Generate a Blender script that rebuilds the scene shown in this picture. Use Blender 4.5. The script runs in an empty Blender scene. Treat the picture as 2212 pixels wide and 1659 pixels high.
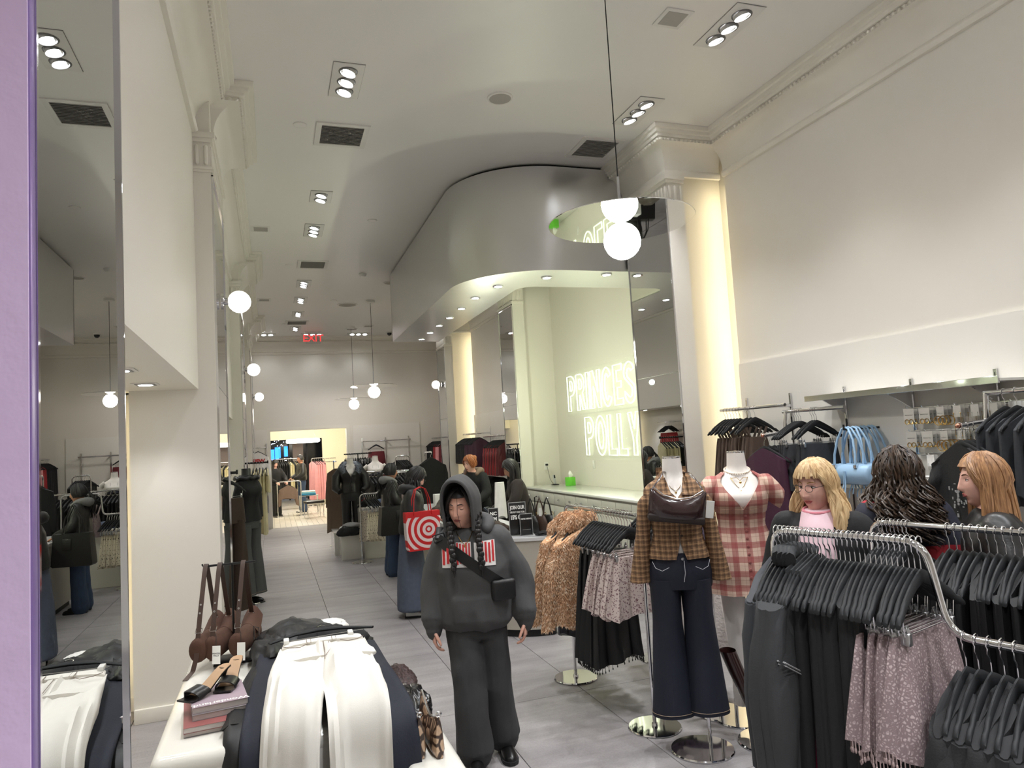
import bpy, bmesh, math, random
from mathutils import Vector, Matrix, noise
from mathutils.bvhtree import BVHTree

random.seed(7)
PI = math.pi
scene = bpy.context.scene
COL = scene.collection
R = math.radians

# ------------------------------------------------------------------ camera
HC = 1.85
YAW, PITCH, ROLL = R(18.9), R(4.5), R(3.35)
cam_data = bpy.data.cameras.new('camera')
cam_data.sensor_width = 36.0
cam_data.lens = 1534.0 / 2212.0 * 36.0
cam_data.clip_start = 0.05
cam_data.clip_end = 200
cam = bpy.data.objects.new('camera', cam_data)
COL.objects.link(cam)
f_ = Vector((math.sin(YAW) * math.cos(PITCH), math.cos(YAW) * math.cos(PITCH), math.sin(PITCH)))
rt_ = Vector((math.cos(YAW), -math.sin(YAW), 0))
up_ = rt_.cross(f_)
R_ = rt_ * math.cos(ROLL) - up_ * math.sin(ROLL)
U_ = rt_ * math.sin(ROLL) + up_ * math.cos(ROLL)
cam.matrix_world = Matrix(((R_.x, U_.x, -f_.x, 0), (R_.y, U_.y, -f_.y, 0), (R_.z, U_.z, -f_.z, HC), (0, 0, 0, 1)))
scene.camera = cam

# ------------------------------------------------------------------ world, exposure
scene.view_settings.view_transform = 'Standard'
scene.view_settings.look = 'None'
scene.view_settings.gamma = 1.0
scene.view_settings.use_curve_mapping = False
scene.view_settings.exposure = 0.6
world = bpy.data.worlds.new('world')
scene.world = world
world.use_nodes = True
world.node_tree.nodes['Background'].inputs[0].default_value = (0.75, 0.78, 0.9, 1)
world.node_tree.nodes['Background'].inputs[1].default_value = 0.25

cy = scene.cycles
cy.max_bounces = 7; cy.diffuse_bounces = 4; cy.glossy_bounces = 4; cy.transmission_bounces = 4; cy.transparent_max_bounces = 8
cy.caustics_reflective = False; cy.caustics_refractive = False
cy.use_denoising = True; cy.use_adaptive_sampling = True; cy.adaptive_threshold = 0.1
cy.sample_clamp_indirect = 6.0

SPOT_W = 27.0        # each of the ceiling lamp heads
COVE_W = 1.0         # multiplier of the hidden cove strips
GLOBE_E = 45.0        # globe lamp emission

# ------------------------------------------------------------------ materials
MATS = {}
def srgb(r, g, b):
    def c(v):
        v /= 255.0
        return v / 12.92 if v <= 0.04045 else ((v + 0.055) / 1.055) ** 2.4
    return (c(r), c(g), c(b), 1.0)

def new_mat(name):
    m = bpy.data.materials.new(name); m.use_nodes = True
    nt = m.node_tree
    return m, nt, nt.nodes['Principled BSDF']

def mat(name, col=(200, 200, 200), rough=0.5, metal=0.0, var=0.06, scale=6.0, bump=0.0, bscale=60.0,
        emit=None, es=0.0, spec=None, sheen=0.0, coat=0.0, trans=0.0, stretch=(1, 1, 1), sss=0.0):
    """procedural principled material: colour varied by noise, optional noise bump"""
    if name in MATS: return MATS[name]
    m, nt, b = new_mat(name)
    c = srgb(*col)
    tc = nt.nodes.new('ShaderNodeTexCoord')
    mp = nt.nodes.new('ShaderNodeMapping'); mp.inputs['Scale'].default_value = stretch
    nt.links.new(tc.outputs['Object'], mp.inputs['Vector'])
    nz = nt.nodes.new('ShaderNodeTexNoise'); nz.inputs['Scale'].default_value = scale; nz.inputs['Detail'].default_value = 4
    nt.links.new(mp.outputs[0], nz.inputs['Vector'])
    mx = nt.nodes.new('ShaderNodeMix'); mx.data_type = 'RGBA'
    mx.inputs[6].default_value = tuple(max(0, v * (1 - var)) for v in c[:3]) + (1,)
    mx.inputs[7].default_value = tuple(min(1, v * (1 + var)) for v in c[:3]) + (1,)
    nt.links.new(nz.outputs['Fac'], mx.inputs[0])
    nt.links.new(mx.outputs[2], b.inputs['Base Color'])
    b.inputs['Roughness'].default_value = rough
    b.inputs['Metallic'].default_value = metal
    if spec is not None: b.inputs['Specular IOR Level'].default_value = spec
    if sheen: b.inputs['Sheen Weight'].default_value = sheen; b.inputs['Sheen Roughness'].default_value = 0.5
    if coat: b.inputs['Coat Weight'].default_value = coat; b.inputs['Coat Roughness'].default_value = 0.1
    if trans: b.inputs['Transmission Weight'].default_value = trans
    if sss:
        b.inputs['Subsurface Weight'].default_value = sss
        b.inputs['Subsurface Radius'].default_value = (0.012, 0.005, 0.003)
        b.inputs['Subsurface Scale'].default_value = 1.0
    if emit is not None:
        b.inputs['Emission Color'].default_value = srgb(*emit); b.inputs['Emission Strength'].default_value = es
    if bump:
        n2 = nt.nodes.new('ShaderNodeTexNoise'); n2.inputs['Scale'].default_value = bscale; n2.inputs['Detail'].default_value = 3
        nt.links.new(mp.outputs[0], n2.inputs['Vector'])
        bp = nt.nodes.new('ShaderNodeBump'); bp.inputs['Strength'].default_value = bump; bp.inputs['Distance'].default_value = 0.01
        nt.links.new(n2.outputs['Fac'], bp.inputs['Height']); nt.links.new(bp.outputs[0], b.inputs['Normal'])
    MATS[name] = m
    return m

def node(nt, typ, **kw):
    n = nt.nodes.new(typ)
    for k, v in kw.items(): setattr(n, k, v)
    return n

def ramp(nt, fac, stops, interp='LINEAR'):
    r = nt.nodes.new('ShaderNodeValToRGB'); r.color_ramp.interpolation = interp
    el = r.color_ramp.elements
    while len(el) < len(stops): el.new(0.5)
    for e, (p, c) in zip(el, stops): e.position = p; e.color = srgb(*c)
    nt.links.new(fac, r.inputs[0])
    return r.outputs[0]

def plaid(name, base, bands, rough=0.8, axes=('X', 'Z'), wob=0.0):
    """woven check: bands = [(period, width, offset, colour, opacity)] laid along two axes"""
    if name in MATS: return MATS[name]
    m, nt, b = new_mat(name)
    tc = nt.nodes.new('ShaderNodeTexCoord'); sp = nt.nodes.new('ShaderNodeSeparateXYZ')
    nt.links.new(tc.outputs['Object'], sp.inputs[0])
    cur = None
    col = node(nt, 'ShaderNodeRGB'); col.outputs[0].default_value = srgb(*base); cur = col.outputs[0]
    for ax in axes:
        for (per, wid, off, c, op) in bands:
            a = node(nt, 'ShaderNodeMath', operation='ADD'); a.inputs[1].default_value = off + 50 * per
            nt.links.new(sp.outputs[ax], a.inputs[0])
            md = node(nt, 'ShaderNodeMath', operation='MODULO'); md.inputs[1].default_value = per
            nt.links.new(a.outputs[0], md.inputs[0])
            ls = node(nt, 'ShaderNodeMath', operation='LESS_THAN'); ls.inputs[1].default_value = wid
            nt.links.new(md.outputs[0], ls.inputs[0])
            ml = node(nt, 'ShaderNodeMath', operation='MULTIPLY'); ml.inputs[1].default_value = op
            nt.links.new(ls.outputs[0], ml.inputs[0])
            mx = node(nt, 'ShaderNodeMix', data_type='RGBA')
            nt.links.new(ml.outputs[0], mx.inputs[0]); nt.links.new(cur, mx.inputs[6]); mx.inputs[7].default_value = srgb(*c)
            cur = mx.outputs[2]
    nt.links.new(cur, b.inputs['Base Color'])
    b.inputs['Roughness'].default_value = rough
    MATS[name] = m
    return m

def spotted(name, base, spot, scale=40.0, thr=0.35, third=None, rough=0.6, stretch=(1, 1, 1), kind='VORONOI', distort=0.0, bump=0.0):
    """print made of cells: animal print, polka dots, snake skin"""
    if name in MATS: return MATS[name]
    m, nt, b = new_mat(name)
    tc = nt.nodes.new('ShaderNodeTexCoord'); mp = nt.nodes.new('ShaderNodeMapping'); mp.inputs['Scale'].default_value = stretch
    nt.links.new(tc.outputs['Object'], mp.inputs['Vector'])
    vec = mp.outputs[0]
    if distort:
        nz = node(nt, 'ShaderNodeTexNoise'); nz.inputs['Scale'].default_value = scale * 0.6
        nt.links.new(vec, nz.inputs['Vector'])
        vm = node(nt, 'ShaderNodeVectorMath', operation='SCALE'); vm.inputs['Scale'].default_value = distort
        nt.links.new(nz.outputs['Color'], vm.inputs[0])
        va = node(nt, 'ShaderNodeVectorMath', operation='ADD')
        nt.links.new(vec, va.inputs[0]); nt.links.new(vm.outputs[0], va.inputs[1]); vec = va.outputs[0]
    if kind == 'VORONOI':
        v = node(nt, 'ShaderNodeTexVoronoi'); v.inputs['Scale'].default_value = scale
        nt.links.new(vec, v.inputs['Vector']); fac = v.outputs['Distance']
        stops = [(0.0, spot), (max(0.01, thr - 0.04), spot), (thr + 0.04, base)]
        if third: stops = [(0.0, third), (thr * 0.45, third), (thr * 0.55, spot), (thr, spot), (thr + 0.06, base)]
    elif kind == 'EDGE':
        v = node(nt, 'ShaderNodeTexVoronoi', feature='DISTANCE_TO_EDGE'); v.inputs['Scale'].default_value = scale
        nt.links.new(vec, v.inputs['Vector']); fac = v.outputs['Distance']
        stops = [(0.0, spot), (thr * 0.5, spot), (thr, base)]
        if third: stops.append((min(1, thr + 0.35), third))
    else:
        v = node(nt, 'ShaderNodeTexNoise'); v.inputs['Scale'].default_value = scale; v.inputs['Detail'].default_value = 5
        nt.links.new(vec, v.inputs['Vector']); fac = v.outputs['Fac']
        stops = [(0.0, base), (thr, base), (thr + 0.05, spot)]
        if third: stops += [(thr + 0.15, spot), (thr + 0.2, third)]
    nt.links.new(ramp(nt, fac, stops), b.inputs['Base Color'])
    b.inputs['Roughness'].default_value = rough
    if bump:
        bp = node(nt, 'ShaderNodeBump'); bp.inputs['Strength'].default_value = bump; bp.inputs['Distance'].default_value = 0.01
        nt.links.new(fac, bp.inputs['Height']); nt.links.new(bp.outputs[0], b.inputs['Normal'])
    MATS[name] = m
    return m

def emitter(name, col, strength, sample=False):
    if name in MATS: return MATS[name]
    m = mat(name, col=col, rough=0.4, emit=col, es=strength)
    if not sample: m.cycles.emission_sampling = 'NONE'
    return m

# ------------------------------------------------------------------ mesh builder
class MB:
    def __init__(s, M=None):
        s.v = []; s.f = []; s.mi = []; s.M = M or Matrix.Identity(4); s.cur = 0
    def add(s, vs, fs, M=None):
        T = s.M @ M if M else s.M
        o = len(s.v)
        s.v.extend([T @ Vector(p) for p in vs])
        for f in fs: s.f.append([i + o for i in f]); s.mi.append(s.cur)
        return s
    def box(s, c, d, M=None):
        x, y, z = [v / 2 for v in d]; cx, cy, cz = c
        vs = [(cx + a * x, cy + b * y, cz + e * z) for a in (-1, 1) for b in (-1, 1) for e in (-1, 1)]
        return s.add(vs, [(0, 1, 3, 2), (4, 6, 7, 5), (0, 4, 5, 1), (2, 3, 7, 6), (0, 2, 6, 4), (1, 5, 7, 3)], M)
    def b2(s, a, b, M=None):      # box by two corners
        return s.box([(p + q) / 2 for p, q in zip(a, b)], [abs(p - q) for p, q in zip(a, b)], M)
    def rbox(s, c, d, r=0.01, seg=2, M=None):
        bm = bmesh.new(); bmesh.ops.create_cube(bm, size=1)
        bmesh.ops.scale(bm, vec=d, verts=bm.verts)
        bmesh.ops.bevel(bm, geom=list(bm.edges), offset=min(r, min(d) * 0.49), segments=seg, affect='EDGES', profile=0.5)
        bm.verts.index_update()
        vs = [(v.co.x + c[0], v.co.y + c[1], v.co.z + c[2]) for v in bm.verts]
        fs = [[v.index for v in f.verts] for f in bm.faces]; bm.free()
        return s.add(vs, fs, M)
    def tube(s, pts, r, n=8, closed=False, caps=True, M=None, flat=1.0, upv=None):
        pts = [Vector(p) for p in pts]; N = len(pts)
        rs = r if isinstance(r, (list, tuple)) else [r] * N
        vs = []; prev = None
        for i, p in enumerate(pts):
            if closed: t = pts[(i + 1) % N] - pts[i - 1]
            else: t = pts[min(i + 1, N - 1)] - pts[max(i - 1, 0)]
            if t.length < 1e-9: t = Vector((0, 0, 1))
            t.normalize()
            if prev is None:
                a = Vector(upv) if upv else (Vector((0, 0, 1)) if abs(t.z) < 0.9 else Vector((1, 0, 0)))
                u = (a - t * a.dot(t)).normalized()
            else:
                u = prev - t * prev.dot(t)
                u = u.normalized() if u.length > 1e-6 else t.orthogonal().normalized()
            prev = u; w = t.cross(u)
            for k in range(n):
                a = 2 * PI * k / n
                vs.append(p + u * (math.cos(a) * rs[i] * flat) + w * (math.sin(a) * rs[i]))
        fs = []
        for i in range(N if closed else N - 1):
            j = (i + 1) % N
            for k in range(n): fs.append((i * n + k, i * n + (k + 1) % n, j * n + (k + 1) % n, j * n + k))
        if caps and not closed:
            fs.append(tuple(range(n))[::-1]); fs.append(tuple((N - 1) * n + k for k in range(n)))
        return s.add(vs, fs, M)
    def lathe(s, prof, n=24, M=None, caps=False):
        vs = [(r * math.cos(2 * PI * k / n), r * math.sin(2 * PI * k / n), z) for r, z in prof for k in range(n)]
        fs = [(i * n + k, i * n + (k + 1) % n, (i + 1) * n + (k + 1) % n, (i + 1) * n + k) for i in range(len(prof) - 1) for k in range(n)]
        if caps: fs += [tuple(range(n))[::-1], tuple((len(prof) - 1) * n + k for k in range(n))]
        return s.add(vs, fs, M)
    def loft(s, rings, caps=True, M=None, closed=True):
        n = len(rings[0]); vs = [p for r in rings for p in r]; fs = []
        for i in range(len(rings) - 1):
            for k in range(n if closed else n - 1):
                fs.append((i * n + k, i * n + (k + 1) % n, (i + 1) * n + (k + 1) % n, (i + 1) * n + k))
        if caps and closed: fs += [tuple(range(n))[::-1], tuple((len(rings) - 1) * n + k for k in range(n))]
        return s.add(vs, fs, M)
    def prism(s, poly, axis_vec, M=None):
        """poly: list of 3d points (planar), extruded by axis_vec"""
        n = len(poly); a = Vector(axis_vec)
        vs = [Vector(p) for p in poly] + [Vector(p) + a for p in poly]
        fs = [tuple(range(n))[::-1], tuple(range(n, 2 * n))] + [(k, (k + 1) % n, n + (k + 1) % n, n + k) for k in range(n)]
        return s.add(vs, fs, M)
    def sphere(s, c, r, nu=16, nv=10, M=None):
        rx, ry, rz = r if isinstance(r, (tuple, list)) else (r, r, r)
        rings = []
        for i in range(nv + 1):
            a = -PI / 2 + PI * i / nv
            q = max(math.cos(a), 1e-4)
            rings.append([(c[0] + rx * q * math.cos(2 * PI * k / nu), c[1] + ry * q * math.sin(2 * PI * k / nu), c[2] + rz * math.sin(a)) for k in range(nu)])
        return s.loft(rings, M=M)
    def sheet(s, fn, nu, nv, th=0.004, M=None):
        """closed thin sheet: fn(u,v)->point, u,v in 0..1, thickness th along the local normal"""
        P = [[Vector(fn(i / nu, j / nv)) for j in range(nv + 1)] for i in range(nu + 1)]
        top = []; bot = []
        for i in range(nu + 1):
            for j in range(nv + 1):
                du = P[min(i + 1, nu)][j] - P[max(i - 1, 0)][j]; dv = P[i][min(j + 1, nv)] - P[i][max(j - 1, 0)]
                nn = du.cross(dv)
                nn = nn.normalized() if nn.length > 1e-12 else Vector((0, 0, 1))
                top.append(P[i][j] + nn * th / 2); bot.append(P[i][j] - nn * th / 2)
        W = nv + 1; o = len(top); fs = []
        for i in range(nu):
            for j in range(nv):
                a, b, c, d = i * W + j, (i + 1) * W + j, (i + 1) * W + j + 1, i * W + j + 1
                fs.append((a, b, c, d)); fs.append((o + d, o + c, o + b, o + a))
        for i in range(nu):
            a, b = i * W, (i + 1) * W; fs.append((b, a, o + a, o + b))
            a, b = i * W + nv, (i + 1) * W + nv; fs.append((a, b, o + b, o + a))
        for j in range(nv):
            a, b = j, j + 1; fs.append((a, b, o + b, o + a))
            a, b = nu * W + j, nu * W + j + 1; fs.append((b, a, o + a, o + b))
        return s.add(top + bot, fs, M)
    def mesh(s, name, mats, smooth=40):
        me = bpy.data.meshes.new(name)
        me.from_pydata([tuple(v) for v in s.v], [], s.f)
        for m in (mats if isinstance(mats, (list, tuple)) else [mats]): me.materials.append(m)
        if s.mi and max(s.mi) > 0: me.polygons.foreach_set('material_index', s.mi)
        me.update()
        if smooth:
            me.polygons.foreach_set('use_smooth', [True] * len(me.polygons))
            me.set_sharp_from_angle(angle=R(smooth))
        return me
    def build(s, name, mats, parent=None, smooth=40):
        return put(name, s.mesh(name, mats, smooth), parent)

def put(name, me, parent=None, M=None):
    o = bpy.data.objects.new(name, me); COL.objects.link(o)
    if parent: o.parent = parent
    if M: o.matrix_basis = M
    return o

def tag(o, label=None, cat=None, group=None, kind=None):
    if label: o['label'] = label
    if cat: o['category'] = cat
    if group: o['group'] = group
    if kind: o['kind'] = kind
    return o

def thing(name, label, cat, loc=(0, 0, 0), rz=0.0, group=None, M=None):
    o = bpy.data.objects.new(name, None); COL.objects.link(o)
    o.empty_display_size = 0.05
    if M: o.matrix_basis = M
    else: o.location = loc; o.rotation_euler = (0, 0, rz)
    return tag(o, label, cat, group)

def struct(name, mb, m, smooth=40, parent=None):
    o = mb.build(name, m, parent, smooth)
    if not parent: o['kind'] = 'structure'
    return o

def copy_tree(o, parent=None):
    c = o.copy(); COL.objects.link(c); c.parent = parent
    for ch in list(o.children): copy_tree(ch, c)
    return c

def T(x=0, y=0, z=0): return Matrix.Translation((x, y, z))
def RX(a): return Matrix.Rotation(a, 4, 'X')
def RY(a): return Matrix.Rotation(a, 4, 'Y')
def RZ(a): return Matrix.Rotation(a, 4, 'Z')
def lerp(a, b, t): return a + (b - a) * t
def smooth01(t):
    t = min(1, max(0, t)); return t * t * (3 - 2 * t)
def interp(tab, t):
    """tab: sorted [(t, (values...))]"""
    if t <= tab[0][0]: return tab[0][1]
    for (a, va), (b, vb) in zip(tab, tab[1:]):
        if t <= b:
            k = (t - a) / (b - a)
            return tuple(lerp(p, q, k) for p, q in zip(va, vb))
    return tab[-1][1]

def remesh(mb, voxel, smooth_it=2, wrinkle=0.0, wscale=9.0, seed=0.0, squash=(1, 1, 1)):
    """union of the overlapping shells in mb as one continuous skin; returns a new MB"""
    me = mb.mesh('tmp', [mat('tmp_grey')], 0)
    o = bpy.data.objects.new('tmp', me); COL.objects.link(o)
    md = o.modifiers.new('r', 'REMESH'); md.mode = 'VOXEL'; md.voxel_size = voxel
    sm = o.modifiers.new('s', 'SMOOTH'); sm.factor = 0.5; sm.iterations = smooth_it
    dg = bpy.context.evaluated_depsgraph_get()
    ev = o.evaluated_get(dg); m2 = bpy.data.meshes.new_from_object(ev)
    out = MB()
    co = [v.co.copy() for v in m2.vertices]
    if wrinkle:
        nn = [v.normal.copy() for v in m2.vertices]
        for i, c in enumerate(co):
            p = Vector((c.x * squash[0], c.y * squash[1], c.z * squash[2])) * wscale + Vector((seed, seed * 1.7, 0))
            a = noise.noise(p); b = noise.noise(p * 2.3 + Vector((5, 3, 1)))
            w = (1 - abs(a) * 2.2) * 0.7 + b * 0.5
            co[i] = c + nn[i] * (w * wrinkle)
    out.v = co; out.f = [list(p.vertices) for p in m2.polygons]; out.mi = [0] * len(out.f)
    bpy.data.objects.remove(o); bpy.data.meshes.remove(me); bpy.data.meshes.remove(m2)
    return out

def text_mesh(body, size=1.0, depth=0.002, offset=0.0, bevel=None, xs=1.0, align='CENTER', space=1.0):
    """flat or outlined lettering: returns (verts, faces), letters in the XY plane"""
    cu = bpy.data.curves.new('t', 'FONT'); cu.body = body; cu.size = size; cu.align_x = align; cu.align_y = 'CENTER'
    cu.offset = offset; cu.space_character = space; cu.resolution_u = 3
    if bevel: cu.fill_mode = 'NONE'; cu.bevel_depth = bevel; cu.bevel_resolution = 1
    else: cu.extrude = depth
    o = bpy.data.objects.new('t', cu); COL.objects.link(o)
    dg = bpy.context.evaluated_depsgraph_get()
    m2 = bpy.data.meshes.new_from_object(o.evaluated_get(dg))
    vs = [Vector((v.co.x * xs, v.co.y, v.co.z)) for v in m2.vertices]; fs = [list(p.vertices) for p in m2.polygons]
    bpy.data.objects.remove(o); bpy.data.curves.remove(cu); bpy.data.meshes.remove(m2)
    return vs, fs

# common materials
CHROME = mat('chrome', (225, 225, 228), rough=0.06, metal=1.0, var=0.0)
STEEL = mat('brushed_steel', (190, 190, 192), rough=0.3, metal=1.0, var=0.03)
BLACKMETAL = mat('black_metal', (22, 22, 23), rough=0.4, metal=0.3)
BLACKPL = mat('black_plastic', (30, 31, 33), rough=0.62, spec=0.3)
WHITEPLASTIC = mat('white_plastic', (236, 235, 230), rough=0.3)
CARD = mat('white_card', (238, 237, 233), rough=0.7)
INK = mat('black_ink', (25, 25, 27), rough=0.7)
# ================================================================== STRUCTURE
ZC = 4.8
PAINT = mat('cream_paint', (230, 226, 217), rough=0.55, var=0.015, scale=1.5, bump=0.02, bscale=120)
CEILM = mat('ceiling_paint', (238, 236, 233), rough=0.4, var=0.012, scale=1.0)
TRIMM = mat('trim_paint', (234, 230, 220), rough=0.45, var=0.01)
BOARDM = mat('board_paint', (234, 231, 224), rough=0.4, var=0.01, scale=0.8)
LAVENDER = mat('lavender_face', (226, 202, 240), rough=0.75, var=0.05, scale=5, bump=0.25, bscale=25)  # lavender base colour varied by noise, with a coarse bump
LAVEDGE = mat('lavender_metal', (140, 116, 176), rough=0.35, metal=0.2)
MIRROR = mat('mirror_glass', (214, 216, 216), rough=0.0, metal=1.0, var=0.0)
CANOPYM = None

def tile_mat(name, a, b, rough):
    m, nt, p = new_mat(name)
    tc = node(nt, 'ShaderNodeTexCoord'); oi = node(nt, 'ShaderNodeObjectInfo')
    va = node(nt, 'ShaderNodeVectorMath', operation='ADD')
    nt.links.new(tc.outputs['Object'], va.inputs[0])
    sc = node(nt, 'ShaderNodeMath', operation='MULTIPLY'); sc.inputs[1].default_value = 37.0
    nt.links.new(oi.outputs['Random'], sc.inputs[0]); nt.links.new(sc.outputs[0], va.inputs[1])
    mp = node(nt, 'ShaderNodeMapping'); mp.inputs['Scale'].default_value = (0.5, 3.0, 1)
    nt.links.new(va.outputs[0], mp.inputs['Vector'])
    n1 = node(nt, 'ShaderNodeTexNoise'); n1.inputs['Scale'].default_value = 1.7; n1.inputs['Detail'].default_value = 8; n1.inputs['Roughness'].default_value = 0.65
    nt.links.new(mp.outputs[0], n1.inputs['Vector'])
    n2 = node(nt, 'ShaderNodeTexNoise'); n2.inputs['Scale'].default_value = 90; n2.inputs['Detail'].default_value = 2
    nt.links.new(va.outputs[0], n2.inputs['Vector'])
    ad = node(nt, 'ShaderNodeMath', operation='MULTIPLY_ADD'); ad.inputs[1].default_value = 0.3
    nt.links.new(n2.outputs['Fac'], ad.inputs[0]); nt.links.new(n1.outputs['Fac'], ad.inputs[2])
    nt.links.new(ramp(nt, ad.outputs[0], [(0.38, a), (0.9, b)]), p.inputs['Base Color'])
    r = node(nt, 'ShaderNodeMapRange'); r.inputs[3].default_value = rough - 0.08; r.inputs[4].default_value = rough + 0.1
    nt.links.new(n1.outputs['Fac'], r.inputs[0]); nt.links.new(r.outputs[0], p.inputs['Roughness'])
    p.inputs['Specular IOR Level'].default_value = 0.3
    MATS[name] = m
    return m
TILE = tile_mat('grey_stone_tile', (124, 120, 120), (164, 159, 159), 0.56)
WTILE = tile_mat('white_floor_tile', (205, 198, 186), (226, 220, 210), 0.35)
GROUT = mat('grout', (92, 90, 88), rough=0.9)

# ---- floor
YB = 18.95
fl = struct('floor', MB().b2((-1.6, -4, -0.12), (4.9, YB + 0.25, -0.012)), GROUT)
xs = [-1.25] + [-0.995 + 0.775 * k for k in range(8)] + [4.5]
ys = [-4.0] + [-2.57 + 1.5 * k for k in range(15)] + [YB]
tiles = {}
for i in range(len(xs) - 1):
    for j in range(len(ys) - 1):
        w = xs[i + 1] - xs[i]; d = ys[j + 1] - ys[j]
        if w < 0.02 or d < 0.02: continue
        key = (round(w, 3), round(d, 3))
        if key not in tiles: tiles[key] = MB().rbox((0, 0, -0.006), (w - 0.004, d - 0.004, 0.012), 0.0015, 1).mesh('floor_tile', TILE, 0)
        put('tile', tiles[key], fl, T((xs[i] + xs[i + 1]) / 2, (ys[j] + ys[j + 1]) / 2, 0))

# ---- ceiling
struct('ceiling', MB().b2((-1.6, -4.1, ZC), (4.9, YB + 0.25, ZC + 0.1)), CEILM)

# ---- walls
wl = struct('wall_left', MB().b2((-1.5, -4, 0), (-1.25, YB + 0.25, ZC)), PAINT)
wr = struct('wall_right', MB().b2((4.5, -4, 0), (4.75, YB + 0.25, ZC)), PAINT)
wf = struct('wall_front', MB().b2((-1.25, -4.1, 0), (4.5, -4.0, ZC)), PAINT)
DX0, DX1, DZ = -0.02, 1.86, 2.42
bw = MB()
bw.b2((-1.25, YB, 0), (DX0, YB + 0.25, ZC)); bw.b2((DX1, YB, 0), (4.5, YB + 0.25, ZC)); bw.b2((DX0, YB, DZ), (DX1, YB + 0.25, ZC))
wb = struct('wall_back', bw, PAINT)

# piers: left (x face, y0, y1) and right
LP = [(-0.385, 5.82, 7.15), (-0.385, 10.85, 12.2), (-0.385, 15.85, 17.4)]
RP = [(3.78, 5.97, 6.85), (3.78, 10.8, 11.55), (3.78, 15.65, 16.4)]
for x, y0, y1 in LP:
    MB().b2((-0.98, y0, 0), (x, y1 + 0.03, ZC)).build('pier', PAINT, wl)
    MB().rbox((-0.665, y0 + 0.5, 0.05), (0.62, 1.05, 0.10), 0.004).build('plinth', TRIMM, wl)
for x, y0, y1 in RP:
    MB().b2((x, y0, 0), (3.97, y1, ZC)).b2((3.95, y0 + 0.14, 0), (4.5, y1, ZC)).build('pier', PAINT, wr)
    MB().b2((x - 0.008, y0 - 0.008, 0), (3.96, y1 + 0.008, 0.1)).build('plinth', TRIMM, wr)
for x, y0, y1 in LP:
    MB().b2((-1.25, y0 + 0.32, 0), (-0.98, y0 + 0.37, 2.37)).build('reveal', PAINT, wl)
    MB().b2((-1.22, y0 + 0.30, 0), (-0.98, y0 + 0.32, 0.1)).build('skirting', TRIMM, wl)
# bulkheads over the left niches, wall slabs and display boards
for y0, y1 in ((2.07, 5.96), (7.1, 10.99), (12.1, 15.99), (17.3, YB)):
    MB().b2((-1.25, y0, 2.37), (-0.51, y1, ZC)).build('bulkhead', PAINT, wl)
for y0, y1 in ((-4, 5.88), (11.75, 15.56), (16.6, YB)):
    MB().b2((4.4, y0, 0), (4.5, y1, ZC)).build('slab', PAINT, wr)
    MB().b2((4.36, y0, 0.1), (4.4, y1 - 0.03, 2.46)).build('display_board', BOARDM, wr)
MB().b2((2.02, YB - 0.03, 0.1), (3.78, YB, 2.47)).build('display_board', BOARDM, wb)
MB().b2((-0.52, YB - 0.03, 0.1), (-0.1, YB, 2.47)).build('display_board', BOARDM, wb)
for y0, y1 in ((3.1, 5.7), (7.4, 10.7), (12.4, 15.7)):
    MB().b2((-1.25, y0, 0.1), (-1.22, y1, 2.3)).build('display_board', BOARDM, wl)
# alcove counter wall lining lives on wall_right itself

# baseboards
struct('baseboard_left', MB().b2((-1.25, -4, 0), (-1.22, 5.8, 0.1)).b2((-1.25, 7.2, 0), (-1.22, 10.83, 0.1)).b2((-1.25, 12.25, 0), (-1.22, 15.83, 0.1)), TRIMM)
struct('baseboard_right', MB().b2((4.36, -4, 0), (4.4, 5.86, 0.1)).b2((4.36, 11.75, 0), (4.4, 15.5, 0.1)), TRIMM)
struct('baseboard_back', MB().b2((-1.2, YB - 0.025, 0), (DX0, YB, 0.12)).b2((DX1, YB - 0.025, 0), (4.3, YB, 0.12)), TRIMM)
# frame of the opening in the back wall
struct('trim_1', MB().b2((DX0 - 0.08, YB - 0.02, 0.12), (DX0, YB + 0.02, DZ + 0.08)).b2((DX1, YB - 0.02, 0.12), (DX1 + 0.08, YB + 0.02, DZ + 0.08)).b2((DX0, YB - 0.02, DZ), (DX1, YB + 0.02, DZ + 0.08)), TRIMM)

# ---- cornices: profile (distance from the wall, height)
PROF = [(0.0, 4.36), (0.03, 4.365), (0.042, 4.40), (0.03, 4.425), (0.015, 4.435)]
PROF += [(0.20 - 0.185 * math.cos(a), 4.435 + 0.225 * math.sin(a)) for a in [i * PI / 16 for i in range(1, 9)]]
PROF += [(0.215, 4.662), (0.215, 4.69), (0.245, 4.692), (0.25, 4.72), (0.28, 4.725), (0.285, 4.755), (0.315, 4.76), (0.32, 4.799), (0.0, 4.799)]
def cornice_ring(x, y, dx, dy):
    return [(x + dx * d, y + dy * d, z) for d, z in PROF]
def beads(mb, a, b, out):
    a = Vector(a); b = Vector(b); L = (b - a).length; n = int(L / 0.045)
    for i in range(n):
        p = a.lerp(b, (i + 0.5) / n) + Vector(out) * 0.222
        mb.sphere((p.x, p.y, 4.672), (0.015, 0.015, 0.015), 5, 4)
nt_ = 2
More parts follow.
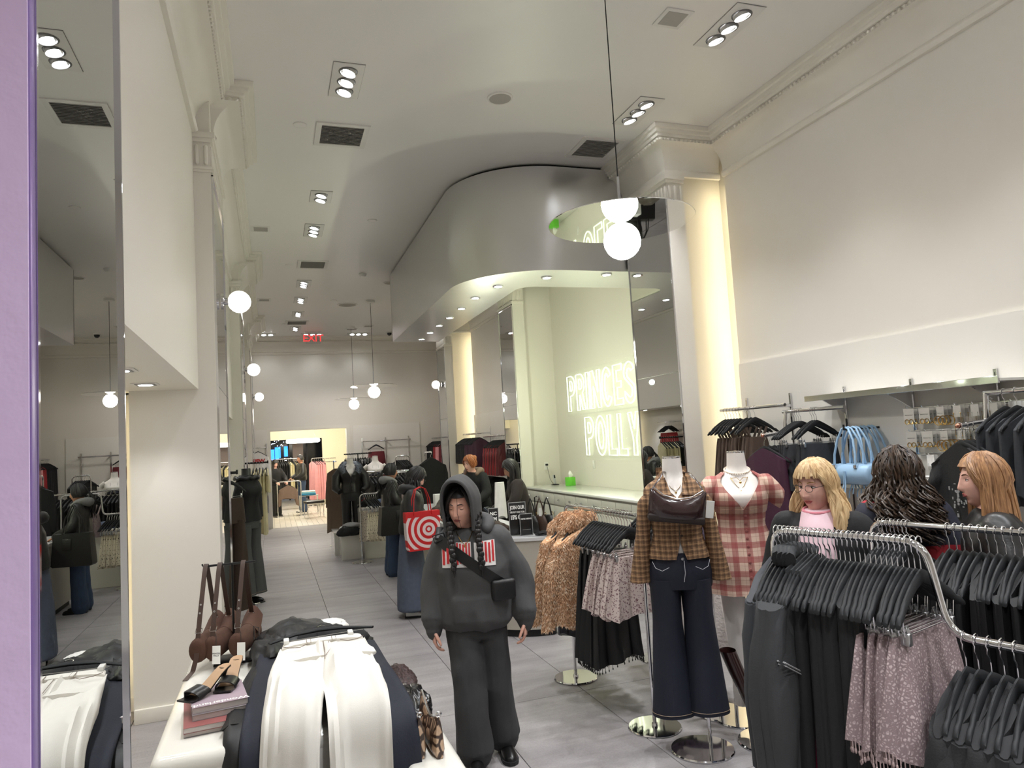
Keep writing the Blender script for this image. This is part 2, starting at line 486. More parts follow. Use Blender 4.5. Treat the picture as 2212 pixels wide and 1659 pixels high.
def cornice(path, outs):
    """path of xy points with the mitre directions of each"""
    global nt_
    mb = MB(); mb.loft([cornice_ring(x, y, dx, dy) for (x, y), (dx, dy) in zip(path, outs)])
    o = struct('trim_%d' % nt_, mb, TRIMM, 35); nt_ += 1
    b = MB()
    for (p, d), (q, e) in zip(zip(path, outs), zip(path[1:], outs[1:])):
        dx = d[0] if abs(d[0]) == abs(e[0]) and p[0] == q[0] else 0
        dy = d[1] if p[1] == q[1] else 0
        a_ = (p[0] + (0 if dx else d[0] * 0.22), p[1] + (0 if dy else d[1] * 0.22), 0)
        b_ = (q[0] + (0 if dx else e[0] * 0.22), q[1] + (0 if dy else e[1] * 0.22), 0)
        beads(b, a_, b_, (dx, dy, 0))
    ob = b.build('bead_row', TRIMM, o); ob['kind'] = 'stuff'
    return o
CX, CY = 1.05, 0.75
prev = -4.0
for x, y0, y1 in LP:
    yy0, yy1 = y0 + 0.16, y1 - 0.06
    cornice([(-0.51, prev), (-0.51, yy0)], [(1, 0), (1, 0)])
    cornice([(-0.51, yy0), (x, yy0), (x, yy1), (-0.51, yy1)], [(0, -CY), (CX, -CY), (CX, CY), (0, CY)])
    prev = yy1
cornice([(-0.51, prev), (-0.51, YB)], [(1, 0), (1, 0)])
prev = -4.0
for i, (x, y0, y1) in enumerate(RP):
    if i != 1: cornice([(4.4, prev), (4.4, y0 - 0.09)], [(-0.8, 0), (-0.8, 0)])
    cornice([(4.4, y0), (x, y0), (x, y1), (4.4, y1)], [(0, -CY), (-0.7, -CY), (-0.7, CY), (0, CY)])
    prev = y1 + 0.2
cornice([(4.4, prev), (4.4, YB)], [(-0.8, 0), (-0.8, 0)])
cornice([(-0.51, YB), (4.4, YB)], [(0, -1), (0, -1)])

# capitals: neck mouldings with a fluted band on every pier
def capital(x, y0, y1, s, parent, depth):
    mb = MB()
    xa, xb = (x, x - depth * s)
    def band(z0, z1, e):
        lo = min(xa + e * s, xb); hi = max(xa + e * s, xb)
        mb.b2((lo, y0 - e, z0), (hi, y1 + e, z1))
    band(4.33, 4.375, 0.035); band(4.30, 4.33, 0.02); band(4.08, 4.10, 0.022); band(4.06, 4.08, 0.012)
    n = int((y1 - y0) / 0.055)
    for i in range(n):
        y = y0 + (i + 0.5) * (y1 - y0) / n
        mb.rbox((x + 0.004 * s, y, 4.2), (0.02, 0.03, 0.16), 0.009, 1)
    n = max(2, int(depth / 0.055))
    for i in range(n):
        xx = xa - s * (i + 0.5) * depth / n
        mb.rbox((xx, y0 - 0.004, 4.2), (0.03, 0.02, 0.16), 0.009, 1)
    mb.build('capital', TRIMM, parent)
for x, y0, y1 in LP: capital(x + 0.0, y0 + 0.0, y1, 1, wl, 0.13)
for x, y0, y1 in RP: capital(x, y0, y1, -1, wr, 0.19)

# ---- mirrors on the piers
def side_mirror(label, x, y0, y1, z0, z1, s, seams=()):
    """tall mirror lying in a plane of constant x, its face turned towards s"""
    t = thing('mirror', label, 'mirror', (x, (y0 + y1) / 2, z0))
    w = (y1 - y0) / 2; h = z1 - z0
    MB().b2((0, -w + 0.008, 0.008), (0.008 * s, w - 0.008, h - 0.008)).build('glass', MIRROR, t, 0)
    tr = MB()
    for a in (-w, w - 0.01): tr.b2((0, a, 0), (0.016 * s, a + 0.01, h))
    tr.b2((0, -w, 0), (0.016 * s, w, 0.008)); tr.b2((0, -w, h - 0.01), (0.016 * s, w, h))
    tr.build('edge_trim', CHROME, t)
    for z in seams: MB().b2((0.008 * s, -w, z - z0 - 0.002), (0.009 * s, w, z - z0 + 0.002)).build('seam', BLACKMETAL, t)
    return t
# lavender pier by the entrance with its mirror
MB().b2((-1.25, 1.301, 0), (-0.37, 2.07, ZC)).build('pier', PAINT, wl)
MB().b2((-1.25, 1.296, 0), (-0.3585, 1.301, ZC)).build('pier_face', LAVENDER, wl)['label'] = 'lavender plastered face of the entrance pier'
MB().rbox((-0.364, 1.3155, ZC / 2), (0.016, 0.028, ZC), 0.002).build('corner_strip', LAVEDGE, wl)['label'] = 'dark lavender metal corner strip'
side_mirror('full height mirror on the side of the lavender entrance pier', -0.37, 1.33, 2.06, 0.005, 4.79, 1)
for (x, y0, y1), w in zip(LP, ('beside the sloping niche soffit lights', 'between the two left wall niches', 'next to the back wall')):
    side_mirror('narrow tall pier mirror in chrome edging ' + w, x, y0 + 0.02, y1 - 0.02, 0.1, 4.05, 1, (2.4,))
for (x, y0, y1), w in zip(RP, ('beside the neon lettering alcove, by the long bright wall', 'on the far side of the neon lettering alcove', 'near the back wall with a globe lamp on it')):
    side_mirror('tall pier mirror in chrome edging ' + w, x, y0 + 0.01, y1 - 0.01, 0.1, 4.05, -1, (2.42,))

# ---- hidden LED strips of the recesses
LEDW = emitter('led_warm', (255, 240, 200), 5.5 * COVE_W, True)
for y0 in (5.97, 15.65):
    MB().b2((4.43, y0 - 0.075, 0.15), (4.48, y0 - 0.06, 4.3)).build('led_strip', LEDW, wr)
for y0 in (5.82, 10.85, 15.85):
    MB().b2((-0.99, y0 + 0.1, 0.15), (-0.985, y0 + 0.14, 2.3)).build('led_strip', LEDW, wl)

# ---- room behind the back wall
br = struct('floor.001', MB().b2((-1.6, YB + 0.25, -0.12), (4.0, 31, -0.012)), GROUT)
tm = MB().rbox((0, 0, -0.006), (0.131, 0.35, 0.012), 0.002, 1).mesh('tile', WTILE, 0)
MB().b2((-1.6, 23.5, -0.012), (4.0, 31, -0.001)).build('tile', WTILE, br)
for i in range(15):
    for j in range(13): put('tile', tm, br, T(-0.05 + 0.135 * i, YB + 0.42 - 0.33 + 0.354 * j, 0.0 if j else 0.0))
br2 = struct('ceiling.001', MB().b2((-1.6, YB + 0.25, 3.0), (4.0, 31, 3.1)), CEILM)
CREAM2 = mat('warm_cream_paint', (240, 234, 210), rough=0.5, var=0.01)
bw2 = MB(); bw2.b2((1.76, 27, 0), (4.0, 27.2, 3.0)); bw2.b2((-1.6, 27, 2.33), (1.76, 27.2, 3.0))
struct('wall_far', bw2, CREAM2)
struct('wall_side', MB().b2((-1.6, YB + 0.25, 0), (-1.5, 31, 3.0)).b2((2.62, YB + 0.25, 0), (2.7, 27, 3.0)), CREAM2)
NIGHT = mat('night_glass', (14, 17, 24), rough=0.12)
win = struct('window_1', MB().b2((-1.5, 29.6, 0.05), (4.0, 29.7, 3.0)), NIGHT)
for x in (-0.4, 0.6, 1.3): MB().b2((x, 29.5, 0), (x + 0.06, 29.6, 3)).build('mullion', BLACKMETAL, win)
MB().b2((0.78, 29.45, 0), (1.18, 29.6, 3)).build('mullion', mat('taupe_paint', (176, 162, 156), 0.6), win)
BLUE = emitter('blue_screen', (40, 130, 255), 2.0)
for a, b, z0, z1 in ((-0.05, 0.10, 1.6, 2.02), (0.12, 0.27, 1.62, 2.1), (0.28, 0.33, 1.68, 2.12), (0.46, 0.62, 1.72, 2.12)):
    MB().b2((a, 29.56, z0), (b, 29.6, z1)).build('lit_screen', BLUE, win)
WDOT = emitter('city_light', (230, 240, 255), 4.0)
lm = MB()
for k in range(26): lm.b2((-0.2 + random.random() * 1.9, 29.57, 0), (-0.2, 29.571, 0))
dots = MB()
for k in range(26):
    x = -0.1 + random.random() * 0.7; z = 2.05 + random.random() * 0.35
    if k > 15: x = 0.3 + random.random() * 0.5; z = 1.3 + random.random() * 0.4
    dots.box((x, 29.58, z), (0.03, 0.02, 0.02))
d = dots.build('lit_window', WDOT, win); d['kind'] = 'stuff'
# ================================================================== CANOPY over the cash desk
def canopy_mat():
    m, nt, p = new_mat('brushed_canopy_metal')
    tc = node(nt, 'ShaderNodeTexCoord'); mp = node(nt, 'ShaderNodeMapping'); mp.inputs['Scale'].default_value = (2, 2, 160)
    nt.links.new(tc.outputs['Object'], mp.inputs['Vector'])
    n = node(nt, 'ShaderNodeTexNoise'); n.inputs['Scale'].default_value = 3; n.inputs['Detail'].default_value = 3
    nt.links.new(mp.outputs[0], n.inputs['Vector'])
    r = node(nt, 'ShaderNodeMapRange'); r.inputs[3].default_value = 0.26; r.inputs[4].default_value = 0.38
    nt.links.new(n.outputs['Fac'], r.inputs[0]); nt.links.new(r.outputs[0], p.inputs['Roughness'])
    p.inputs['Base Color'].default_value = srgb(222, 222, 222); p.inputs['Metallic'].default_value = 1.0
    p.inputs['Anisotropic'].default_value = 0.5
    MATS['brushed_canopy_metal'] = m
    return m
CANOPYM = canopy_mat()
def canopy_line(off, n=20):
    """plan line of the canopy, off = distance inwards from its outer face"""
    cx, cy, r = 3.0, 7.87, 1.0 - off
    pts = [(2.0 + off, 11.96)]
    for i in range(n + 1):
        a = PI + (PI / 2) * i / n
        pts.append((cx + r * math.cos(a), cy + r * math.sin(a)))
    pts.append((4.36, 6.87 + off))
    return pts
can = thing('canopy', 'curved brushed metal canopy with downlights hanging over the cash desk', 'canopy', (2.0, 9.5, 3.64))
CI = T(-2.0, -9.5, -3.64)
Z0, Z1 = 3.64, 4.765
def fascia(a, b, name):
    o_ = canopy_line(0.0, 40); i_ = canopy_line(0.02, 40)
    o_, i_ = o_[a:b], i_[a:b]
    rings = [[(p[0], p[1], Z0), (q[0], q[1], Z0), (q[0], q[1], Z1), (p[0], p[1], Z1)] for p, q in zip(o_, i_)]
    MB(CI).loft(rings).build(name, CANOPYM, can, 30)
fascia(0, 2, 'fascia_panel'); fascia(1, 42, 'fascia_panel'); fascia(41, 43, 'fascia_panel')
o_, i_ = canopy_line(0.0, 40), canopy_line(0.80, 40)
MB(CI).loft([[(p[0], p[1], Z0 - 0.015), (q[0], q[1], Z0 - 0.015), (q[0], q[1], Z0), (p[0], p[1], Z0)] for p, q in zip(o_, i_)]).build('soffit', CANOPYM, can, 30)
MB(CI).loft([[(p[0], p[1], Z0), (p[0] + 1e-3, p[1] + 1e-3, Z0), (p[0] + 1e-3, p[1] + 1e-3, Z1), (p[0], p[1], Z1)] for p in i_]).build('inner_fascia', PAINT, can, 30)
MB(CI).loft([[(p[0], p[1], Z1), (q[0], q[1], Z1), (q[0], q[1], ZC + 0.0), (p[0], p[1], ZC + 0.0)] for p, q in zip(canopy_line(0.05, 40), canopy_line(0.3, 40))]).build('shadow_gap', BLACKMETAL, can, 30)
MB(CI).b2((2.0, 11.94, Z0), (2.8, 11.96, Z1)).build('end_panel', CANOPYM, can)
LENS = emitter('lamp_lens', (250, 252, 255), 25.0)
for x, y in ((2.43, 11.63), (2.43, 10.95), (2.43, 10.3), (2.43, 9.65), (2.43, 8.98), (2.43, 8.3), (2.52, 7.65), (2.94, 7.19), (3.58, 7.0)):
    d = MB(CI).lathe([(0.045, 3.612), (0.062, 3.614), (0.062, 3.626), (0.045, 3.626), (0.045, 3.612)], 20, T(x, y, 0)).build('downlight_ring', CHROME, can)
    MB(CI).lathe([(0.001, 3.618), (0.044, 3.618)], 20, T(x, y, 0)).build('lens', LENS, d)
    ld = bpy.data.lights.new('downlight', 'SPOT'); ld.energy = 8; ld.spot_size = R(80); ld.spot_blend = 0.7; ld.shadow_soft_size = 0.04
    lo = bpy.data.objects.new('downlight', ld); COL.objects.link(lo); lo.parent = can; lo.location = (x - 2.0, y - 9.5, 3.60 - 3.64)

# ================================================================== CEILING FITTINGS
RINGM = mat('lamp_ring', (210, 210, 212), rough=0.3, metal=0.6)
PLATE = mat('lamp_plate', (232, 230, 226), rough=0.5)
DARKREC = mat('dark_recess', (120, 118, 116), rough=0.6)
def lamp_unit(n, tilt, e=1.0):
    t = thing('ceiling_light', '', 'ceiling light')
    L = 0.16 * n + 0.07
    MB().rbox((0, 0, -0.004), (0.24, L, 0.008), 0.002).build('plate', PLATE, t)
    MB().b2((-0.122, -L / 2 - 0.003, -0.003), (0.122, L / 2 + 0.003, 0.0)).build('plate_gap', DARKREC, t)
    for k in range(n):
        y = (k - (n - 1) / 2) * 0.16
        h = MB().lathe([(0.062, -0.009), (0.073, -0.012), (0.075, -0.006), (0.062, -0.006), (0.06, -0.009)], 24, T(0, y, 0)).build('ring', DARKREC, t)
        M = T(0, y, -0.012) @ RY(tilt)
        MB().lathe([(0.046, 0.012), (0.058, -0.016), (0.061, -0.016), (0.061, 0.012)], 24, M).build('lamp_head', RINGM, h)
        MB().lathe([(0.001, -0.006), (0.05, -0.006)], 20, M).build('lens', LENS, h)
    ld = bpy.data.lights.new('spot', 'SPOT'); ld.energy = SPOT_W * n * e; ld.spot_size = R(100); ld.spot_blend = 0.85; ld.shadow_soft_size = 0.06
    ld.color = (0.955, 0.975, 1.0)
    lo = bpy.data.objects.new('spot', ld); COL.objects.link(lo); lo.parent = t; lo.location = (0, 0, -0.06)
    lo.rotation_euler = (0, -tilt * 0.55, 0)
    return t
LROW = [-1.5, -0.05, 1.38, 2.78, 4.2, 5.58]
proto = {}
def lamp(n, x, y, tilt, label, group, e=1.0):
    key = (n, tilt, e)
    if key not in proto: o = proto[key] = lamp_unit(n, tilt, e)
    else: o = copy_tree(proto[key])
    o.location = (x, y, ZC); o['label'] = label; o['group'] = group
    return o
for y in LROW:
    near = 'recessed triple ceiling spotlight in the front part of the shop'
    lamp(3, 0.655, y, 0.25, near, 'ceiling spotlights of the front part', 1.15 if y > 1 else 2.9)
    lamp(3, 3.29, y, -0.25, near, 'ceiling spotlights of the front part', 1.7 if y > 1 else 2.9)
lamp(2, 0.63, 8.31, 0.25, 'recessed twin ceiling spotlight between the two square air vents', 'ceiling spotlights left of the canopy', 0.8)
for y in (9.63, 12.8, 14.19, 15.64, 17.5):
    lamp(3, 0.62, y, 0.25, 'recessed triple ceiling spotlight in the row left of the metal canopy', 'ceiling spotlights left of the canopy', 0.45)
for x in (-0.1, 1.06, 2.2):
    o = lamp(3, x, 18.35, 0.25, 'recessed triple ceiling spotlight in the row along the back wall', 'ceiling spotlights along the back wall', 0.12)
    o.rotation_euler = (0, 0, PI / 2)
for y in (12.8, 15.6):
    lamp(3, 3.3, y, -0.25, 'recessed triple ceiling spotlight behind the metal canopy', 'ceiling spotlights behind the canopy', 0.6)

# niche soffit lights on the left
for k, y in enumerate((3.4, 4.45, 5.3, 8.2, 9.9, 13.2, 14.8)):
    t = thing('niche_light', 'square recessed downlight in the sloping niche soffit' if False else 'square recessed downlight in the low soffit over the left wall niche', 'ceiling light', (-0.79, y, 2.37), group='niche downlights')
    MB().b2((-0.08, -0.08, -0.006), (0.08, 0.08, -0.001)).build('frame', PLATE, t)
    MB().b2((-0.06, -0.06, -0.009), (0.06, 0.06, -0.006)).build('recess', DARKREC, t)
    MB().lathe([(0.001, -0.011), (0.045, -0.011)], 20).build('lens', LENS, t)
    ld = bpy.data.lights.new('niche_spot', 'SPOT'); ld.energy = 16; ld.spot_size = R(110); ld.spot_blend = 0.7; ld.shadow_soft_size = 0.04
    lo = bpy.data.objects.new('niche_spot', ld); COL.objects.link(lo); lo.parent = t; lo.location = (0, 0, -0.03)

# vents, speakers, detectors, hatches
VENTD = mat('vent_dark', (120, 118, 114), rough=0.7)
SLATM = mat('vent_slat', (176, 173, 168), rough=0.5)
def vent(x, y, w, d, label):
    t = thing('ceiling_vent', label, 'air vent', (x, y, ZC))
    f = MB()
    for a, b in (((-w / 2, -d / 2), (w / 2, -d / 2 + 0.05)), ((-w / 2, d / 2 - 0.05), (w / 2, d / 2)), ((-w / 2, -d / 2 + 0.05), (-w / 2 + 0.05, d / 2 - 0.05)), ((w / 2 - 0.05, -d / 2 + 0.05), (w / 2, d / 2 - 0.05))):
        f.b2((a[0], a[1], -0.012), (b[0], b[1], 0))
    f.build('frame', PLATE, t)
    MB().b2((-w / 2 + 0.05, -d / 2 + 0.05, -0.003), (w / 2 - 0.05, d / 2 - 0.05, 0)).build('backing', VENTD, t)
    n = 14; sl = MB().box((0, 0, 0), (w - 0.1, 0.021, 0.003)).mesh('slat', SLATM, 0)
    for k in range(n): put('slat', sl, t, T(0, -d / 2 + 0.05 + (k + 0.5) * (d - 0.1) / n, -0.008) @ RX(0.7))
vent(0.71, 6.6, 0.48, 0.5, 'square slatted ceiling vent between the left spotlights, nearest the entrance')
vent(3.25, 6.42, 0.46, 0.5, 'square slatted ceiling vent beside the metal canopy front')
vent(0.70, 11.43, 0.46, 0.5, 'square slatted ceiling vent halfway along the left spotlight row')
vent(0.63, 16.7, 0.5, 0.5, 'square slatted ceiling vent near the back wall')
SPK = mat('speaker_cloth', (176, 172, 166), rough=0.8)
def disc(name, x, y, r, label, cat, m=None, h=0.012, group=None):
    t = thing(name, label, cat, (x, y, ZC), group=group)
    MB().lathe([(r * 0.86, -h * 1.1), (r, -h * 0.9), (r * 1.02, 0)], 32).build('rim', PLATE, t)
    MB().lathe([(0.001, -h), (r * 0.87, -h)], 32).build('grille', m or SPK, t)
disc('ceiling_speaker', 1.957, 5.59, 0.11, 'round ceiling speaker grille between the two near spotlight rows', 'speaker')
disc('ceiling_speaker', 1.55, 14.6, 0.2, 'large round ceiling speaker grille left of the hanging disc lamp', 'speaker')
disc('ceiling_speaker', 2.1, 12.6, 0.11, 'round ceiling speaker grille at the end of the canopy', 'speaker')
disc('ceiling_speaker', 1.95, 17.6, 0.14, 'round ceiling speaker grille above the hanging disc lamps', 'speaker')
for x, y in ((0.33, 6.45), (2.46, 3.88), (0.35, 11.5), (1.33, 9.1), (1.25, 14.2), (0.35, 16.9), (-0.2, 17.8)):
    disc('sprinkler_cap', x, y, 0.06, 'small round white sprinkler cap flush in the ceiling', 'sprinkler cap', CEILM, 0.008, 'sprinkler caps')
for x, y, w, lb in ((2.82, 4.2, 0.22, 'square white access hatch near the right spotlights'), (-0.05, 9.65, 0.24, 'small white hatch beside the left cornice'), (-0.05, 14.2, 0.24, 'small white hatch beside the left cornice, further in'), (2.3, 17.2, 0.25, 'small white hatch by the canopy end')):
    t = thing('ceiling_hatch', lb, 'hatch', (x, y, ZC))
    MB().rbox((0, 0, -0.004), (w, w, 0.008), 0.002).build('frame', PLATE, t)
    MB().b2((-w * 0.36, -w * 0.36, -0.0095), (w * 0.36, w * 0.36, -0.008)).build('panel', SPK, t)
t = thing('smoke_detector', 'white dome smoke detector on the ceiling left of the canopy', 'smoke detector', (1.55, 12.0, ZC))
MB().lathe([(0.001, -0.05), (0.04, -0.045), (0.06, -0.02), (0.065, 0)], 20).build('dome', WHITEPLASTIC, t)
t = thing('security_camera', 'black dome security camera on the ceiling behind the canopy', 'camera', (2.95, 18.1, ZC))
MB().lathe([(0.07, -0.03), (0.08, 0)], 20).build('base', WHITEPLASTIC, t)
MB().sphere((0, 0, -0.04), 0.06, 16, 8).build('dome', NIGHT, t)
# exit sign
t = thing('exit_sign', 'clear edge lit exit sign with red letters under the back ceiling', 'exit sign', (1.05, 18.0, ZC))
MB().box((0, 0, -0.02), (0.4, 0.05, 0.04)).build('housing', PLATE, t)
MB().box((0, 0, -0.17), (0.36, 0.006, 0.26)).build('pane', mat('acrylic', (235, 235, 235), rough=0.05, trans=0.95), t)
vs, fs = text_mesh('EXIT', 0.24, 0.001, 0.004)
MB(T(0, -0.005, -0.17) @ RX(PI / 2)).add(vs, fs).build('lettering', emitter('exit_red', (235, 70, 70), 0.6), t, 0)

# ================================================================== GLOBE LAMPS
GLOBE = emitter('globe_glass', (255, 246, 236), GLOBE_E, True)
SCGLOBE = emitter('sconce_globe_glass', (255, 244, 230), 4.0)
def pendant(x, y, z, label, tilt_axis, tilt, r=0.118, rd=0.46, e=55):
    t = thing('pendant_lamp', label, 'pendant lamp', (x, y, z))
    H = ZC - z
    MB().lathe([(0.001, H), (0.09, H), (0.09, H - 0.045), (0.001, H - 0.05)], 24).build('canopy_cup', PLATE, t)
    MB().tube([(0, 0, H - 0.04), (0, 0, 0.42)], 0.004, 6).build('cord', BLACKMETAL, t)
    MB().tube([(0, 0, 0.42), (0, 0, 0.13)], 0.009, 10).build('stem', STEEL, t)
    M = T(0, 0, r + 0.006)
    MB().lathe([(0.001, 0.003), (rd, 0.003), (rd + 0.002, 0), (rd, -0.003), (0.001, -0.003)], 64, M).build('mirror_disc', mat('disc_mirror', (225, 225, 222), rough=0.02, metal=1.0, var=0.0), t)
    MB().sphere((0, 0, 0), r, 16, 10).build('globe', GLOBE, t)
    MB().lathe([(0.012, r + 0.05), (0.03, r + 0.012), (0.05, r + 0.009)], 16).build('fitting', STEEL, t)
pendant(2.148, 3.95, 3.067, 'globe pendant lamp under a large tilted mirror disc in front of the canopy', Vector((1, 0.7, 0)), 0.12)
pendant(1.96, 14.2, 2.957, 'globe pendant lamp with mirror disc beside the end of the canopy', Vector((0, 1, 0)), -0.03, e=22)
pendant(1.9, 17.3, 2.92, 'globe pendant lamp with mirror disc hanging closest to the back wall', Vector((0, 1, 0)), -0.03, e=22)
def sconce(x, y, z, s, label):
    t = thing('globe_sconce', label, 'wall lamp', (x, y, z))
    MB().lathe([(0.001, 0), (0.07, 0), (0.07, 0.02), (0.03, 0.03), (0.03, 0.06), (0.02, 0.06)], 24, RY(s * PI / 2)).build('backplate', CHROME, t)
    MB().sphere((0.145 * s, 0, 0), 0.095, 16, 10).build('globe', SCGLOBE, t)
sconce(-0.37, 6.45, 3.17, 1, 'white globe wall lamp on the left pier mirror, the one nearest the entrance')
sconce(-0.37, 11.5, 3.15, 1, 'white globe wall lamp on the second left pier mirror')
sconce(-0.37, 16.6, 3.12, 1, 'white globe wall lamp on the left pier mirror near the back wall')
sconce(3.77, 16.0, 3.22, -1, 'white globe wall lamp on the right pier mirror near the back wall')
sconce(3.77, 6.4, 3.1, -1, 'white globe wall lamp on the pier mirror beside the neon alcove') if False else None

# ================================================================== NEON SIGN
NEON = emitter('neon_tube', (246, 255, 226), 0.95)
def clear_mat(name, col, op):
    m, nt, b = new_mat(name)
    tr = node(nt, 'ShaderNodeBsdfTransparent'); mx = node(nt, 'ShaderNodeMixShader'); mx.inputs[0].default_value = op
    b.inputs['Base Color'].default_value = srgb(*col); b.inputs['Roughness'].default_value = 0.1
    nt.links.new(tr.outputs[0], mx.inputs[1]); nt.links.new(b.outputs[0], mx.inputs[2])
    nt.links.new(mx.outputs[0], nt.nodes['Material Output'].inputs['Surface'])
    MATS[name] = m
    return m
ACRY = clear_mat('clear_acrylic', (235, 246, 228), 0.06)
SW_ = 0.10   # stroke half width ratio
def letter_outline(ch):
    """closed outlines of block capitals in a unit box w x 1; returns (width, [polylines])"""
    s = 0.17
    def arc(cx, cy, rx, ry, a0, a1, n=10): return [(cx + rx * math.cos(R(a0 + (a1 - a0) * i / n)), cy + ry * math.sin(R(a0 + (a1 - a0) * i / n))) for i in range(n + 1)]
    if ch == 'P': return 0.5, [[(0, 0), (0, 1)] + arc(0.25, 0.72, 0.25, 0.28, 90, -90) + [(s, 0.44), (s, 0)], [(s, 0.58), (s, 0.86)] + arc(0.24, 0.72, 0.1, 0.14, 90, -90)]
    if ch == 'R': return 0.52, [[(0, 0), (0, 1)] + arc(0.25, 0.72, 0.25, 0.28, 90, -60) + [(0.52, 0), (0.34, 0), (0.22, 0.42), (s, 0.42), (s, 0)], [(s, 0.58), (s, 0.86)] + arc(0.24, 0.72, 0.1, 0.14, 90, -90)]
    if ch == 'I': return 0.17, [[(0, 0), (0, 1), (s, 1), (s, 0)]]
    if ch == 'N': return 0.56, [[(0, 0), (0, 1), (s, 1), (0.4, 0.42), (0.4, 1), (0.56, 1), (0.56, 0), (0.4, 0), (s, 0.58), (s, 0)]]
    if ch == 'C': return 0.54, [arc(0.27, 0.5, 0.27, 0.5, 35, 325, 22) + arc(0.27, 0.5, 0.11, 0.34, 315, 45, 18)]
    if ch == 'E': return 0.44, [[(0, 0), (0, 1), (0.44, 1), (0.44, 0.85), (s, 0.85), (s, 0.58), (0.38, 0.58), (0.38, 0.43), (s, 0.43), (s, 0.15), (0.44, 0.15), (0.44, 0)]]
    if ch == 'S': return 0.5, [arc(0.25, 0.73, 0.25, 0.27, 20, 200, 10) + arc(0.25, 0.29, 0.12, 0.14, 60, -120, 8) + [(0.0, 0.3)] + arc(0.25, 0.27, 0.25, 0.27, 190, 400, 10) + arc(0.25, 0.72, 0.11, 0.12, 240, 30, 8)]
    if ch == 'O': return 0.58, [arc(0.29, 0.5, 0.29, 0.5, 0, 345, 24), arc(0.29, 0.5, 0.13, 0.34, 0, 345, 20)]
    if ch == 'L': return 0.42, [[(0, 0), (0, 1), (s, 1), (s, 0.15), (0.42, 0.15), (0.42, 0)]]
    if ch == 'Y': return 0.54, [[(0.19, 0), (0.19, 0.4), (0, 1), (0.17, 1), (0.27, 0.62), (0.37, 1), (0.54, 1), (0.35, 0.4), (0.35, 0)]]
sg = thing('neon_sign', 'white glowing outline letters in two lines on the alcove wall', 'neon sign', (4.495, 9.0, 1.55))
def word(txt, y_left, z0, h, adv):
    y = y_left
    y_end = y
    for ch in txt:
        w, lines = letter_outline(ch)
        grp = MB()
        for ln in lines:
            pts = [(-0.035, y - 9.0 - u * h * 1.05, z0 - 1.55 + v * h) for u, v in ln]
            # round the corners slightly by tube ring
            grp.tube(pts, 0.0095, 6, closed=True)
        grp.build('letter', NEON, sg, 60)
        y -= (w + adv) * h * 1.05
    MB().rbox((-0.012, (y_left + y) / 2 - 9.0 + 0.03, z0 - 1.55 + h / 2), (0.008, y_left - y + 0.12, h + 0.14), 0.003).build('backing_panel', ACRY, sg)
word('PRINCESS', 10.33, 2.24, 0.545, 0.10)
word('POLLY', 9.76, 1.56, 0.56, 0.10)
for y in (9.7, 8.6, 7.6):  # added fill lamps in mid-air, standing in for the glow of the tubes
    ld = bpy.data.lights.new('neon_fill', 'POINT'); ld.energy = 18; ld.shadow_soft_size = 0.03; ld.color = (0.93, 1.0, 0.74)
    lo = bpy.data.objects.new('neon_fill', ld); COL.objects.link(lo); lo.parent = sg; lo.location = (-1.35, y - 9.0, 0.9)
# ================================================================== GARMENTS, HANGERS, RACKS
def fab(name, col, rough=0.85, bump=0.12, var=0.12, scale=14, **k):
    return mat(name, col, rough=rough, bump=bump, bscale=k.pop('bscale', 160), var=var, scale=scale, **k)
F_BLACK = fab('black_knit', (20, 20, 22)); F_BLACK2 = fab('black_satin', (14, 14, 16), rough=0.5, bump=0.03)
F_CHAR = fab('charcoal_cloth', (48, 49, 51)); F_CHAR2 = fab('charcoal_denim', (52, 54, 58), scale=40)
F_LEATHER = mat('black_leather', (26, 25, 25), rough=0.38, bump=0.1, bscale=90)
F_BROWN = fab('brown_satin', (82, 66, 56), rough=0.55, bump=0.05); F_DBROWN = fab('dark_brown_cloth', (52, 38, 28))
F_PLUM = fab('plum_satin', (66, 30, 52), rough=0.55, bump=0.05); F_MAG = fab('magenta_satin', (110, 14, 58), rough=0.45)
F_RED = fab('red_satin', (150, 18, 28), rough=0.5, bump=0.05); F_DRED = fab('dark_red_satin', (92, 22, 30), rough=0.5, bump=0.05)
F_PINK = fab('pink_cloth', (214, 150, 152)); F_CREAM = fab('cream_knit', (222, 212, 172)); F_WHITE = fab('white_cotton', (232, 230, 226), bump=0.05)
F_NAVY = fab('navy_denim', (17, 22, 38), rough=0.75, scale=60, stretch=(1, 1, 0.4)); F_BLUEJ = fab('blue_denim', (56, 72, 98), scale=25, var=0.3, stretch=(1, 1, 0.4))
F_GREYJ = fab('grey_blue_denim', (84, 92, 108), scale=25, var=0.2); F_GREY = fab('grey_fleece', (122, 121, 120)); F_DGREY = fab('dark_grey_cloth', (72, 73, 74))
F_TAUPE = fab('taupe_knit', (122, 102, 90)); F_MAROON = fab('maroon_cloth', (104, 36, 44))
F_BLUSH = spotted('blush_snake_print', (178, 160, 160), (132, 114, 116), 90, 0.28, third=(204, 190, 188), rough=0.5, kind='EDGE', distort=0.02)
F_LEO = spotted('leopard_print', (204, 188, 182), (108, 76, 80), 70, 0.33, third=(168, 136, 136), rough=0.6, distort=0.03)
F_DOT = spotted('polka_dot_cloth', (214, 202, 182), (44, 38, 36), 42, 0.26, rough=0.7)
F_SEQ = spotted('navy_sequins', (16, 17, 30), (62, 66, 96), 260, 0.25, rough=0.35)
F_BLKSPK = spotted('black_speckled_cloth', (20, 19, 22), (180, 176, 178), 120, 0.12, rough=0.6)
def zsh(x): return -0.10 - 0.125 * (min(abs(x), 0.24) / 0.21) ** 1.2
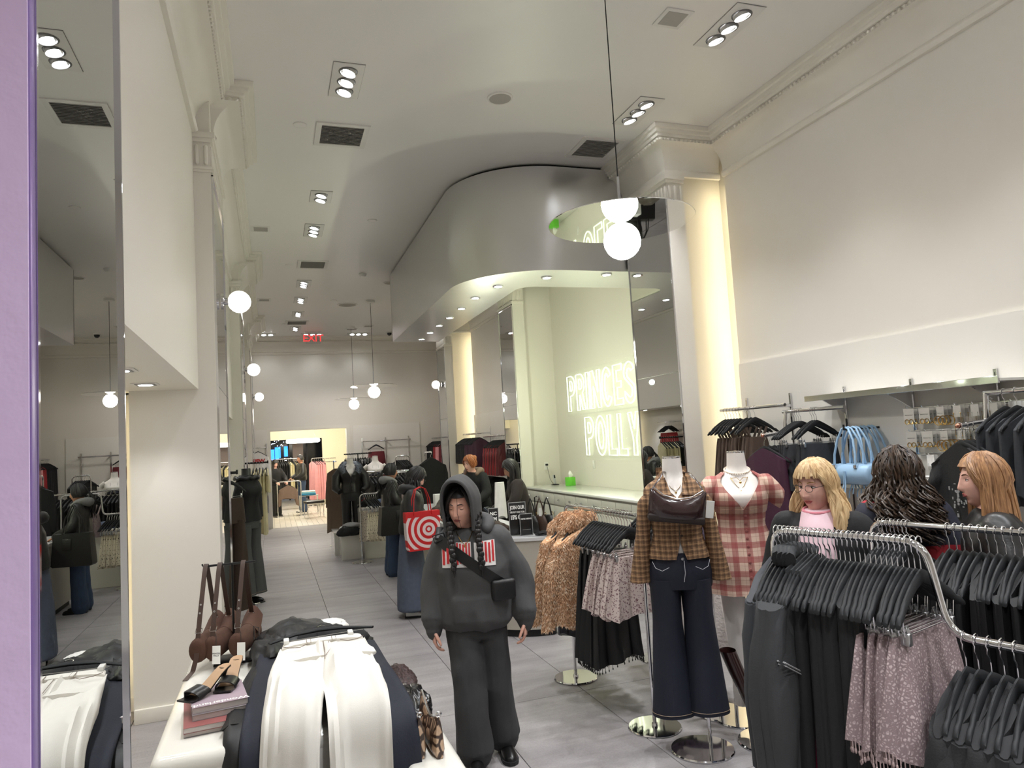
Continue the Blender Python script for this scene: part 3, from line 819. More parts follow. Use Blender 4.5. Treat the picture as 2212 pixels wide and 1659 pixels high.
def hang_body(W, L, Wb=None, hd=0.035, hdb=0.05, k=5, amp=0.012, seed=0.0, ztop=None, n=36, m=14, zlow=0.02, mb=None, y0=0.0, x0=0.0):
    """closed hanging garment body: sloped shoulders (or a straight waist at ztop), folds growing downwards"""
    Wb = Wb or W; mb = mb or MB(); rings = []
    for j in range(m + 1):
        t = j / m; hw = lerp(W, Wb, t ** 0.8) / 2; d = lerp(hd, hdb, t); ring = []
        for i in range(n):
            a = 2 * PI * i / n; c = math.cos(a); s = math.sin(a)
            x = hw * math.copysign(abs(c) ** 0.75, c); y = d * math.copysign(abs(s) ** 0.8, s)
            f = amp * (0.25 + 0.75 * t) * (math.sin(k * a * 1.0 + seed + 1.3 * t) + 0.6 * math.sin((2 * k + 1) * a + seed * 2.1))
            x += f * 0.35 * c; y += f * (0.4 + 0.6 * abs(s)) * (1 if s >= 0 else -1)
            zt = zsh(x) if ztop is None else ztop
            zb = -L + zlow * math.sin(3 * a + seed)
            ring.append((x0 + x, y0 + y, lerp(zt, zb, t)))
        rings.append(ring)
    return mb.loft(rings)
def hang_sleeve(s, W, Ls, r0=0.075, r1=0.055, seed=0.0, mb=None, out=0.05, fwd=0.0, n=14, m=9):
    mb = mb or MB(); rings = []
    for j in range(m + 1):
        t = j / m
        cx = s * (W / 2 - 0.05 + out * t ** 0.7); cz = zsh(0.2) + 0.01 - Ls * t; cy = fwd * t + 0.008 * math.sin(5 * t + seed)
        r = lerp(r0, r1, t) * (1 + 0.08 * math.sin(9 * t + seed * 3))
        if t < 0.12: r *= 0.8
        rings.append([(cx + r * math.cos(2 * PI * i / n) * 0.85, cy + r * math.sin(2 * PI * i / n) * 0.6 * (1 + 0.15 * math.sin(4 * PI * i / n + seed + 6 * t)), cz + 0.03 * s * math.cos(2 * PI * i / n) * -1) for i in range(n)])
    return mb.loft(rings)
def hang_legs(W, L, ztop, flare=1.2, seed=0.0, mb=None, hd=0.03):
    """trousers hanging from their waist"""
    mb = mb or MB()
    hang_body(W, -ztop + 0.27, W * 1.14, hd, hd * 1.3, 3, 0.006, seed, ztop, 28, 6, 0.0, mb)
    for s in (-1, 1):
        rings = []
        for j in range(11):
            t = j / 10; cx = s * (W * 0.27 + 0.012 * t); w = W * 0.29 * lerp(1, flare, t)
            rings.append([(cx + w * math.cos(2 * PI * i / 18) * (1 + 0.05 * math.sin(5 * PI * i / 9 + seed + 3 * t)), hd * 1.25 * math.sin(2 * PI * i / 18) * (1 + 0.25 * math.sin(3 * 2 * PI * i / 18 + seed * s + 2 * t)), lerp(ztop - 0.24, -L, t)) for i in range(18)])
        mb.loft(rings)
    return mb

# hangers -------------------------------------------------------------------------
def hanger_meshes():
    h = MB()
    pts = [(0, 0, -0.112), (0, 0, -0.06), (0.004, 0, -0.042), (0.014, 0, -0.03)]
    pts += [(0.0195 * math.cos(a) * 1.0, 0, 0.0195 * math.sin(a)) for a in [R(v) for v in (-50, -20, 20, 55, 90, 125, 160, 190)]]
    h.tube(pts, 0.0022, 6)
    hook = h.mesh('hook', CHROME, 60)
    b = MB(); rings = []
    for i in range(23):
        x = -0.21 + 0.42 * i / 22; a = abs(x) / 0.21
        zc = -0.105 - 0.118 * a ** 1.25; hh = lerp(0.022, 0.0145, a) * (0.55 if a > 0.97 else 1); y = 0.02 * a * a
        if 0.80 < a < 0.86: zc -= 0.004; hh *= 0.8
        d = 0.0075
        rings.append([(x, y + d * c * (1 if abs(s) < 0.9 else 0.6), zc + hh * s) for c, s in ((-1, -0.6), (-0.6, -1), (0.6, -1), (1, -0.6), (1, 0.6), (0.6, 1), (-0.6, 1), (-1, 0.6))])
    b.loft(rings)
    body = b.mesh('body', BLACKPL, 50)
    c = MB(); c.tube([(-0.155, 0.01, -0.262), (0.155, 0.01, -0.262)], 0.0022, 6)
    for s in (-1, 1): c.tube([(s * 0.155, 0.01, -0.262), (s * 0.165, 0.012, -0.20)], 0.0022, 6)
    bar = c.mesh('clip_bar', CHROME, 60)
    p = MB(); p.rbox((0, 0, -0.012), (0.02, 0.02, 0.04), 0.003, 1).rbox((0, 0.007, 0.012), (0.014, 0.004, 0.03), 0.001, 1, RX(0.3)).rbox((0, -0.007, 0.012), (0.014, 0.004, 0.03), 0.001, 1, RX(-0.3))
    clip = p.mesh('clip', STEEL, 40)
    return hook, body, bar, clip
HK, HB, HBAR, HCLIP = hanger_meshes()
def frame(p, ang, z=None):
    """matrix of something hanging at point p of a rail running in direction ang (radians from +X)"""
    return T(*p) @ RZ(ang - PI / 2)
def hanger(M, label, group, clip=False):
    t = thing('clothes_hanger', label, 'hanger', group=group, M=M)
    put('hook', HK, t); put('body', HB, t)
    if clip:
        put('clip_bar', HBAR, t)
        for s in (-1, 1): put('clip', HCLIP, t, T(s * 0.14, 0.01, -0.262))
    return t
def garment(name, meshes, M, label, cat, group=None):
    """meshes: one mesh, or [(part name, mesh)]"""
    if isinstance(meshes, list):
        t = thing(name, label, cat, group=group, M=M)
        for n, m in meshes:
            o = put(n, m, t)
            if n == 'bead_fringe': o['kind'] = 'stuff'
        return t
    o = put(name, meshes, None, M)
    return tag(o, label, cat, group)

# racks ---------------------------------------------------------------------------
def arc_path(pts, r=0.06, n=5):
    """polyline with rounded corners"""
    P = [Vector(p) for p in pts]; out = [P[0]]
    for i in range(1, len(P) - 1):
        a, b, c = P[i - 1], P[i], P[i + 1]
        u = (a - b); v = (c - b); rr = min(r, u.length * 0.45, v.length * 0.45)
        s = b + u.normalized() * rr; e = b + v.normalized() * rr
        for k in range(n + 1):
            t = k / n; out.append(s * (1 - t) ** 2 + b * 2 * t * (1 - t) + e * t * t)
    out.append(P[-1])
    return out
def rack(label, pts, r=0.0125, base_r=0.16, posts=(True, True), base_dir=None):
    """chrome garment rack: pts = rail points from end to end (world), posts go down to disc bases"""
    o = Vector((pts[0][0], pts[0][1], 0)); t = thing('clothes_rack', label, 'clothes rack', o)
    L = [Vector(p) - o for p in pts]
    full = []
    if posts[0]: full.append(Vector((L[0].x, L[0].y, 0.02)))
    full += L
    if posts[1]: full.append(Vector((L[-1].x, L[-1].y, 0.02)))
    MB().tube(arc_path(full, 0.07), r, 12).build('rail_frame', CHROME, t, 60)
    for k, e in zip((0, -1), posts):
        if e:
            b = L[k]
            MB().lathe([(0.001, 0.0), (base_r, 0.0), (base_r + 0.002, 0.006), (base_r - 0.003, 0.013), (0.02, 0.014), (0.018, 0.03), (r, 0.032)], 40, T(b.x, b.y, 0.001)).build('base_plate', CHROME, t, 30)
    return t
def along(p, q, s): return Vector(p).lerp(Vector(q), s)
def rail_ang(p, q): return math.atan2(q[1] - p[1], q[0] - p[0])
def jit(a): return (random.random() - 0.5) * 2 * a

# mannequin form: (z, half width, half depth, centre y), front towards -y
FORM = [(0.88, (0.15, 0.095, 0.012)), (0.94, (0.172, 0.11, 0.012)), (1.02, (0.178, 0.118, 0.012)), (1.13, (0.156, 0.107, 0.006)), (1.24, (0.124, 0.09, 0.0)), (1.31, (0.134, 0.098, -0.006)),
        (1.37, (0.150, 0.118, -0.022)), (1.42, (0.158, 0.12, -0.022)), (1.47, (0.166, 0.098, -0.008)), (1.505, (0.162, 0.082, 0.0)), (1.535, (0.135, 0.072, 0.002)), (1.56, (0.09, 0.064, 0.006)), (1.59, (0.062, 0.058, 0.01)), (1.685, (0.054, 0.054, 0.014))]
MANNEQ = mat('mannequin_white', (232, 226, 220), rough=0.35, var=0.01)
def form_ring(z, off=0.0, n=32):
    hw, hd, cy = interp(FORM, z)
    return [((hw + off) * math.sin(2 * PI * i / n), cy - (hd + off) * math.cos(2 * PI * i / n), z) for i in range(n)]
def form_torso(z0=0.985):
    zs = [z0 + (1.685 - z0) * i / 40 for i in range(41)]
    return MB().loft([form_ring(z) for z in zs])
def wear(z_top, z_bot, off=0.012, alpha=None, flare=None, k=0, amp=0.0, m=26, n=44, th=0.004, tab=None, seed=0.0, hem=0.0):
    """sheet of cloth round the form; alpha(z) = half angle left open at the front"""
    tab = tab or FORM
    def fn(u, v):
        z = lerp(z_top, z_bot, u); hw, hd, cy = interp(tab, z)
        a0 = alpha(z) if alpha else 0.0
        a = lerp(a0, 2 * PI - a0, v)
        e = off + (flare(z) if flare else 0)
        f = amp * u * math.sin(k * a + seed) + 0.3 * amp * math.sin((2 * k + 3) * a + seed + 4 * u)
        return ((hw + e + f) * math.sin(a), cy - (hd + e + f) * math.cos(a), z + hem * math.cos(2 * a + seed) * u)
    return MB().sheet(fn, m, n, th)
def base_disc(t, x, y, r=0.17):
    MB().lathe([(0.001, 0.0), (r, 0.0), (r + 0.002, 0.006), (r - 0.003, 0.013), (0.001, 0.014)], 40, T(x, y, 0.001)).build('base_plate', CHROME, t, 30)
def capped_neck(t):
    MB().lathe([(0.053, 1.684), (0.055, 1.69), (0.053, 1.697), (0.001, 1.699)], 28, T(0, 0.014, 0)).build('neck_cap', CHROME, t)
def chain(pts, r=0.0025): return MB().tube(pts, r, 5)
# ================================================================== RACK A: foreground rack with jackets and blush skirts
A0, A1 = (1.80, 2.295, 1.45), (1.948, 1.755, 1.45)
A2, A3 = (1.956, 1.70, 1.174), (2.065, 1.236, 1.174)
rack('two level chrome rack full of black hangers, jackets and blush snake print skirts', [A0, A1, A2, A3])
ANG = rail_ang(A0, A1)
# meshes
JK = [MB() for _ in range(2)]
def jacket_parts(seed, m_body, m_trim, L=0.90, W=0.48):
    body = hang_body(W, L, W * 1.04, 0.045, 0.06, 4, 0.012, seed, n=40, m=16)
    band = hang_body(W * 1.0, L + 0.055, W * 0.96, 0.058, 0.055, 6, 0.003, seed, -L + 0.005, 30, 2, 0.0)
    sl = []
    for s in (-1, 1):
        q = hang_sleeve(s, W, 0.66, 0.085, 0.06, seed + s, out=0.10, fwd=-0.03); sl.append(q.mesh('sleeve', m_body, 50))
        sl.append(MB().tube([(s * (W / 2 - 0.09), -0.055, zsh(0.2) - 0.24), (s * (W / 2 + 0.04), -0.062, zsh(0.2) - 0.17)], 0.003, 4).tube([(s * (W / 2 - 0.09), -0.058, zsh(0.2) - 0.25), (s * (W / 2 + 0.04), -0.064, zsh(0.2) - 0.18)], 0.002, 4).mesh('stitching', m_trim, 0))
    col = MB()
    for s in (-1, 1):
        col.sheet(lambda u, v: (s * lerp(0.01, 0.10, v), lerp(-0.045, -0.055, u) + 0.02 * v, lerp(-0.07, -0.15, u) - 0.05 * v), 4, 4, 0.008)
    col.tube([(-0.08, 0.02, -0.09), (-0.05, 0.04, -0.075), (0.05, 0.04, -0.075), (0.08, 0.02, -0.09)], 0.02, 8, flat=1.6)
    zp = MB().tube([(0, -0.05, -0.15), (0.005, -0.062, -0.5), (0, -0.065, -L)], 0.004, 5).mesh('zip', STEEL, 0)
    bt = [MB().lathe([(0.001, 0.004), (0.009, 0.004), (0.009, 0)], 10, T(x, -0.062, -L - 0.025) @ RX(PI / 2)).mesh('snap_button', STEEL, 40) for x in (-0.15, -0.07, 0.07, 0.15)]
    return [('body', body.mesh('body', m_body, 50)), ('waistband', band.mesh('waistband', m_body, 50)), ('sleeve', sl[0]), ('sleeve', sl[2]), ('stitching', sl[1]), ('stitching', sl[3]), ('collar', col.mesh('collar', m_body, 50)), ('zip', zp)] + [('snap_button', b) for b in bt]
STITCH = mat('grey_thread', (150, 150, 150), rough=0.8)
JP = [jacket_parts(s, F_CHAR, STITCH) for s in (0.3, 2.1)]
g_long = [hang_body(0.36, 1.0, 0.42, 0.03, 0.045, 5, 0.012, s, n=32).mesh('long_top', F_BLACK, 50) for s in (0.2, 1.7, 3.3)]
for q in (0.5,): pass
g_char = [hang_sleeve(1, 0.43, 0.55, seed=s, mb=hang_sleeve(-1, 0.43, 0.55, seed=s + 1, mb=hang_body(0.43, 0.72, 0.44, 0.035, 0.05, 5, 0.014, s, n=32))).mesh('charcoal_top', F_CHAR2, 50) for s in (0.9, 2.6)]
g_mag = hang_body(0.24, 0.95, 0.40, 0.02, 0.04, 6, 0.014, 0.4, -0.33, 32).tube([(-0.1, 0, -0.33), (-0.13, 0, zsh(0.13))], 0.004, 5).tube([(0.1, 0, -0.33), (0.13, 0, zsh(0.13))], 0.004, 5).mesh('slip_dress', F_MAG, 50)
def skirt_mesh(L, W, Wb, m, seed, amp=0.02, k=6, beads=None, name='skirt', zt=-0.27):
    b = hang_body(W, L, Wb, 0.018, 0.05, k, amp, seed, zt, 44, 14, 0.02).mesh(name, m, 50)
    if not beads: return b
    r = MB()
    for i in range(46):
        a = 2 * PI * i / 46; c, s = math.cos(a), math.sin(a)
        x = Wb / 2 * math.copysign(abs(c) ** 0.75, c); y = 0.05 * math.copysign(abs(s) ** 0.8, s)
        z = -L + 0.02 * math.sin(3 * a + seed)
        r.tube([(x, y, z + 0.006), (x, y, z - 0.02)], 0.0022, 4).sphere((x, y, z - 0.026), (0.0045, 0.0045, 0.009), 5, 4)
    return [('skirt_body', b), ('bead_fringe', r.mesh('bead_fringe', beads, 50))]
BEADP = mat('blush_beads', (170, 150, 148), rough=0.2, metal=0.3)
sk_blush = [skirt_mesh(0.60, 0.36, 0.52, F_BLUSH, s, 0.018, 5, BEADP) for s in (0.1, 1.9, 4.0)]
HG = 'black hangers on the foreground rack'
HLAB = 'black contoured plastic hanger on the upper rail of the foreground chrome rack'
n = 30
for i in range(n):
    s = 0.03 + 0.94 * i / (n - 1)
    M = frame(along(A0, A1, s), ANG) @ RZ(jit(0.06) + 0.05)
    clip = i >= 22
    hanger(M, HLAB if not clip else 'black plastic clip hanger holding a blush skirt on the foreground rack', HG if not clip else 'clip hangers on the foreground rack', clip)
    if i < 4: garment('sweatshirt', g_char[i % 2], M, 'charcoal long sleeve top at the end of the foreground rack beside the checked dress', 'top', 'charcoal tops on the foreground rack')
    elif i < 8: garment('jacket', JP[i % 2], M @ RZ(PI), 'charcoal zip jacket with pale double stitching on the foreground rack', 'jacket', 'charcoal jackets on the foreground rack')
    elif i in (9, 11): garment('slip_dress', g_mag, M, 'magenta slip dress with thin straps between black clothes on the foreground rack', 'dress', 'magenta slips on the foreground rack')
    elif i < 22: garment('long_dress', g_long[i % 3], M, 'long black dress under black hangers on the foreground rack', 'dress', 'black dresses on the foreground rack')
    elif i % 2 == 0: garment('skirt', sk_blush[i % 3], M, 'blush snake print skirt with beaded hem on the foreground rack', 'skirt', 'blush skirts on the foreground rack')
g_tee = [hang_sleeve(1, 0.42, 0.25, 0.09, 0.085, s, mb=hang_sleeve(-1, 0.42, 0.25, 0.09, 0.085, s, mb=hang_body(0.44, 0.80, 0.46, 0.03, 0.05, 5, 0.014, s, n=32))).mesh('black_top', F_BLACK, 50) for s in (0.4, 1.5, 2.9)]
for i in range(12):
    s = 0.08 + 0.80 * i / 11
    M = frame(along(A2, A3, s), rail_ang(A2, A3)) @ RZ(jit(0.05) + 0.05)
    hanger(M, 'black contoured hanger on the low rail of the foreground rack', 'hangers on the low rail')
    o = garment('jumper', g_tee[i % 3], M, 'black knit top on the low rail of the foreground rack', 'top', 'black tops on the low rail')
    if i == 11:
        for dx, dz in ((0.1, -0.3), (0.13, -0.34)):
            MB(T(dx, -0.06, dz)).rbox((0, 0, 0), (0.06, 0.002, 0.022), 0.001, 1).build('label_tag', CARD, o)
# ---- RACK B behind it
B0, B1 = (2.487, 2.503, 1.40), (2.70, 1.43, 1.40)
rack('plain chrome rack of black tops standing behind the foreground rack', [B0, B1])
BANG = rail_ang(B0, B1)
g_lace = [hang_body(0.42, 0.70, 0.44, 0.03, 0.05, 6, 0.012, s, n=32).mesh('satin_blouse', F_BLACK2, 50) for s in (0.4, 2.2)]
for i in range(8):
    M = frame(along(B0, B1, 0.04 + 0.016 * i), BANG) @ RZ(jit(0.05))
    hanger(M, 'black hanger in the tight bunch at the end of the second chrome rack', 'bunched hangers on the second rack')
    garment('satin_blouse', g_lace[i % 2], M, 'black top in the tight bunch on the second chrome rack', 'top', 'bunched tops on the second rack')
for i in range(24):
    M = frame(along(B0, B1, 0.30 + 0.027 * i), BANG) @ RZ(jit(0.08) + 0.08)
    hanger(M, 'black hanger on the middle of the second chrome rack', 'hangers on the second rack')
    garment('satin_blouse', g_lace[i % 2], M, 'black satin top on the middle of the second chrome rack', 'top', 'tops on the second rack')

# ================================================================== RACK C: fur coats, clip skirts
C0, C1 = (2.16, 5.20, 1.32), (2.225, 4.12, 1.32)
rack('chrome rack on disc bases holding caramel fur coats and leopard skirts', [C0, C1], base_r=0.165)
CANG = rail_ang(C0, C1)
FURB = spotted('caramel_fur_base', (196, 152, 114), (236, 214, 186), 42, 0.30, rough=0.95, distort=0.02)
def fur_mat():
    m, nt, p = new_mat('caramel_fur')
    tc = node(nt, 'ShaderNodeTexCoord')
    v = node(nt, 'ShaderNodeTexVoronoi'); v.inputs['Scale'].default_value = 38; nt.links.new(tc.outputs['Object'], v.inputs['Vector'])
    nz = node(nt, 'ShaderNodeTexNoise'); nz.inputs['Scale'].default_value = 5; nt.links.new(tc.outputs['Object'], nz.inputs['Vector'])
    a = ramp(nt, v.outputs['Distance'], [(0.0, (250, 236, 216)), (0.28, (244, 224, 200)), (0.42, (214, 174, 138)), (1.0, (200, 154, 116))])
    b = ramp(nt, nz.outputs['Fac'], [(0.35, (186, 142, 108)), (0.62, (240, 216, 186))])
    mx = node(nt, 'ShaderNodeMix', data_type='RGBA'); mx.inputs[0].default_value = 0.35
    nt.links.new(a, mx.inputs[6]); nt.links.new(b, mx.inputs[7]); nt.links.new(mx.outputs[2], p.inputs['Base Color'])
    p.inputs['Roughness'].default_value = 0.8
    MATS['caramel_fur'] = m
    return m
FUR = fur_mat()
def fur_blades(src, count, length, down=0.6, seed=1, w=0.0026):
    """short tapered tufts over the faces of src"""
    rnd = random.Random(seed); out = MB()
    ar = []; tot = 0
    for f in src.f:
        p = [src.v[i] for i in f[:4]]
        if len(f) > 8: ar.append(tot); continue
        A = ((p[1] - p[0]).cross(p[2] - p[0])).length; tot += A; ar.append(tot)
    import bisect
    vs = []; fs = []
    for _ in range(count):
        k = bisect.bisect_left(ar, rnd.random() * tot); f = src.f[min(k, len(src.f) - 1)]
        p = [src.v[i] for i in f[:4]]
        if len(p) < 4: p.append(p[2])
        u, v = rnd.random(), rnd.random()
        c = p[0].lerp(p[1], u).lerp(p[3].lerp(p[2], u), v)
        nn = (p[1] - p[0]).cross(p[3] - p[0])
        if nn.length < 1e-12: continue
        nn.normalize()
        if nn.dot(c - Vector((c.x * 0.0, 0, c.z))) < 0: nn = -nn
        d = (nn + Vector((rnd.uniform(-.5, .5), rnd.uniform(-.5, .5), rnd.uniform(-.4, .4) - down))).normalized()
        L = length * rnd.uniform(0.6, 1.2); s = d.orthogonal().normalized()
        s = (Matrix.Rotation(rnd.random() * 6.28, 3, d) @ s) * w
        o = len(vs)
        vs += [c - s, c + s, c + d * L * 0.6 + s * 0.7 + Vector((0, 0, -L * 0.1)), c + d * L + Vector((0, 0, -L * 0.35)), c + d * L * 0.6 - s * 0.7 + Vector((0, 0, -L * 0.1))]
        fs.append((o, o + 1, o + 2, o + 3, o + 4))
    out.add(vs, fs)
    return out
def fur_coat(M, seed, label):
    t = thing('fur_coat', label, 'coat', M=M, group='fur coats')
    body = hang_body(0.50, 0.80, 0.60, 0.085, 0.13, 4, 0.02, seed, n=40, m=16)
    body.build('coat_body', FURB, t, 50)
    parts = [(body, 15000, 'body_fur')]
    for s in (-1, 1):
        q = hang_sleeve(s, 0.50, 0.60, 0.10, 0.085, seed, out=0.09, fwd=-0.05, n=18); q.build('sleeve', FURB, t, 50); parts.append((q, 4500, 'sleeve_fur'))
    c = MB().tube([(-0.13, -0.06, -0.26), (-0.12, -0.05, -0.15), (-0.07, 0.03, -0.075), (0.07, 0.03, -0.075), (0.12, -0.05, -0.15), (0.13, -0.06, -0.26)], [0.03, 0.05, 0.055, 0.055, 0.05, 0.03], 12)
    c.build('collar', FURB, t, 50); parts.append((c, 3000, 'collar_fur'))
    for q, n_, nm in parts:
        o = fur_blades(q, int(n_ * 1.5), 0.019, 0.7, int(seed * 10) + n_).build(nm, FUR, t, 0); o['kind'] = 'stuff'
for s, sd, off, lb in ((0.10, 0.5, 0.0, 'shaggy caramel fur coat half hidden behind the other fur coat'), (0.26, 1.4, 0.03, 'shaggy caramel fur coat with pale spots hanging in full view')):
    M = frame(along(C0, C1, s), CANG) @ T(0.02, 0, -0.01) @ RZ(0.2 + off)
    hanger(M, 'black hanger inside a caramel fur coat', 'fur coat hangers'); fur_coat(M, sd, lb)
g_seq = hang_body(0.36, 0.92, 0.42, 0.03, 0.08, 5, 0.015, 0.7, n=36).mesh('sequin_dress', F_SEQ, 50)
M = frame(along(C0, C1, 0.17), CANG) @ RZ(0.1); hanger(M, 'black hanger of the navy sequin dress', 'rack hangers between the furs')
garment('sequin_dress', g_seq, M, 'navy sequin dress showing below the fur coats', 'dress')
g_blk = [skirt_mesh(1.02, 0.30, 0.46, F_BLACK2, s, 0.03, 7, mat('black_beads', (12, 12, 12), rough=0.2), zt=-0.272) for s in (0.6, 2.0)]
sk_leo = [skirt_mesh(0.64, 0.34, 0.52, F_LEO, s, 0.03, 6) for s in (0.4, 1.6, 2.7)]
for i in range(14):
    s = 0.42 + 0.036 * i
    M = frame(along(C0, C1, s), CANG) @ RZ(jit(0.05) + 0.12)
    hanger(M, 'black contoured clip hanger on the fur coat rack', 'hangers on the fur coat rack', i % 2 == 1)
    if i in (1, 3, 5): garment('skirt', g_blk[i % 2], M, 'long black skirt with beaded fringe on the fur coat rack', 'skirt', 'long black skirts on the fur coat rack')
    if i in (7, 9, 11, 13): garment('skirt', sk_leo[i % 3], M, 'leopard print ruffled skirt on the fur coat rack', 'skirt', 'leopard skirts on the fur coat rack')
# ---- RACK D behind the mannequins
D0, D1 = (2.95, 5.30, 1.32), (2.72, 4.13, 1.32)
rack('chrome rack behind the checked dress mannequin with white lace clothes', [D0, D1], base_r=0.16)
DANG = rail_ang(D0, D1)
F_LACE = fab('white_lace', (226, 218, 214), rough=0.6, bump=0.6, bscale=55)
F_MIXP = spotted('plum_grey_print', (92, 80, 98), (44, 36, 48), 40, 0.4, third=(140, 128, 138), rough=0.7, distort=0.05)
gD = {'lace': skirt_mesh(0.98, 0.34, 0.5, F_LACE, 0.3, 0.03, 6), 'cream': hang_body(0.36, 0.8, 0.4, 0.03, 0.05, 5, 0.012, 1.1, n=32).mesh('cream_top', F_WHITE, 50),
      'print': hang_body(0.36, 0.92, 0.42, 0.03, 0.05, 5, 0.012, 2.1, n=32).mesh('print_dress', F_MIXP, 50), 'blk': hang_body(0.4, 0.7, 0.42, 0.03, 0.05, 5, 0.012, 2.1, n=32).mesh('black_top', F_BLACK, 50)}
for i, (s, kk, lb, ct) in enumerate(((0.06, 'blk', 'black top at the counter end of the rack behind the mannequins', 'top'), (0.12, 'blk', 'black top at the counter end of the rack behind the mannequins', 'top'), (0.18, 'blk', 'black top at the counter end of the rack behind the mannequins', 'top'), (0.5, 'cream', 'white top hanging behind the checked dress', 'top'), (0.62, 'print', 'plum and grey print dress hanging behind the checked dress', 'dress'), (0.84, 'lace', 'white lace skirt seen below the checked dress', 'skirt'))):
    M = frame(along(D0, D1, s), DANG) @ RZ(jit(0.05))
    hanger(M, 'black hanger on the rack behind the mannequins', 'hangers behind the mannequins', kk == 'lace')
    garment({'blk': 'black_blouse', 'cream': 'white_blouse', 'print': 'print_dress', 'lace': 'lace_skirt'}[kk], gD[kk], M, lb, ct, 'black tops behind the mannequins' if kk == 'blk' else None)

# ================================================================== MANNEQUIN with checked jacket, dark jeans and bag
PLAID = plaid('brown_check', (138, 104, 74), [(0.03, 0.009, 0.0, (64, 44, 30), 0.55), (0.03, 0.004, 0.014, (176, 142, 104), 0.55), (0.015, 0.0018, 0.006, (44, 30, 22), 0.4)])
RPLAID = plaid('red_check', (206, 178, 160), [(0.085, 0.036, 0.0, (140, 44, 50), 0.62), (0.0425, 0.0025, 0.02, (120, 60, 50), 0.4)])
m1 = thing('mannequin', 'headless white mannequin in brown checked jacket and dark blue flared jeans', 'mannequin', (2.27, 3.76, 0), -0.42)
form_torso().build('torso_form', MANNEQ, m1); capped_neck(m1); base_disc(m1, 0.05, -0.02, 0.18)
MB().tube([(0.105, 0.02, 0.015), (0.1, 0.02, 0.5)], 0.011, 12).build('support_pole', CHROME, m1)
def legs_sheet(t, m, z_hip, z_hem, r_knee, r_hem, sep=0.088, hips=(0.185, 0.125), asym=0.0):
    b = wear(z_hip, 0.93, 0.012, n=40, m=10)
    b.build('seat', m, t, 60)
    for s in (-1, 1):
        rings = []
        for j in range(19):
            u = j / 18; z = lerp(0.98, z_hem + (asym if s > 0 else 0), u)
            hw = interp([(0, (0.092,)), (0.3, (0.085,)), (0.55, (r_knee,)), (1, (r_hem,))], u)[0]
            hd = interp([(0, (0.118,)), (0.3, (0.10,)), (0.55, (r_knee * 1.02,)), (1, (r_hem * 1.08,))], u)[0]
            cx = s * (sep + 0.012 * u); cy = 0.012 - 0.01 * u
            rings.append([(cx + hw * math.sin(2 * PI * i / 28) * (1 + 0.03 * math.sin(3 * 2 * PI * i / 28 + 4 * u)), cy - hd * math.cos(2 * PI * i / 28) * (1 + 0.03 * math.sin(4 * 2 * PI * i / 28 + 3 * u)), z + 0.012 * math.cos(2 * PI * i / 28) * u) for i in range(28)])
        lg = MB().loft(rings); lg.build('trouser_leg', m, t, 60)
        hem = [rings[-1][i] for i in range(28)]
        MB().tube([(p[0], p[1], p[2] + 0.02) for p in hem], 0.0018, 4, closed=True).build('hem_stitching', mat('tan_thread', (140, 120, 100)), t)
jn = thing('jeans', 'dark indigo flared jeans on the checked jacket mannequin', 'jeans', (2.27, 3.76, 0), -0.42)
legs_sheet(jn, F_NAVY, 1.14, 0.20, 0.098, 0.122, asym=0.01)
for s in (-1, 1):
    MB().tube([(s * 0.165, -0.085, 1.095), (s * 0.15, -0.105, 1.06), (s * 0.115, -0.122, 1.045), (s * 0.075, -0.132, 1.065)], 0.0017, 4).build('pocket_stitching', mat('pale_thread', (190, 190, 195)), jn)
MB().tube([(0.012, -0.128, 1.10), (0.014, -0.133, 1.03), (0.004, -0.13, 0.98)], 0.002, 4).build('fly_stitching', mat('pale_thread', (190, 190, 195)), jn)
MB().lathe([(0.001, 0.005), (0.008, 0.004), (0.009, 0)], 12, T(0.005, -0.125, 1.11) @ RX(PI / 2)).build('button', STEEL, jn)
jk = thing('checked_jacket', 'fitted brown checked jacket with wide collar on the mannequin in jeans', 'jacket', (2.27, 3.76, 0), -0.42)
def vneck(z0, z1, w, base=0.03, hem_open=None):
    def f(z):
        if z > z0: return lerp(base, w, min(1, (z - z0) / (z1 - z0)))
        if hem_open and z < hem_open[0]: return base + hem_open[1] * (hem_open[0] - z)
        return base
    return f
wear(1.575, 1.105, 0.016, vneck(1.46, 1.57, 0.6, 0.012, (1.2, 1.6)), lambda z: 0.010 * max(0, (1.2 - z) / 0.1), 9, 0.004, 34, 64).build('jacket_body', PLAID, jk, 60)
for s in (-1, 1):
    rings = []
    for j in range(15):
        u = j / 14
        cx = s * interp([(0, (0.13,)), (0.10, (0.165,)), (0.5, (0.20,)), (1, (0.235,))], u)[0]; cz = interp([(0, (1.515,)), (0.10, (1.475,)), (1, (0.965,))], u)[0]
        r = interp([(0, (0.035,)), (0.10, (0.06,)), (0.5, (0.05,)), (1, (0.074,))], u)[0]
        nrm = (s * 0.5 * max(0, 1 - u * 5), 0, 1)
        rings.append([(cx + r * 0.85 * math.cos(2 * PI * i / 20), 0.0 + r * (0.95 if u < 0.8 else 0.8) * math.sin(2 * PI * i / 20) * (1 + 0.06 * math.sin(4 * PI * i / 10 + 9 * u)), cz - s * 0.04 * max(0, 1 - 4 * u) * math.cos(2 * PI * i / 20)) for i in range(20)])
    MB().loft(rings).build('sleeve', PLAID, jk, 60)
    # collar leaf
    MB().sheet(lambda u, v: (s * lerp(lerp(0.06, 0.03, u), lerp(0.10, 0.135, u), v), lerp(0.01, lerp(-0.135, -0.09, v), u), lerp(1.615, lerp(1.475, 1.485, v), u) - 0.04 * v * (1 - 0.5 * u)), 8, 5, 0.006).build('collar', PLAID, jk, 60)
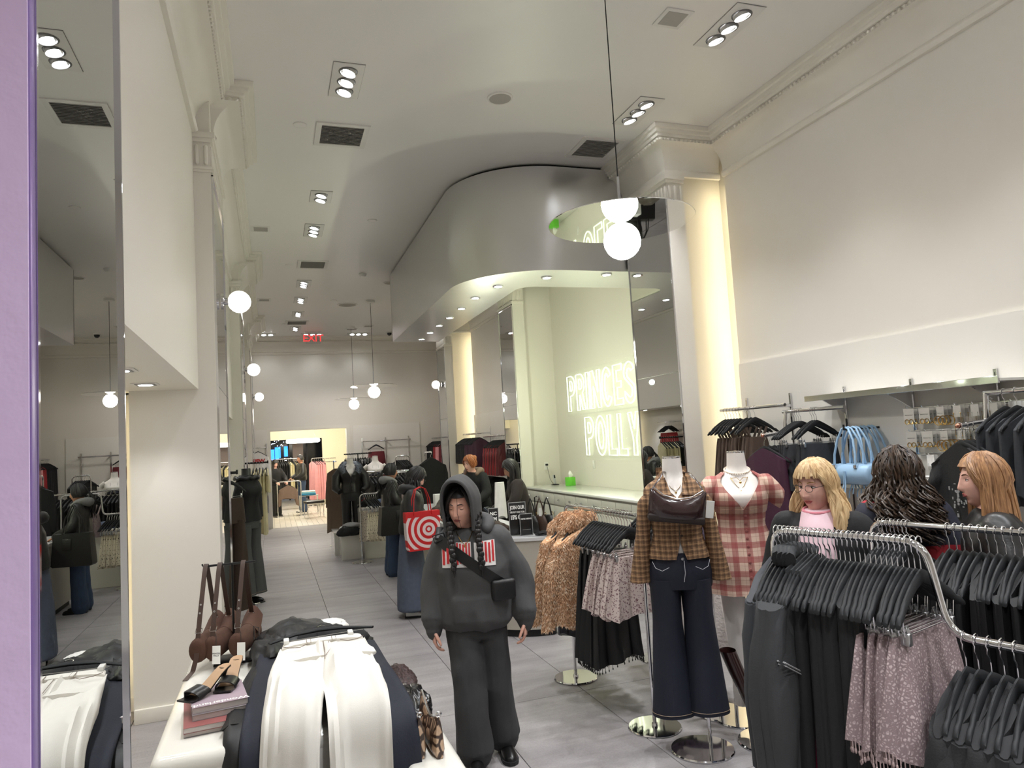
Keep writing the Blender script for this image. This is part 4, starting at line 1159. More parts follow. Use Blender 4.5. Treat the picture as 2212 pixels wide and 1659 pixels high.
MB().sheet(lambda u, v: (lerp(-0.09, 0.09, v), 0.055 + 0.03 * math.sin(PI * v), lerp(1.555, 1.63, u)), 3, 10, 0.008).build('collar_stand', PLAID, jk, 60)
for z in (1.40, 1.32, 1.24): MB().lathe([(0.001, 0.004), (0.007, 0.003), (0.007, 0)], 10, T(0.012, interp(FORM, z)[2] - interp(FORM, z)[1] - 0.02, z) @ RX(PI / 2)).build('button', F_DBROWN, jk)
nk = thing('necklace', 'fine gold necklace on the checked jacket mannequin', 'necklace', (2.27, 3.76, 0), -0.42)
chain([(-0.058, 0.0, 1.585), (-0.05, -0.05, 1.555), (-0.025, -0.078, 1.515), (0, -0.094, 1.495), (0.025, -0.078, 1.515), (0.05, -0.05, 1.555), (0.058, 0.0, 1.585)], 0.0018).sphere((0, -0.096, 1.488), 0.006, 8, 6).build('chain', mat('gold', (214, 178, 110), rough=0.2, metal=1.0), nk)
# hobo bag worn round the neck
BAGL = mat('oxblood_leather', (52, 34, 34), rough=0.22, var=0.35, scale=9, coat=0.5, bump=0.25, bscale=14)
hb = thing('shoulder_bag', 'glossy dark brown hobo bag hanging on the checked jacket mannequin', 'bag', (2.27, 3.76, 0), -0.42)
Mb = T(-0.01, -0.175, 1.425) @ RX(0.12) @ RY(0.13)
rings = []
for i in range(17):
    u = i / 16; x = -0.16 + 0.32 * u; e = abs(2 * u - 1)
    zt = 0.03 + 0.07 * e ** 2.2 if e < 0.9 else 0.085; zb = -0.088 + 0.012 * e ** 4; d = 0.042 * (1 - 0.7 * e ** 6)
    rings.append([(x, d * c, lerp(zb, zt, s)) for c, s in ((-0.55, 0.0), (-1, 0.12), (-1.0, 0.45), (-0.55, 0.85), (-0.12, 1), (0.12, 1), (0.55, 0.85), (1, 0.45), (1, 0.12), (0.55, 0))])
MB(Mb).loft(rings).build('bag_body', BAGL, hb, 60)
MB(Mb).rbox((0, 0, -0.078), (0.318, 0.08, 0.045), 0.012, 3).build('base_panel', mat('dark_suede', (40, 30, 28), rough=0.7), hb)
MB(Mb).tube([(-0.148, 0, 0.08), (-0.125, 0.02, 0.11), (-0.095, 0.06, 0.145), (-0.075, 0.12, 0.165), (-0.05, 0.2, 0.15)], 0.007, 8, flat=0.4).tube([(0.148, 0, 0.08), (0.125, 0.02, 0.115), (0.10, 0.06, 0.15), (0.08, 0.12, 0.17), (0.05, 0.2, 0.155)], 0.007, 8, flat=0.4).build('strap', BAGL, hb)
MB(Mb).tube([(-0.14, -0.004, 0.094), (-0.08, -0.006, 0.052), (0, -0.006, 0.034), (0.08, -0.006, 0.052), (0.14, -0.004, 0.094)], 0.003, 5).build('zip', STEEL, hb)
MB(Mb).rbox((0.185, -0.01, -0.01), (0.045, 0.002, 0.10), 0.001, 1).build('price_tag', CARD, hb)

# ================================================================== MANNEQUIN with red checked dress
m2 = thing('mannequin', 'headless white mannequin in red and cream checked mini dress', 'mannequin', (2.80, 3.86, 0), -0.5)
form_torso().build('torso_form', MANNEQ, m2); capped_neck(m2); base_disc(m2, -0.08, 0.1, 0.17)
MB().tube([(-0.115, 0.08, 0.015), (-0.105, 0.04, 0.82)], 0.012, 12).build('support_pole', CHROME, m2)
for s in (-1, 1):
    MB().tube([(s * 0.085, 0.01, 0.94), (s * 0.085, 0.0, 0.5), (s * 0.09, 0.02, 0.12)], [0.085, 0.055, 0.035], 16).build('leg', MANNEQ, m2)
dr = thing('checked_dress', 'red and cream checked mini dress with puff sleeves on a mannequin', 'dress', (2.80, 3.86, 0), -0.5)
wear(1.565, 1.325, 0.014, vneck(1.34, 1.56, 0.95, 0.005), None, 11, 0.004, 26, 64).build('bodice', RPLAID, dr, 60)
wear(1.33, 0.82, 0.014, None, lambda z: 0.07 * (max(0, 1.22 - z) / 0.4) ** 1.2, 9, 0.008, 26, 72).build('skirt', RPLAID, dr, 60)
for s in (-1, 1):
    rings = []
    for j in range(10):
        u = j / 9; cx = s * lerp(0.125, 0.255, u); cz = lerp(1.50, 1.385, u ** 1.2); r = interp([(0, (0.05,)), (0.35, (0.088,)), (0.75, (0.08,)), (1, (0.068,))], u)[0]
        rings.append([(cx - s * r * 0.45 * math.cos(a) * -1 * 0.6, r * math.sin(a) * (1 + 0.05 * math.sin(5 * a + 3 * u)), cz + r * math.cos(a) * 0.85 * (1 + 0.06 * math.sin(6 * a))) for a in [2 * PI * i / 22 for i in range(22)]])
    MB().loft(rings).build('puff_sleeve', RPLAID, dr, 60)
wb_ = wear(1.342, 1.318, 0.018, None, None, 0, 0, 2, 40).build('waist_seam', RPLAID, dr, 60)
for k in range(10):
    z = 1.30 - 0.046 * k; hw, hd, cy = interp(FORM, z); e = 0.014 + 0.07 * (max(0, 1.22 - z) / 0.4) ** 1.2
    MB().lathe([(0.001, 0.005), (0.008, 0.004), (0.009, 0)], 10, T(0.012, cy - hd - e - 0.004, z) @ RX(PI / 2)).build('button', mat('rose_button', (150, 90, 86), rough=0.4), dr)
nk = thing('necklace', 'layered pearl and gold necklaces on the checked dress mannequin', 'necklace', (2.80, 3.86, 0), -0.5)
GOLD = mat('gold', (214, 178, 110), rough=0.2, metal=1.0)
pearl = MB()
for i in range(34):
    a = 2 * PI * i / 34
    pearl.sphere((0.078 * math.sin(a), 0.008 - 0.079 * math.cos(a), 1.578 - 0.022 * math.cos(a)), 0.0062, 6, 5)
pearl.build('pearl_strand', mat('pearl', (236, 222, 204), rough=0.2), nk)
for dz, m_ in ((0.0, 1.46), (0.04, 1.515)):
    chain([(-0.068, 0.0, 1.57), (-0.05, -0.07, 1.53), (-0.02, -0.1, m_ + 0.02), (0, -0.108 + dz * 0.3, m_), (0.02, -0.1, m_ + 0.02), (0.05, -0.07, 1.53), (0.068, 0.0, 1.57)], 0.0018).sphere((0, -0.112, m_ - 0.01), 0.008, 8, 6).build('chain', GOLD, nk)
# tall boots on their disc
BOOT = mat('oxblood_boot_leather', (44, 24, 22), rough=0.25, coat=0.3)
for k, (x, y, ln) in enumerate(((2.66, 3.66, -0.12), (2.80, 3.60, -0.02))):
    t = thing('tall_boot', 'tall dark brown leather boot standing on a chrome disc', 'boot', (x, y, 0.017), -0.6, group='boots on the chrome disc')
    rings = []
    for j in range(14):
        u = j / 13; z = lerp(0.09, 0.50, u); r = interp([(0, (0.036,)), (0.25, (0.04,)), (0.7, (0.056,)), (1, (0.058,))], u)[0]
        rings.append([(ln * u * 1.2 + r * 0.85 * math.cos(a), 0.03 + r * 1.05 * math.sin(a), z) for a in [2 * PI * i / 20 for i in range(20)]])
    sh = MB().loft(rings, caps=False); sh.loft([[(p[0] * 0.97 + 0.03 * ln * 1.2, p[1] * 0.94 + 0.0018, p[2]) for p in r] for r in rings[::-1]], caps=False)
    sh.build('shaft', BOOT, t, 60)
    foot = [(0.075, (0.034, 0.05, 0.03)), (0.02, (0.036, 0.06, 0.03)), (-0.05, (0.038, 0.045, 0.0)), (-0.11, (0.04, 0.035, 0.0)), (-0.16, (0.034, 0.025, 0.0)), (-0.19, (0.012, 0.012, 0.004))]
    MB().loft([[(hw * math.cos(a), y_, z0 * 1.0 + 0.012 + max(0, hh * (1 + math.sin(a)))) for a in [2 * PI * i / 16 for i in range(16)]] for y_, (hw, hh, z0) in foot]).build('foot', BOOT, t, 60)
    MB().rbox((0, -0.1, 0.006), (0.075, 0.18, 0.012), 0.005).rbox((0, 0.055, 0.03), (0.05, 0.05, 0.06), 0.006).build('sole', INK, t)
t = thing('display_disc', 'chrome display disc under the tall boots', 'display stand', (2.73, 3.63, 0))
base_disc(t, 0, 0, 0.2)
MB().tube([(0.05, 0.08, 0.014), (0.05, 0.08, 0.16)], 0.01, 10).build('peg', CHROME, t)
# ================================================================== RIGHT WALL FIXTURES (board face at x = 4.36)
WX = 4.36
SY = [5.76, 5.15, 4.52, 3.89, 3.26, 2.63, 2.0]
for y in SY:
    t = thing('wall_standard', 'slotted chrome wall standard carrying the clothes rails', 'wall standard', (WX, y, 0.3), group='wall standards on the right wall')
    MB().b2((-0.014, -0.011, 0), (-0.0, 0.011, 1.82)).build('channel', CHROME, t)
    MB().b2((-0.0145, -0.003, 0.02), (-0.0138, 0.003, 1.8)).build('slots', INK, t)
def wall_rail(y0, y1, z, label, brackets, r=0.015, x=4.08):
    t = thing('wall_rail', label, 'clothes rail', (WX, (y0 + y1) / 2, z)); c = (y0 + y1) / 2
    MB().tube([(x - WX, y0 - c, 0), (x - WX, y1 - c, 0)], r, 12).build('rail', CHROME, t, 60)
    for b in brackets: MB().rbox(((x - WX) / 2, b - c, 0.0), (WX - x, 0.014, 0.03), 0.003, 1).build('bracket', CHROME, t)
    return t
wall_rail(5.80, 4.90, 2.012, 'chrome wall rail holding brown halter dresses', (5.76, 5.15))
wall_rail(4.93, 4.25, 1.952, 'chrome wall rail holding charcoal skirts', (4.52,))
wall_rail(3.14, 1.7, 1.965, 'chrome wall rail above the black denim pieces', (2.63, 2.0))
def step_arm(y, z, label, lab_bits=None, x0=4.08):
    t = thing('waterfall_rail', label, 'rail arm', (WX, y, z))
    MB().tube(arc_path([(x0 - WX, 0, 0), (x0 - WX - 0.02, 0, -0.17), (x0 - WX - 0.25, 0, -0.185)], 0.02), 0.016, 12).build('arm', CHROME, t, 60)
    MB().sphere((x0 - WX - 0.25, 0, -0.185), 0.017, 12, 8).build('end_cap', mat('copper_cap', (205, 150, 130), rough=0.15, metal=1.0), t)
step_arm(4.90, 1.95, 'stepped chrome arm with plum dresses at the charcoal skirt rail')
step_arm(3.13, 1.965, 'stepped chrome arm with the black print tee')
g_halter = [hang_body(0.20, 0.78, 0.36, 0.02, 0.05, 6, 0.018, s, -0.26, 36).tube([(-0.06, 0, -0.27), (-0.12, 0, -0.15)], 0.012, 6).tube([(0.06, 0, -0.27), (0.12, 0, -0.15)], 0.012, 6).mesh('halter_dress', F_BROWN, 50) for s in (0.2, 1.8)]
WA = -PI / 2
for i in range(9):
    y = 5.74 - 0.045 * i if i < 6 else 5.42 - 0.06 * (i - 6)
    M = frame((4.08, y, 2.012), WA) @ RZ(jit(0.1))
    hanger(M, 'black hanger of a brown halter dress on the right wall', 'hangers of the brown dresses')
    garment('halter_dress', g_halter[i % 2], M, 'brown satin halter dress on the right wall rail', 'dress', 'brown halter dresses')
g_sk = [skirt_mesh(0.62, 0.32, 0.40, F_CHAR2, s, 0.012, 5) for s in (0.2, 1.8)]
for i, y in enumerate((4.80, 4.775, 4.75, 4.725, 4.60, 4.575, 4.55)):
    M = frame((4.08, y, 1.952), WA) @ RZ(jit(0.06) - 0.35 + (0.25 if i > 3 else 0))
    hanger(M, 'black clip hanger of a charcoal skirt on the right wall', 'hangers of the charcoal skirts', True)
    garment('denim_skirt', g_sk[i % 2], M, 'charcoal denim skirt clipped to a hanger on the right wall', 'skirt', 'charcoal denim skirts')
g_pl = [hang_body(0.36, 0.85, 0.40, 0.03, 0.05, 6, 0.018, s, n=36).mesh('plum_dress', F_PLUM, 50) for s in (0.2, 1.4)]
for i in range(4):
    M = frame((3.84 + 0.05 * i, 4.90, 1.765), 0.0) @ RZ(jit(0.1) + 0.35)
    hanger(M, 'black hanger of a plum dress on the stepped arm', 'hangers of the plum dresses')
    garment('plum_dress', g_pl[i % 2], M, 'plum satin dress hanging from the stepped wall arm', 'dress', 'plum dresses')
# black tee and denim at the right edge
g_bt = hang_sleeve(1, 0.44, 0.22, 0.09, 0.085, 0.3, mb=hang_sleeve(-1, 0.44, 0.22, 0.09, 0.085, 0.8, mb=hang_body(0.46, 0.75, 0.48, 0.03, 0.05, 5, 0.012, 0.5, n=36))).mesh('tee_body', F_BLACK, 50)
g_pr = MB()
rp = random.Random(3)
for k in range(40): g_pr.box((rp.gauss(0, 0.045), -0.056, -0.42 + rp.gauss(0, 0.05)), (0.012 * rp.random() + 0.003, 0.003, 0.02 * rp.random() + 0.003))
g_prm = g_pr.mesh('chest_print', mat('grey_print', (150, 150, 150)), 0)
for i in range(3):
    M = frame((3.84 + 0.045 * i, 3.13, 1.78), 0.0) @ RZ(jit(0.05) - 0.12)
    hanger(M, 'black hanger of a printed black tee on the stepped arm', 'hangers of the printed tees')
    garment('printed_tee', [('tee_body', g_bt), ('chest_print', g_prm)], M, 'black tee with grey chest print on the stepped arm', 'top', 'printed black tees')
g_dn = [hang_body(0.42, 0.60, 0.44, 0.03, 0.05, 5, 0.012, s, n=32).mesh('denim_top', F_CHAR2, 50) for s in (0.4, 2.0)]
for i in range(9):
    M = frame((4.08, 3.02 - 0.07 * i, 1.965), WA) @ RZ(jit(0.08) - 0.15)
    hanger(M, 'black hanger on the wall rail above the printed black tees', 'hangers above the printed tees')
    garment('denim_jacket', g_dn[i % 2], M, 'black denim jacket on the wall rail above the printed black tees', 'jacket', 'denim jackets above the printed tees')

# top shelf, low shelf
def wall_shelf(y0, y1, z, label, lip=0.045, x=4.08):
    c = (y0 + y1) / 2; t = thing('wall_shelf', label, 'shelf', (WX, c, z))
    MB().b2((x - WX, y0 - c, -0.008), (0, y1 - c, 0.008)).build('board', mat('shelf_white', (235, 233, 228), rough=0.25), t)
    MB().rbox((x - WX, 0, 0.0), (0.012, abs(y1 - y0), lip), 0.002, 1).build('front_lip', CHROME, t)
    for b in SY:
        if min(y0, y1) < b < max(y0, y1): MB().prism([(0, b - c - 0.006, -0.008), (x - WX + 0.02, b - c - 0.006, -0.008), (0, b - c - 0.006, -0.14)], (0, 0.012, 0)).build('bracket', CHROME, t)
wall_shelf(4.66, 3.04, 2.04, 'long chrome edged top shelf above the bags and jewellery')
wall_shelf(4.50, 2.9, 1.36, 'chrome edged shelf with the light blue bag and boxes', 0.03)
# light blue bags on a black arm
t = thing('bag_rail', 'black wall arm from which light blue bags hang', 'rail arm', (WX, 4.22, 1.785))
MB().rbox((-0.17, 0, 0), (0.34, 0.016, 0.016), 0.003, 1).build('arm', BLACKMETAL, t)
MB().tube([(-0.335, 0, 0.0), (-0.335, 0, 0.035)], 0.008, 8).build('stop', BLACKMETAL, t)
LBLUE = mat('light_blue_leather', (158, 192, 222), rough=0.42, bump=0.05, bscale=40)
for k in range(4):
    x = 4.05 + 0.075 * k; y = 4.22
    t = thing('barrel_bag', 'light blue barrel bag with long loop straps, front one on the black arm' if k == 0 else 'light blue barrel bag partly hidden behind the front one', 'bag', (x, y, 1.378), 0, group='light blue bags')
    MB().loft([[(r * math.cos(a) * 0.8, yy, 0.075 + r * math.sin(a)) for a in [2 * PI * i / 20 for i in range(20)]] for yy, r in ((-0.2, 0.03), (-0.198, 0.06), (-0.18, 0.072), (-0.1, 0.075), (0, 0.073), (0.1, 0.075), (0.18, 0.072), (0.198, 0.06), (0.2, 0.03))]).build('bag_body', LBLUE, t, 60)
    for yy in (-0.055, 0.055):
        pass
    for xx in (-0.05, 0.05):
        MB().tube([(xx, -0.1, 0.125), (xx * 0.8, -0.1, 0.22), (xx * 0.5, -0.075, 0.33), (xx * 0.3, -0.03, 0.41), (xx * 0.3, 0.0, 0.422), (xx * 0.3, 0.03, 0.41), (xx * 0.5, 0.075, 0.33), (xx * 0.8, 0.1, 0.22), (xx, 0.1, 0.125)], 0.0085, 8).build('strap', LBLUE, t, 60)
        for yy in (-0.1, 0.1): MB().lathe([(0.006, 0.012), (0.014, 0.01), (0.014, -0.012), (0.006, -0.014)], 12, T(xx, yy, 0.135)).build('buckle', CHROME, t)
    MB().tube([(-0.062, 0.0, 0.10), (-0.066, 0.005, 0.0), (-0.085, 0.02, -0.06), (-0.08, 0.03, -0.1)], 0.005, 6).tube([(-0.062, -0.01, 0.10), (-0.068, -0.012, 0.0), (-0.09, -0.02, -0.07)], 0.005, 6).build('tie', LBLUE, t)
# boxes on the low shelf
for k, (y, w, h, c) in enumerate(((3.74, 0.13, 0.06, (236, 234, 230)), (3.60, 0.15, 0.05, (150, 150, 152)), (3.58, 0.13, 0.035, (238, 236, 232)), (3.42, 0.12, 0.06, (200, 198, 196)))):
    z = 1.368 + (0.05 if k == 2 else 0)
    t = thing('display_box', ('white lidded box beside the light blue bag', 'grey box under a smaller white box on the low shelf', 'small white box on top of the grey box', 'pale grey box at the end of the low shelf')[k], 'box', (4.15, y, z))
    MB().rbox((0, 0, h * 0.36), (0.16, w, h * 0.72), 0.003, 1).build('box_body', mat('box_%d' % k, c, rough=0.6), t)
    MB().rbox((0, 0, h * 0.86), (0.165, w + 0.005, h * 0.28), 0.003, 1).build('lid', mat('box_lid_%d' % k, tuple(int(v * 0.9) for v in c), rough=0.6), t)

# ---- jewellery
CARDM = CARD
def jewel_bar(y0, y1, z, label):
    c = (y0 + y1) / 2; t = thing('jewellery_bar', label, 'jewellery display', (WX, c, z))
    MB().rbox((-0.045, 0, 0), (0.012, abs(y1 - y0), 0.022), 0.002, 1).build('bar', CHROME, t)
    n = int(abs(y1 - y0) / 0.11)
    for k in range(n):
        yy = y0 - c + (k + 0.5) * (y1 - y0) / n
        MB().tube([(-0.05, yy, 0), (-0.17, yy, 0.004), (-0.18, yy, 0.016)], 0.0022, 5).build('hook', CHROME, t)
    for yy in (y0 - c, y1 - c): MB().rbox((-0.02, yy, 0), (0.045, 0.014, 0.02), 0.002, 1).build('bracket', CHROME, t)
    return n
ch_proto = {}
def necklace_mesh(L, w, r, m):
    mb = MB(); n = 22
    for i in range(n):
        u = i / (n - 1); a = PI * u
        y = -w * math.cos(a); z = -L * math.sin(a) ** 0.6
        mb.sphere((0, y, z), (r, r, r * 1.3), 5, 4)
    mb.tube([(0, -w * math.cos(PI * i / 14), -L * math.sin(PI * i / 14) ** 0.6) for i in range(15)], r * 0.5, 4)
    return mb.mesh('chain', m, 50)
SILV = mat('silver', (220, 218, 216), rough=0.15, metal=1.0)
NK = [necklace_mesh(0.20, 0.02, 0.0022, SILV), necklace_mesh(0.26, 0.022, 0.003, GOLD), necklace_mesh(0.23, 0.018, 0.0018, SILV), necklace_mesh(0.30, 0.024, 0.0035, GOLD)]
def hoop_mesh(r, m): return MB().tube([(0, r * math.sin(2 * PI * i / 20), -r + r * math.cos(2 * PI * i / 20)) for i in range(20)], 0.0028, 5, closed=True).mesh('hoop', m, 60)
HOOPS = [hoop_mesh(0.016, GOLD), hoop_mesh(0.036, GOLD), hoop_mesh(0.03, GOLD)]
def card_mesh(w, h):
    return MB().rbox((0, 0, -h / 2), (0.0015, w, h), 0.0006, 1).mesh('card', CARDM, 0)
CM = [card_mesh(0.085, 0.095), card_mesh(0.055, 0.075)]
vs, fs = text_mesh('PRINCESS POLLY', 0.0085, 0.0002)
TXT = MB(RZ(-PI / 2) @ RX(PI / 2)).add(vs, fs).mesh('lettering', INK, 0)
def ear_card(x, y, z, k, hoop, lab):
    t = thing('earring_card', lab, 'earrings', (x, y, z), group=lab)
    put('card', CM[k], t); put('lettering', TXT, t, T(-0.0012, 0, -0.045) @ Matrix.Scale(1.0 if k == 0 else 0.6, 4))
    for s in (-1, 1): put('hoop', HOOPS[hoop], t, T(-0.004, s * 0.018, -0.075 if k == 0 else -0.062))
def necklace(x, y, z, k, lab):
    t = thing('necklace_card', lab, 'necklace', (x, y, z), group=lab)
    put('card', CM[1], t); put('chain', NK[k], t, T(-0.003, 0, -0.05))
for row, (y0, y1, z) in enumerate(((3.86, 3.0, 1.905), (3.86, 3.1, 1.745), (3.86, 3.2, 1.585))):
    jewel_bar(y0, y1, z, ('upper', 'middle', 'lowest')[row] + ' chrome bar of jewellery hooks under the top shelf')
    n = int(abs(y1 - y0) / 0.11)
    for k in range(n):
        yy = y0 + (k + 0.5) * (y1 - y0) / n
        for d in range(3 if row < 2 else 2):
            x = 4.20 + 0.035 * d
            if row == 2: necklace(x, yy, z, k % 2 * 2, 'carded necklace on the lowest jewellery bar')
            elif k < 2 or (row == 1 and k < 4): ear_card(x, yy, z, 0 if k < 2 else 1, 0 if k < 2 else 1, 'earrings on a white card on the %s jewellery bar' % ('upper' if row == 0 else 'middle'))
            elif row == 0 and k == 2: ear_card(x, yy, z, 1, 2, 'gold hoop earrings on a narrow card on the upper jewellery bar')
            else: necklace(x, yy, z, (k + d) % 4, 'carded chain necklace on the %s jewellery bar' % ('upper' if row == 0 else 'middle'))
# ================================================================== DISPLAY TABLES in the left foreground
GLOSSW = mat('gloss_white_lacquer', (232, 229, 220), rough=0.12, coat=0.5, var=0.01)
t = thing('display_table', 'glossy white display table with rounded edges under jeans and handbags', 'table', (-0.01, 3.91, 0))
MB().rbox((0, 0, 0.705), (0.91, 1.80, 0.09), 0.04, 5).build('tabletop', GLOSSW, t, 60)
for y in (-0.86, 0.86): MB().rbox((0, y, 0.36), (0.90, 0.075, 0.71), 0.03, 4).build('end_panel', GLOSSW, t, 60)
t = thing('display_bench', 'lower glossy white bench beside the display table with lace pieces on it', 'bench', (0.575, 3.2, 0))
MB().rbox((0, 0, 0.565), (0.22, 1.68, 0.07), 0.03, 4).build('bench_top', GLOSSW, t, 60)
for y in (-0.8, 0.8): MB().rbox((0, y, 0.28), (0.21, 0.06, 0.56), 0.025, 3).build('end_panel', GLOSSW, t, 60)

def drape(path, xc, hw, th, wr=0.006, seed=0.0, n=26, nu=40, k=3):
    """flattened cloth tube following path [(u,(y,z))]; xc, hw: tables over u"""
    mb = MB(); rings = []
    for j in range(nu + 1):
        u = j / nu
        y, z = interp(path, u); y2, z2 = interp(path, min(1, u + 0.02)); y1, z1 = interp(path, max(0, u - 0.02))
        d = Vector((0, y2 - y1, z2 - z1)); d = d.normalized() if d.length > 1e-6 else Vector((0, -1, 0))
        nn = Vector((0, -d.z, d.y))
        if nn.z < 0 or (abs(nn.z) < 0.05 and nn.y > 0): nn = -nn
        x = interp(xc, u)[0]; w = interp(hw, u)[0]; tt = interp(th, u)[0]
        ring = []
        for i in range(n):
            a = 2 * PI * i / n; c, s = math.cos(a), math.sin(a)
            e = wr * (math.sin(k * a + seed + 9 * u) + 0.8 * noise.noise(Vector((c * 2.2 + seed, u * 7, seed))) + 0.8 * noise.noise(Vector((c * 5 + seed, u * 3 + c, 3.1)))) if s > -0.3 else 0
            p = Vector((x + w * math.copysign(abs(c) ** 0.7, c), y, z)) + nn * (tt * math.copysign(abs(s) ** 0.7, s) + e + tt)
            ring.append(p)
        rings.append(ring)
    return mb.loft(rings)
def smooth_path(pts, n=6):
    P = [Vector((0, a, b)) for a, b in pts]; Q = arc_path(P, 0.12, n)
    L = [0]
    for a, b in zip(Q, Q[1:]): L.append(L[-1] + (b - a).length)
    return [(l / L[-1], (q.y, q.z)) for l, q in zip(L, Q)]
WJ = fab('white_denim', (226, 222, 214), rough=0.8, bump=0.1, bscale=300, var=0.03)
J_TOP = smooth_path([(3.74, 0.875), (3.3, 0.86), (2.93, 0.84), (2.87, 0.12)])
# dark jeans beneath
t = thing('dark_jeans', 'dark navy jeans lying under the white jeans and over the table edge', 'jeans', (0, 0, 0))
PD = smooth_path([(3.95, 0.80), (3.3, 0.79), (2.95, 0.77), (2.90, 0.10)])
for nm, x0, x1, w0, w1, sd in (('trouser_leg', 0.04, -0.06, 0.14, 0.12, 0.4), ('trouser_leg', 0.34, 0.42, 0.15, 0.125, 1.9)):
    drape(PD, [(0, (x0,)), (1, (x1,))], [(0, (w0,)), (1, (w1,))], [(0, (0.02,)), (0.5, (0.02,)), (1, (0.02,))], 0.006, sd).build(nm, F_NAVY, t, 60)
drape(smooth_path([(4.02, 0.80), (3.72, 0.80), (3.6, 0.80)]), [(0, (0.19,))], [(0, (0.22,)), (1, (0.27,))], [(0, (0.02,))], 0.005, 0.2).build('waist', F_NAVY, t, 60)
t = thing('black_trousers', 'black trousers draped over the table edge beside the magazines', 'trousers', (0, 0, 0))
PB = smooth_path([(4.0, 0.775), (3.4, 0.77), (3.02, 0.765), (2.96, 0.12)])
drape(PB, [(0, (-0.02,)), (0.45, (-0.09,)), (1, (-0.10,))], [(0, (0.10,)), (0.5, (0.12,)), (1, (0.12,))], [(0, (0.015,))], 0.007, 2.2).build('trouser_leg', F_BLACK2, t, 60)
drape(smooth_path([(3.75, 0.80), (3.4, 0.79), (3.12, 0.775)]), [(0, (-0.02,)), (1, (-0.17,))], [(0, (0.09,)), (1, (0.055,))], [(0, (0.012,)), (1, (0.008,))], 0.006, 0.6).build('cuff', F_BLACK2, t, 60)
# white jeans
t = thing('white_jeans', 'white straight jeans on a black clip hanger laid over the table', 'jeans', (0, 0, 0))
for sd, tab, hw in ((0.7, [(0, (0.11,)), (0.35, (0.07,)), (0.6, (0.03,)), (1, (0.0,))], [(0, (0.10,)), (0.3, (0.122,)), (0.6, (0.108,)), (1, (0.105,))]), (2.3, [(0, (0.315,)), (0.35, (0.30,)), (0.6, (0.29,)), (1, (0.285,))], [(0, (0.10,)), (0.3, (0.128,)), (0.6, (0.118,)), (1, (0.11,))])):
    drape(J_TOP, tab, hw, [(0, (0.016,)), (0.3, (0.024,)), (1, (0.022,))], 0.019, sd, 44, 64, 2).build('trouser_leg', WJ, t, 60)
drape(smooth_path([(3.76, 0.878), (3.6, 0.872), (3.50, 0.866)]), [(0, (0.212,))], [(0, (0.195,)), (0.4, (0.21,)), (1, (0.23,))], [(0, (0.014,)), (1, (0.02,))], 0.004, 0.2, 40, 16).build('waist', WJ, t, 60)
drape(smooth_path([(3.775, 0.885), (3.74, 0.882), (3.725, 0.88)]), [(0, (0.212,))], [(0, (0.19,)), (1, (0.197,))], [(0, (0.02,))], 0.001, 0.2, 40, 4).build('waistband', WJ, t, 60)
THR = mat('brown_thread', (120, 104, 92), rough=0.9)
def on_jeans(x, y, lift=0.048): return (x, y, interp(J_TOP, min(1, max(0, (3.74 - y) / 1.6)))[1] + lift)
st = MB()
for s, xc in ((-1, 0.05), (1, 0.375)):
    st.tube([on_jeans(xc + s * 0.03, 3.70), on_jeans(xc - s * 0.0, 3.665), on_jeans(xc - s * 0.05, 3.65), on_jeans(xc - s * 0.085, 3.69)], 0.0016, 4)
st.tube([on_jeans(0.21, 3.70), on_jeans(0.208, 3.55), on_jeans(0.20, 3.42)], 0.0016, 4); st.tube([on_jeans(0.235, 3.70), on_jeans(0.235, 3.56), on_jeans(0.205, 3.47)], 0.0014, 4)
for x in (0.135, 0.255): st.tube([on_jeans(x, 3.76, 0.05), on_jeans(x, 3.70, 0.05)], 0.0016, 4).tube([on_jeans(x + 0.018, 3.76, 0.05), on_jeans(x + 0.018, 3.70, 0.05)], 0.0016, 4)
st.build('stitching', THR, t)['kind'] = 'stuff'
for x in (0.144, 0.264): MB().rbox(on_jeans(x, 3.735, 0.048), (0.018, 0.06, 0.006), 0.002).build('belt_loop', WJ, t)
t = thing('clip_hanger', 'black clip hanger lying above the white jeans waistband', 'hanger', (0.2, 3.83, 0.925))
MB().tube([(-0.24, -0.01, -0.01), (-0.12, 0.06, 0.0), (0, 0.10, 0.0), (0.12, 0.08, 0), (0.27, 0.0, -0.0)], [0.012, 0.016, 0.02, 0.016, 0.012], 10, flat=0.5).build('body', BLACKPL, t, 60)
MB().tube([(-0.19, -0.045, -0.004), (0.22, -0.02, 0.0)], 0.003, 8).build('bar', CHROME, t)
for x in (-0.16, 0.15): MB().rbox((x, -0.05, 0.0), (0.026, 0.06, 0.02), 0.004).build('clip', WHITEPLASTIC, t)
MB().tube([(0, 0.11, 0), (0.0, 0.16, 0), (0.02, 0.185, 0), (0.04, 0.165, 0)], 0.003, 6).build('hook', CHROME, t)

def crumple(name, label, cat, c, size, m, seed, n=40, amp=0.35):
    """crumpled pile of cloth"""
    mb = MB(); rings = []
    for i in range(n // 2 + 1):
        a = PI * i / (n // 2); ring = []
        for j in range(n):
            b = 2 * PI * j / n
            d = Vector((math.sin(a) * math.cos(b), math.sin(a) * math.sin(b), math.cos(a)))
            q = 1 + amp * noise.noise(d * 1.6 + Vector((seed, 0, 0))) + amp * 0.9 * (0.5 - abs(noise.noise(d * 3.2 + Vector((seed, 3, 0))))) + 0.08 * noise.noise(d * 8 + Vector((seed, 0, 9)))
            p = Vector((d.x * size[0] * q, d.y * size[1] * q, d.z * size[2] * q))
            p.z = max(p.z, -size[2] * 0.55)
            ring.append((p.x, p.y, p.z + size[2] * 0.55))
        rings.append(ring)
    mb.loft(rings)
    t = thing(name, label, cat, c); mb.build('cloth', m, t, 70)
    return t
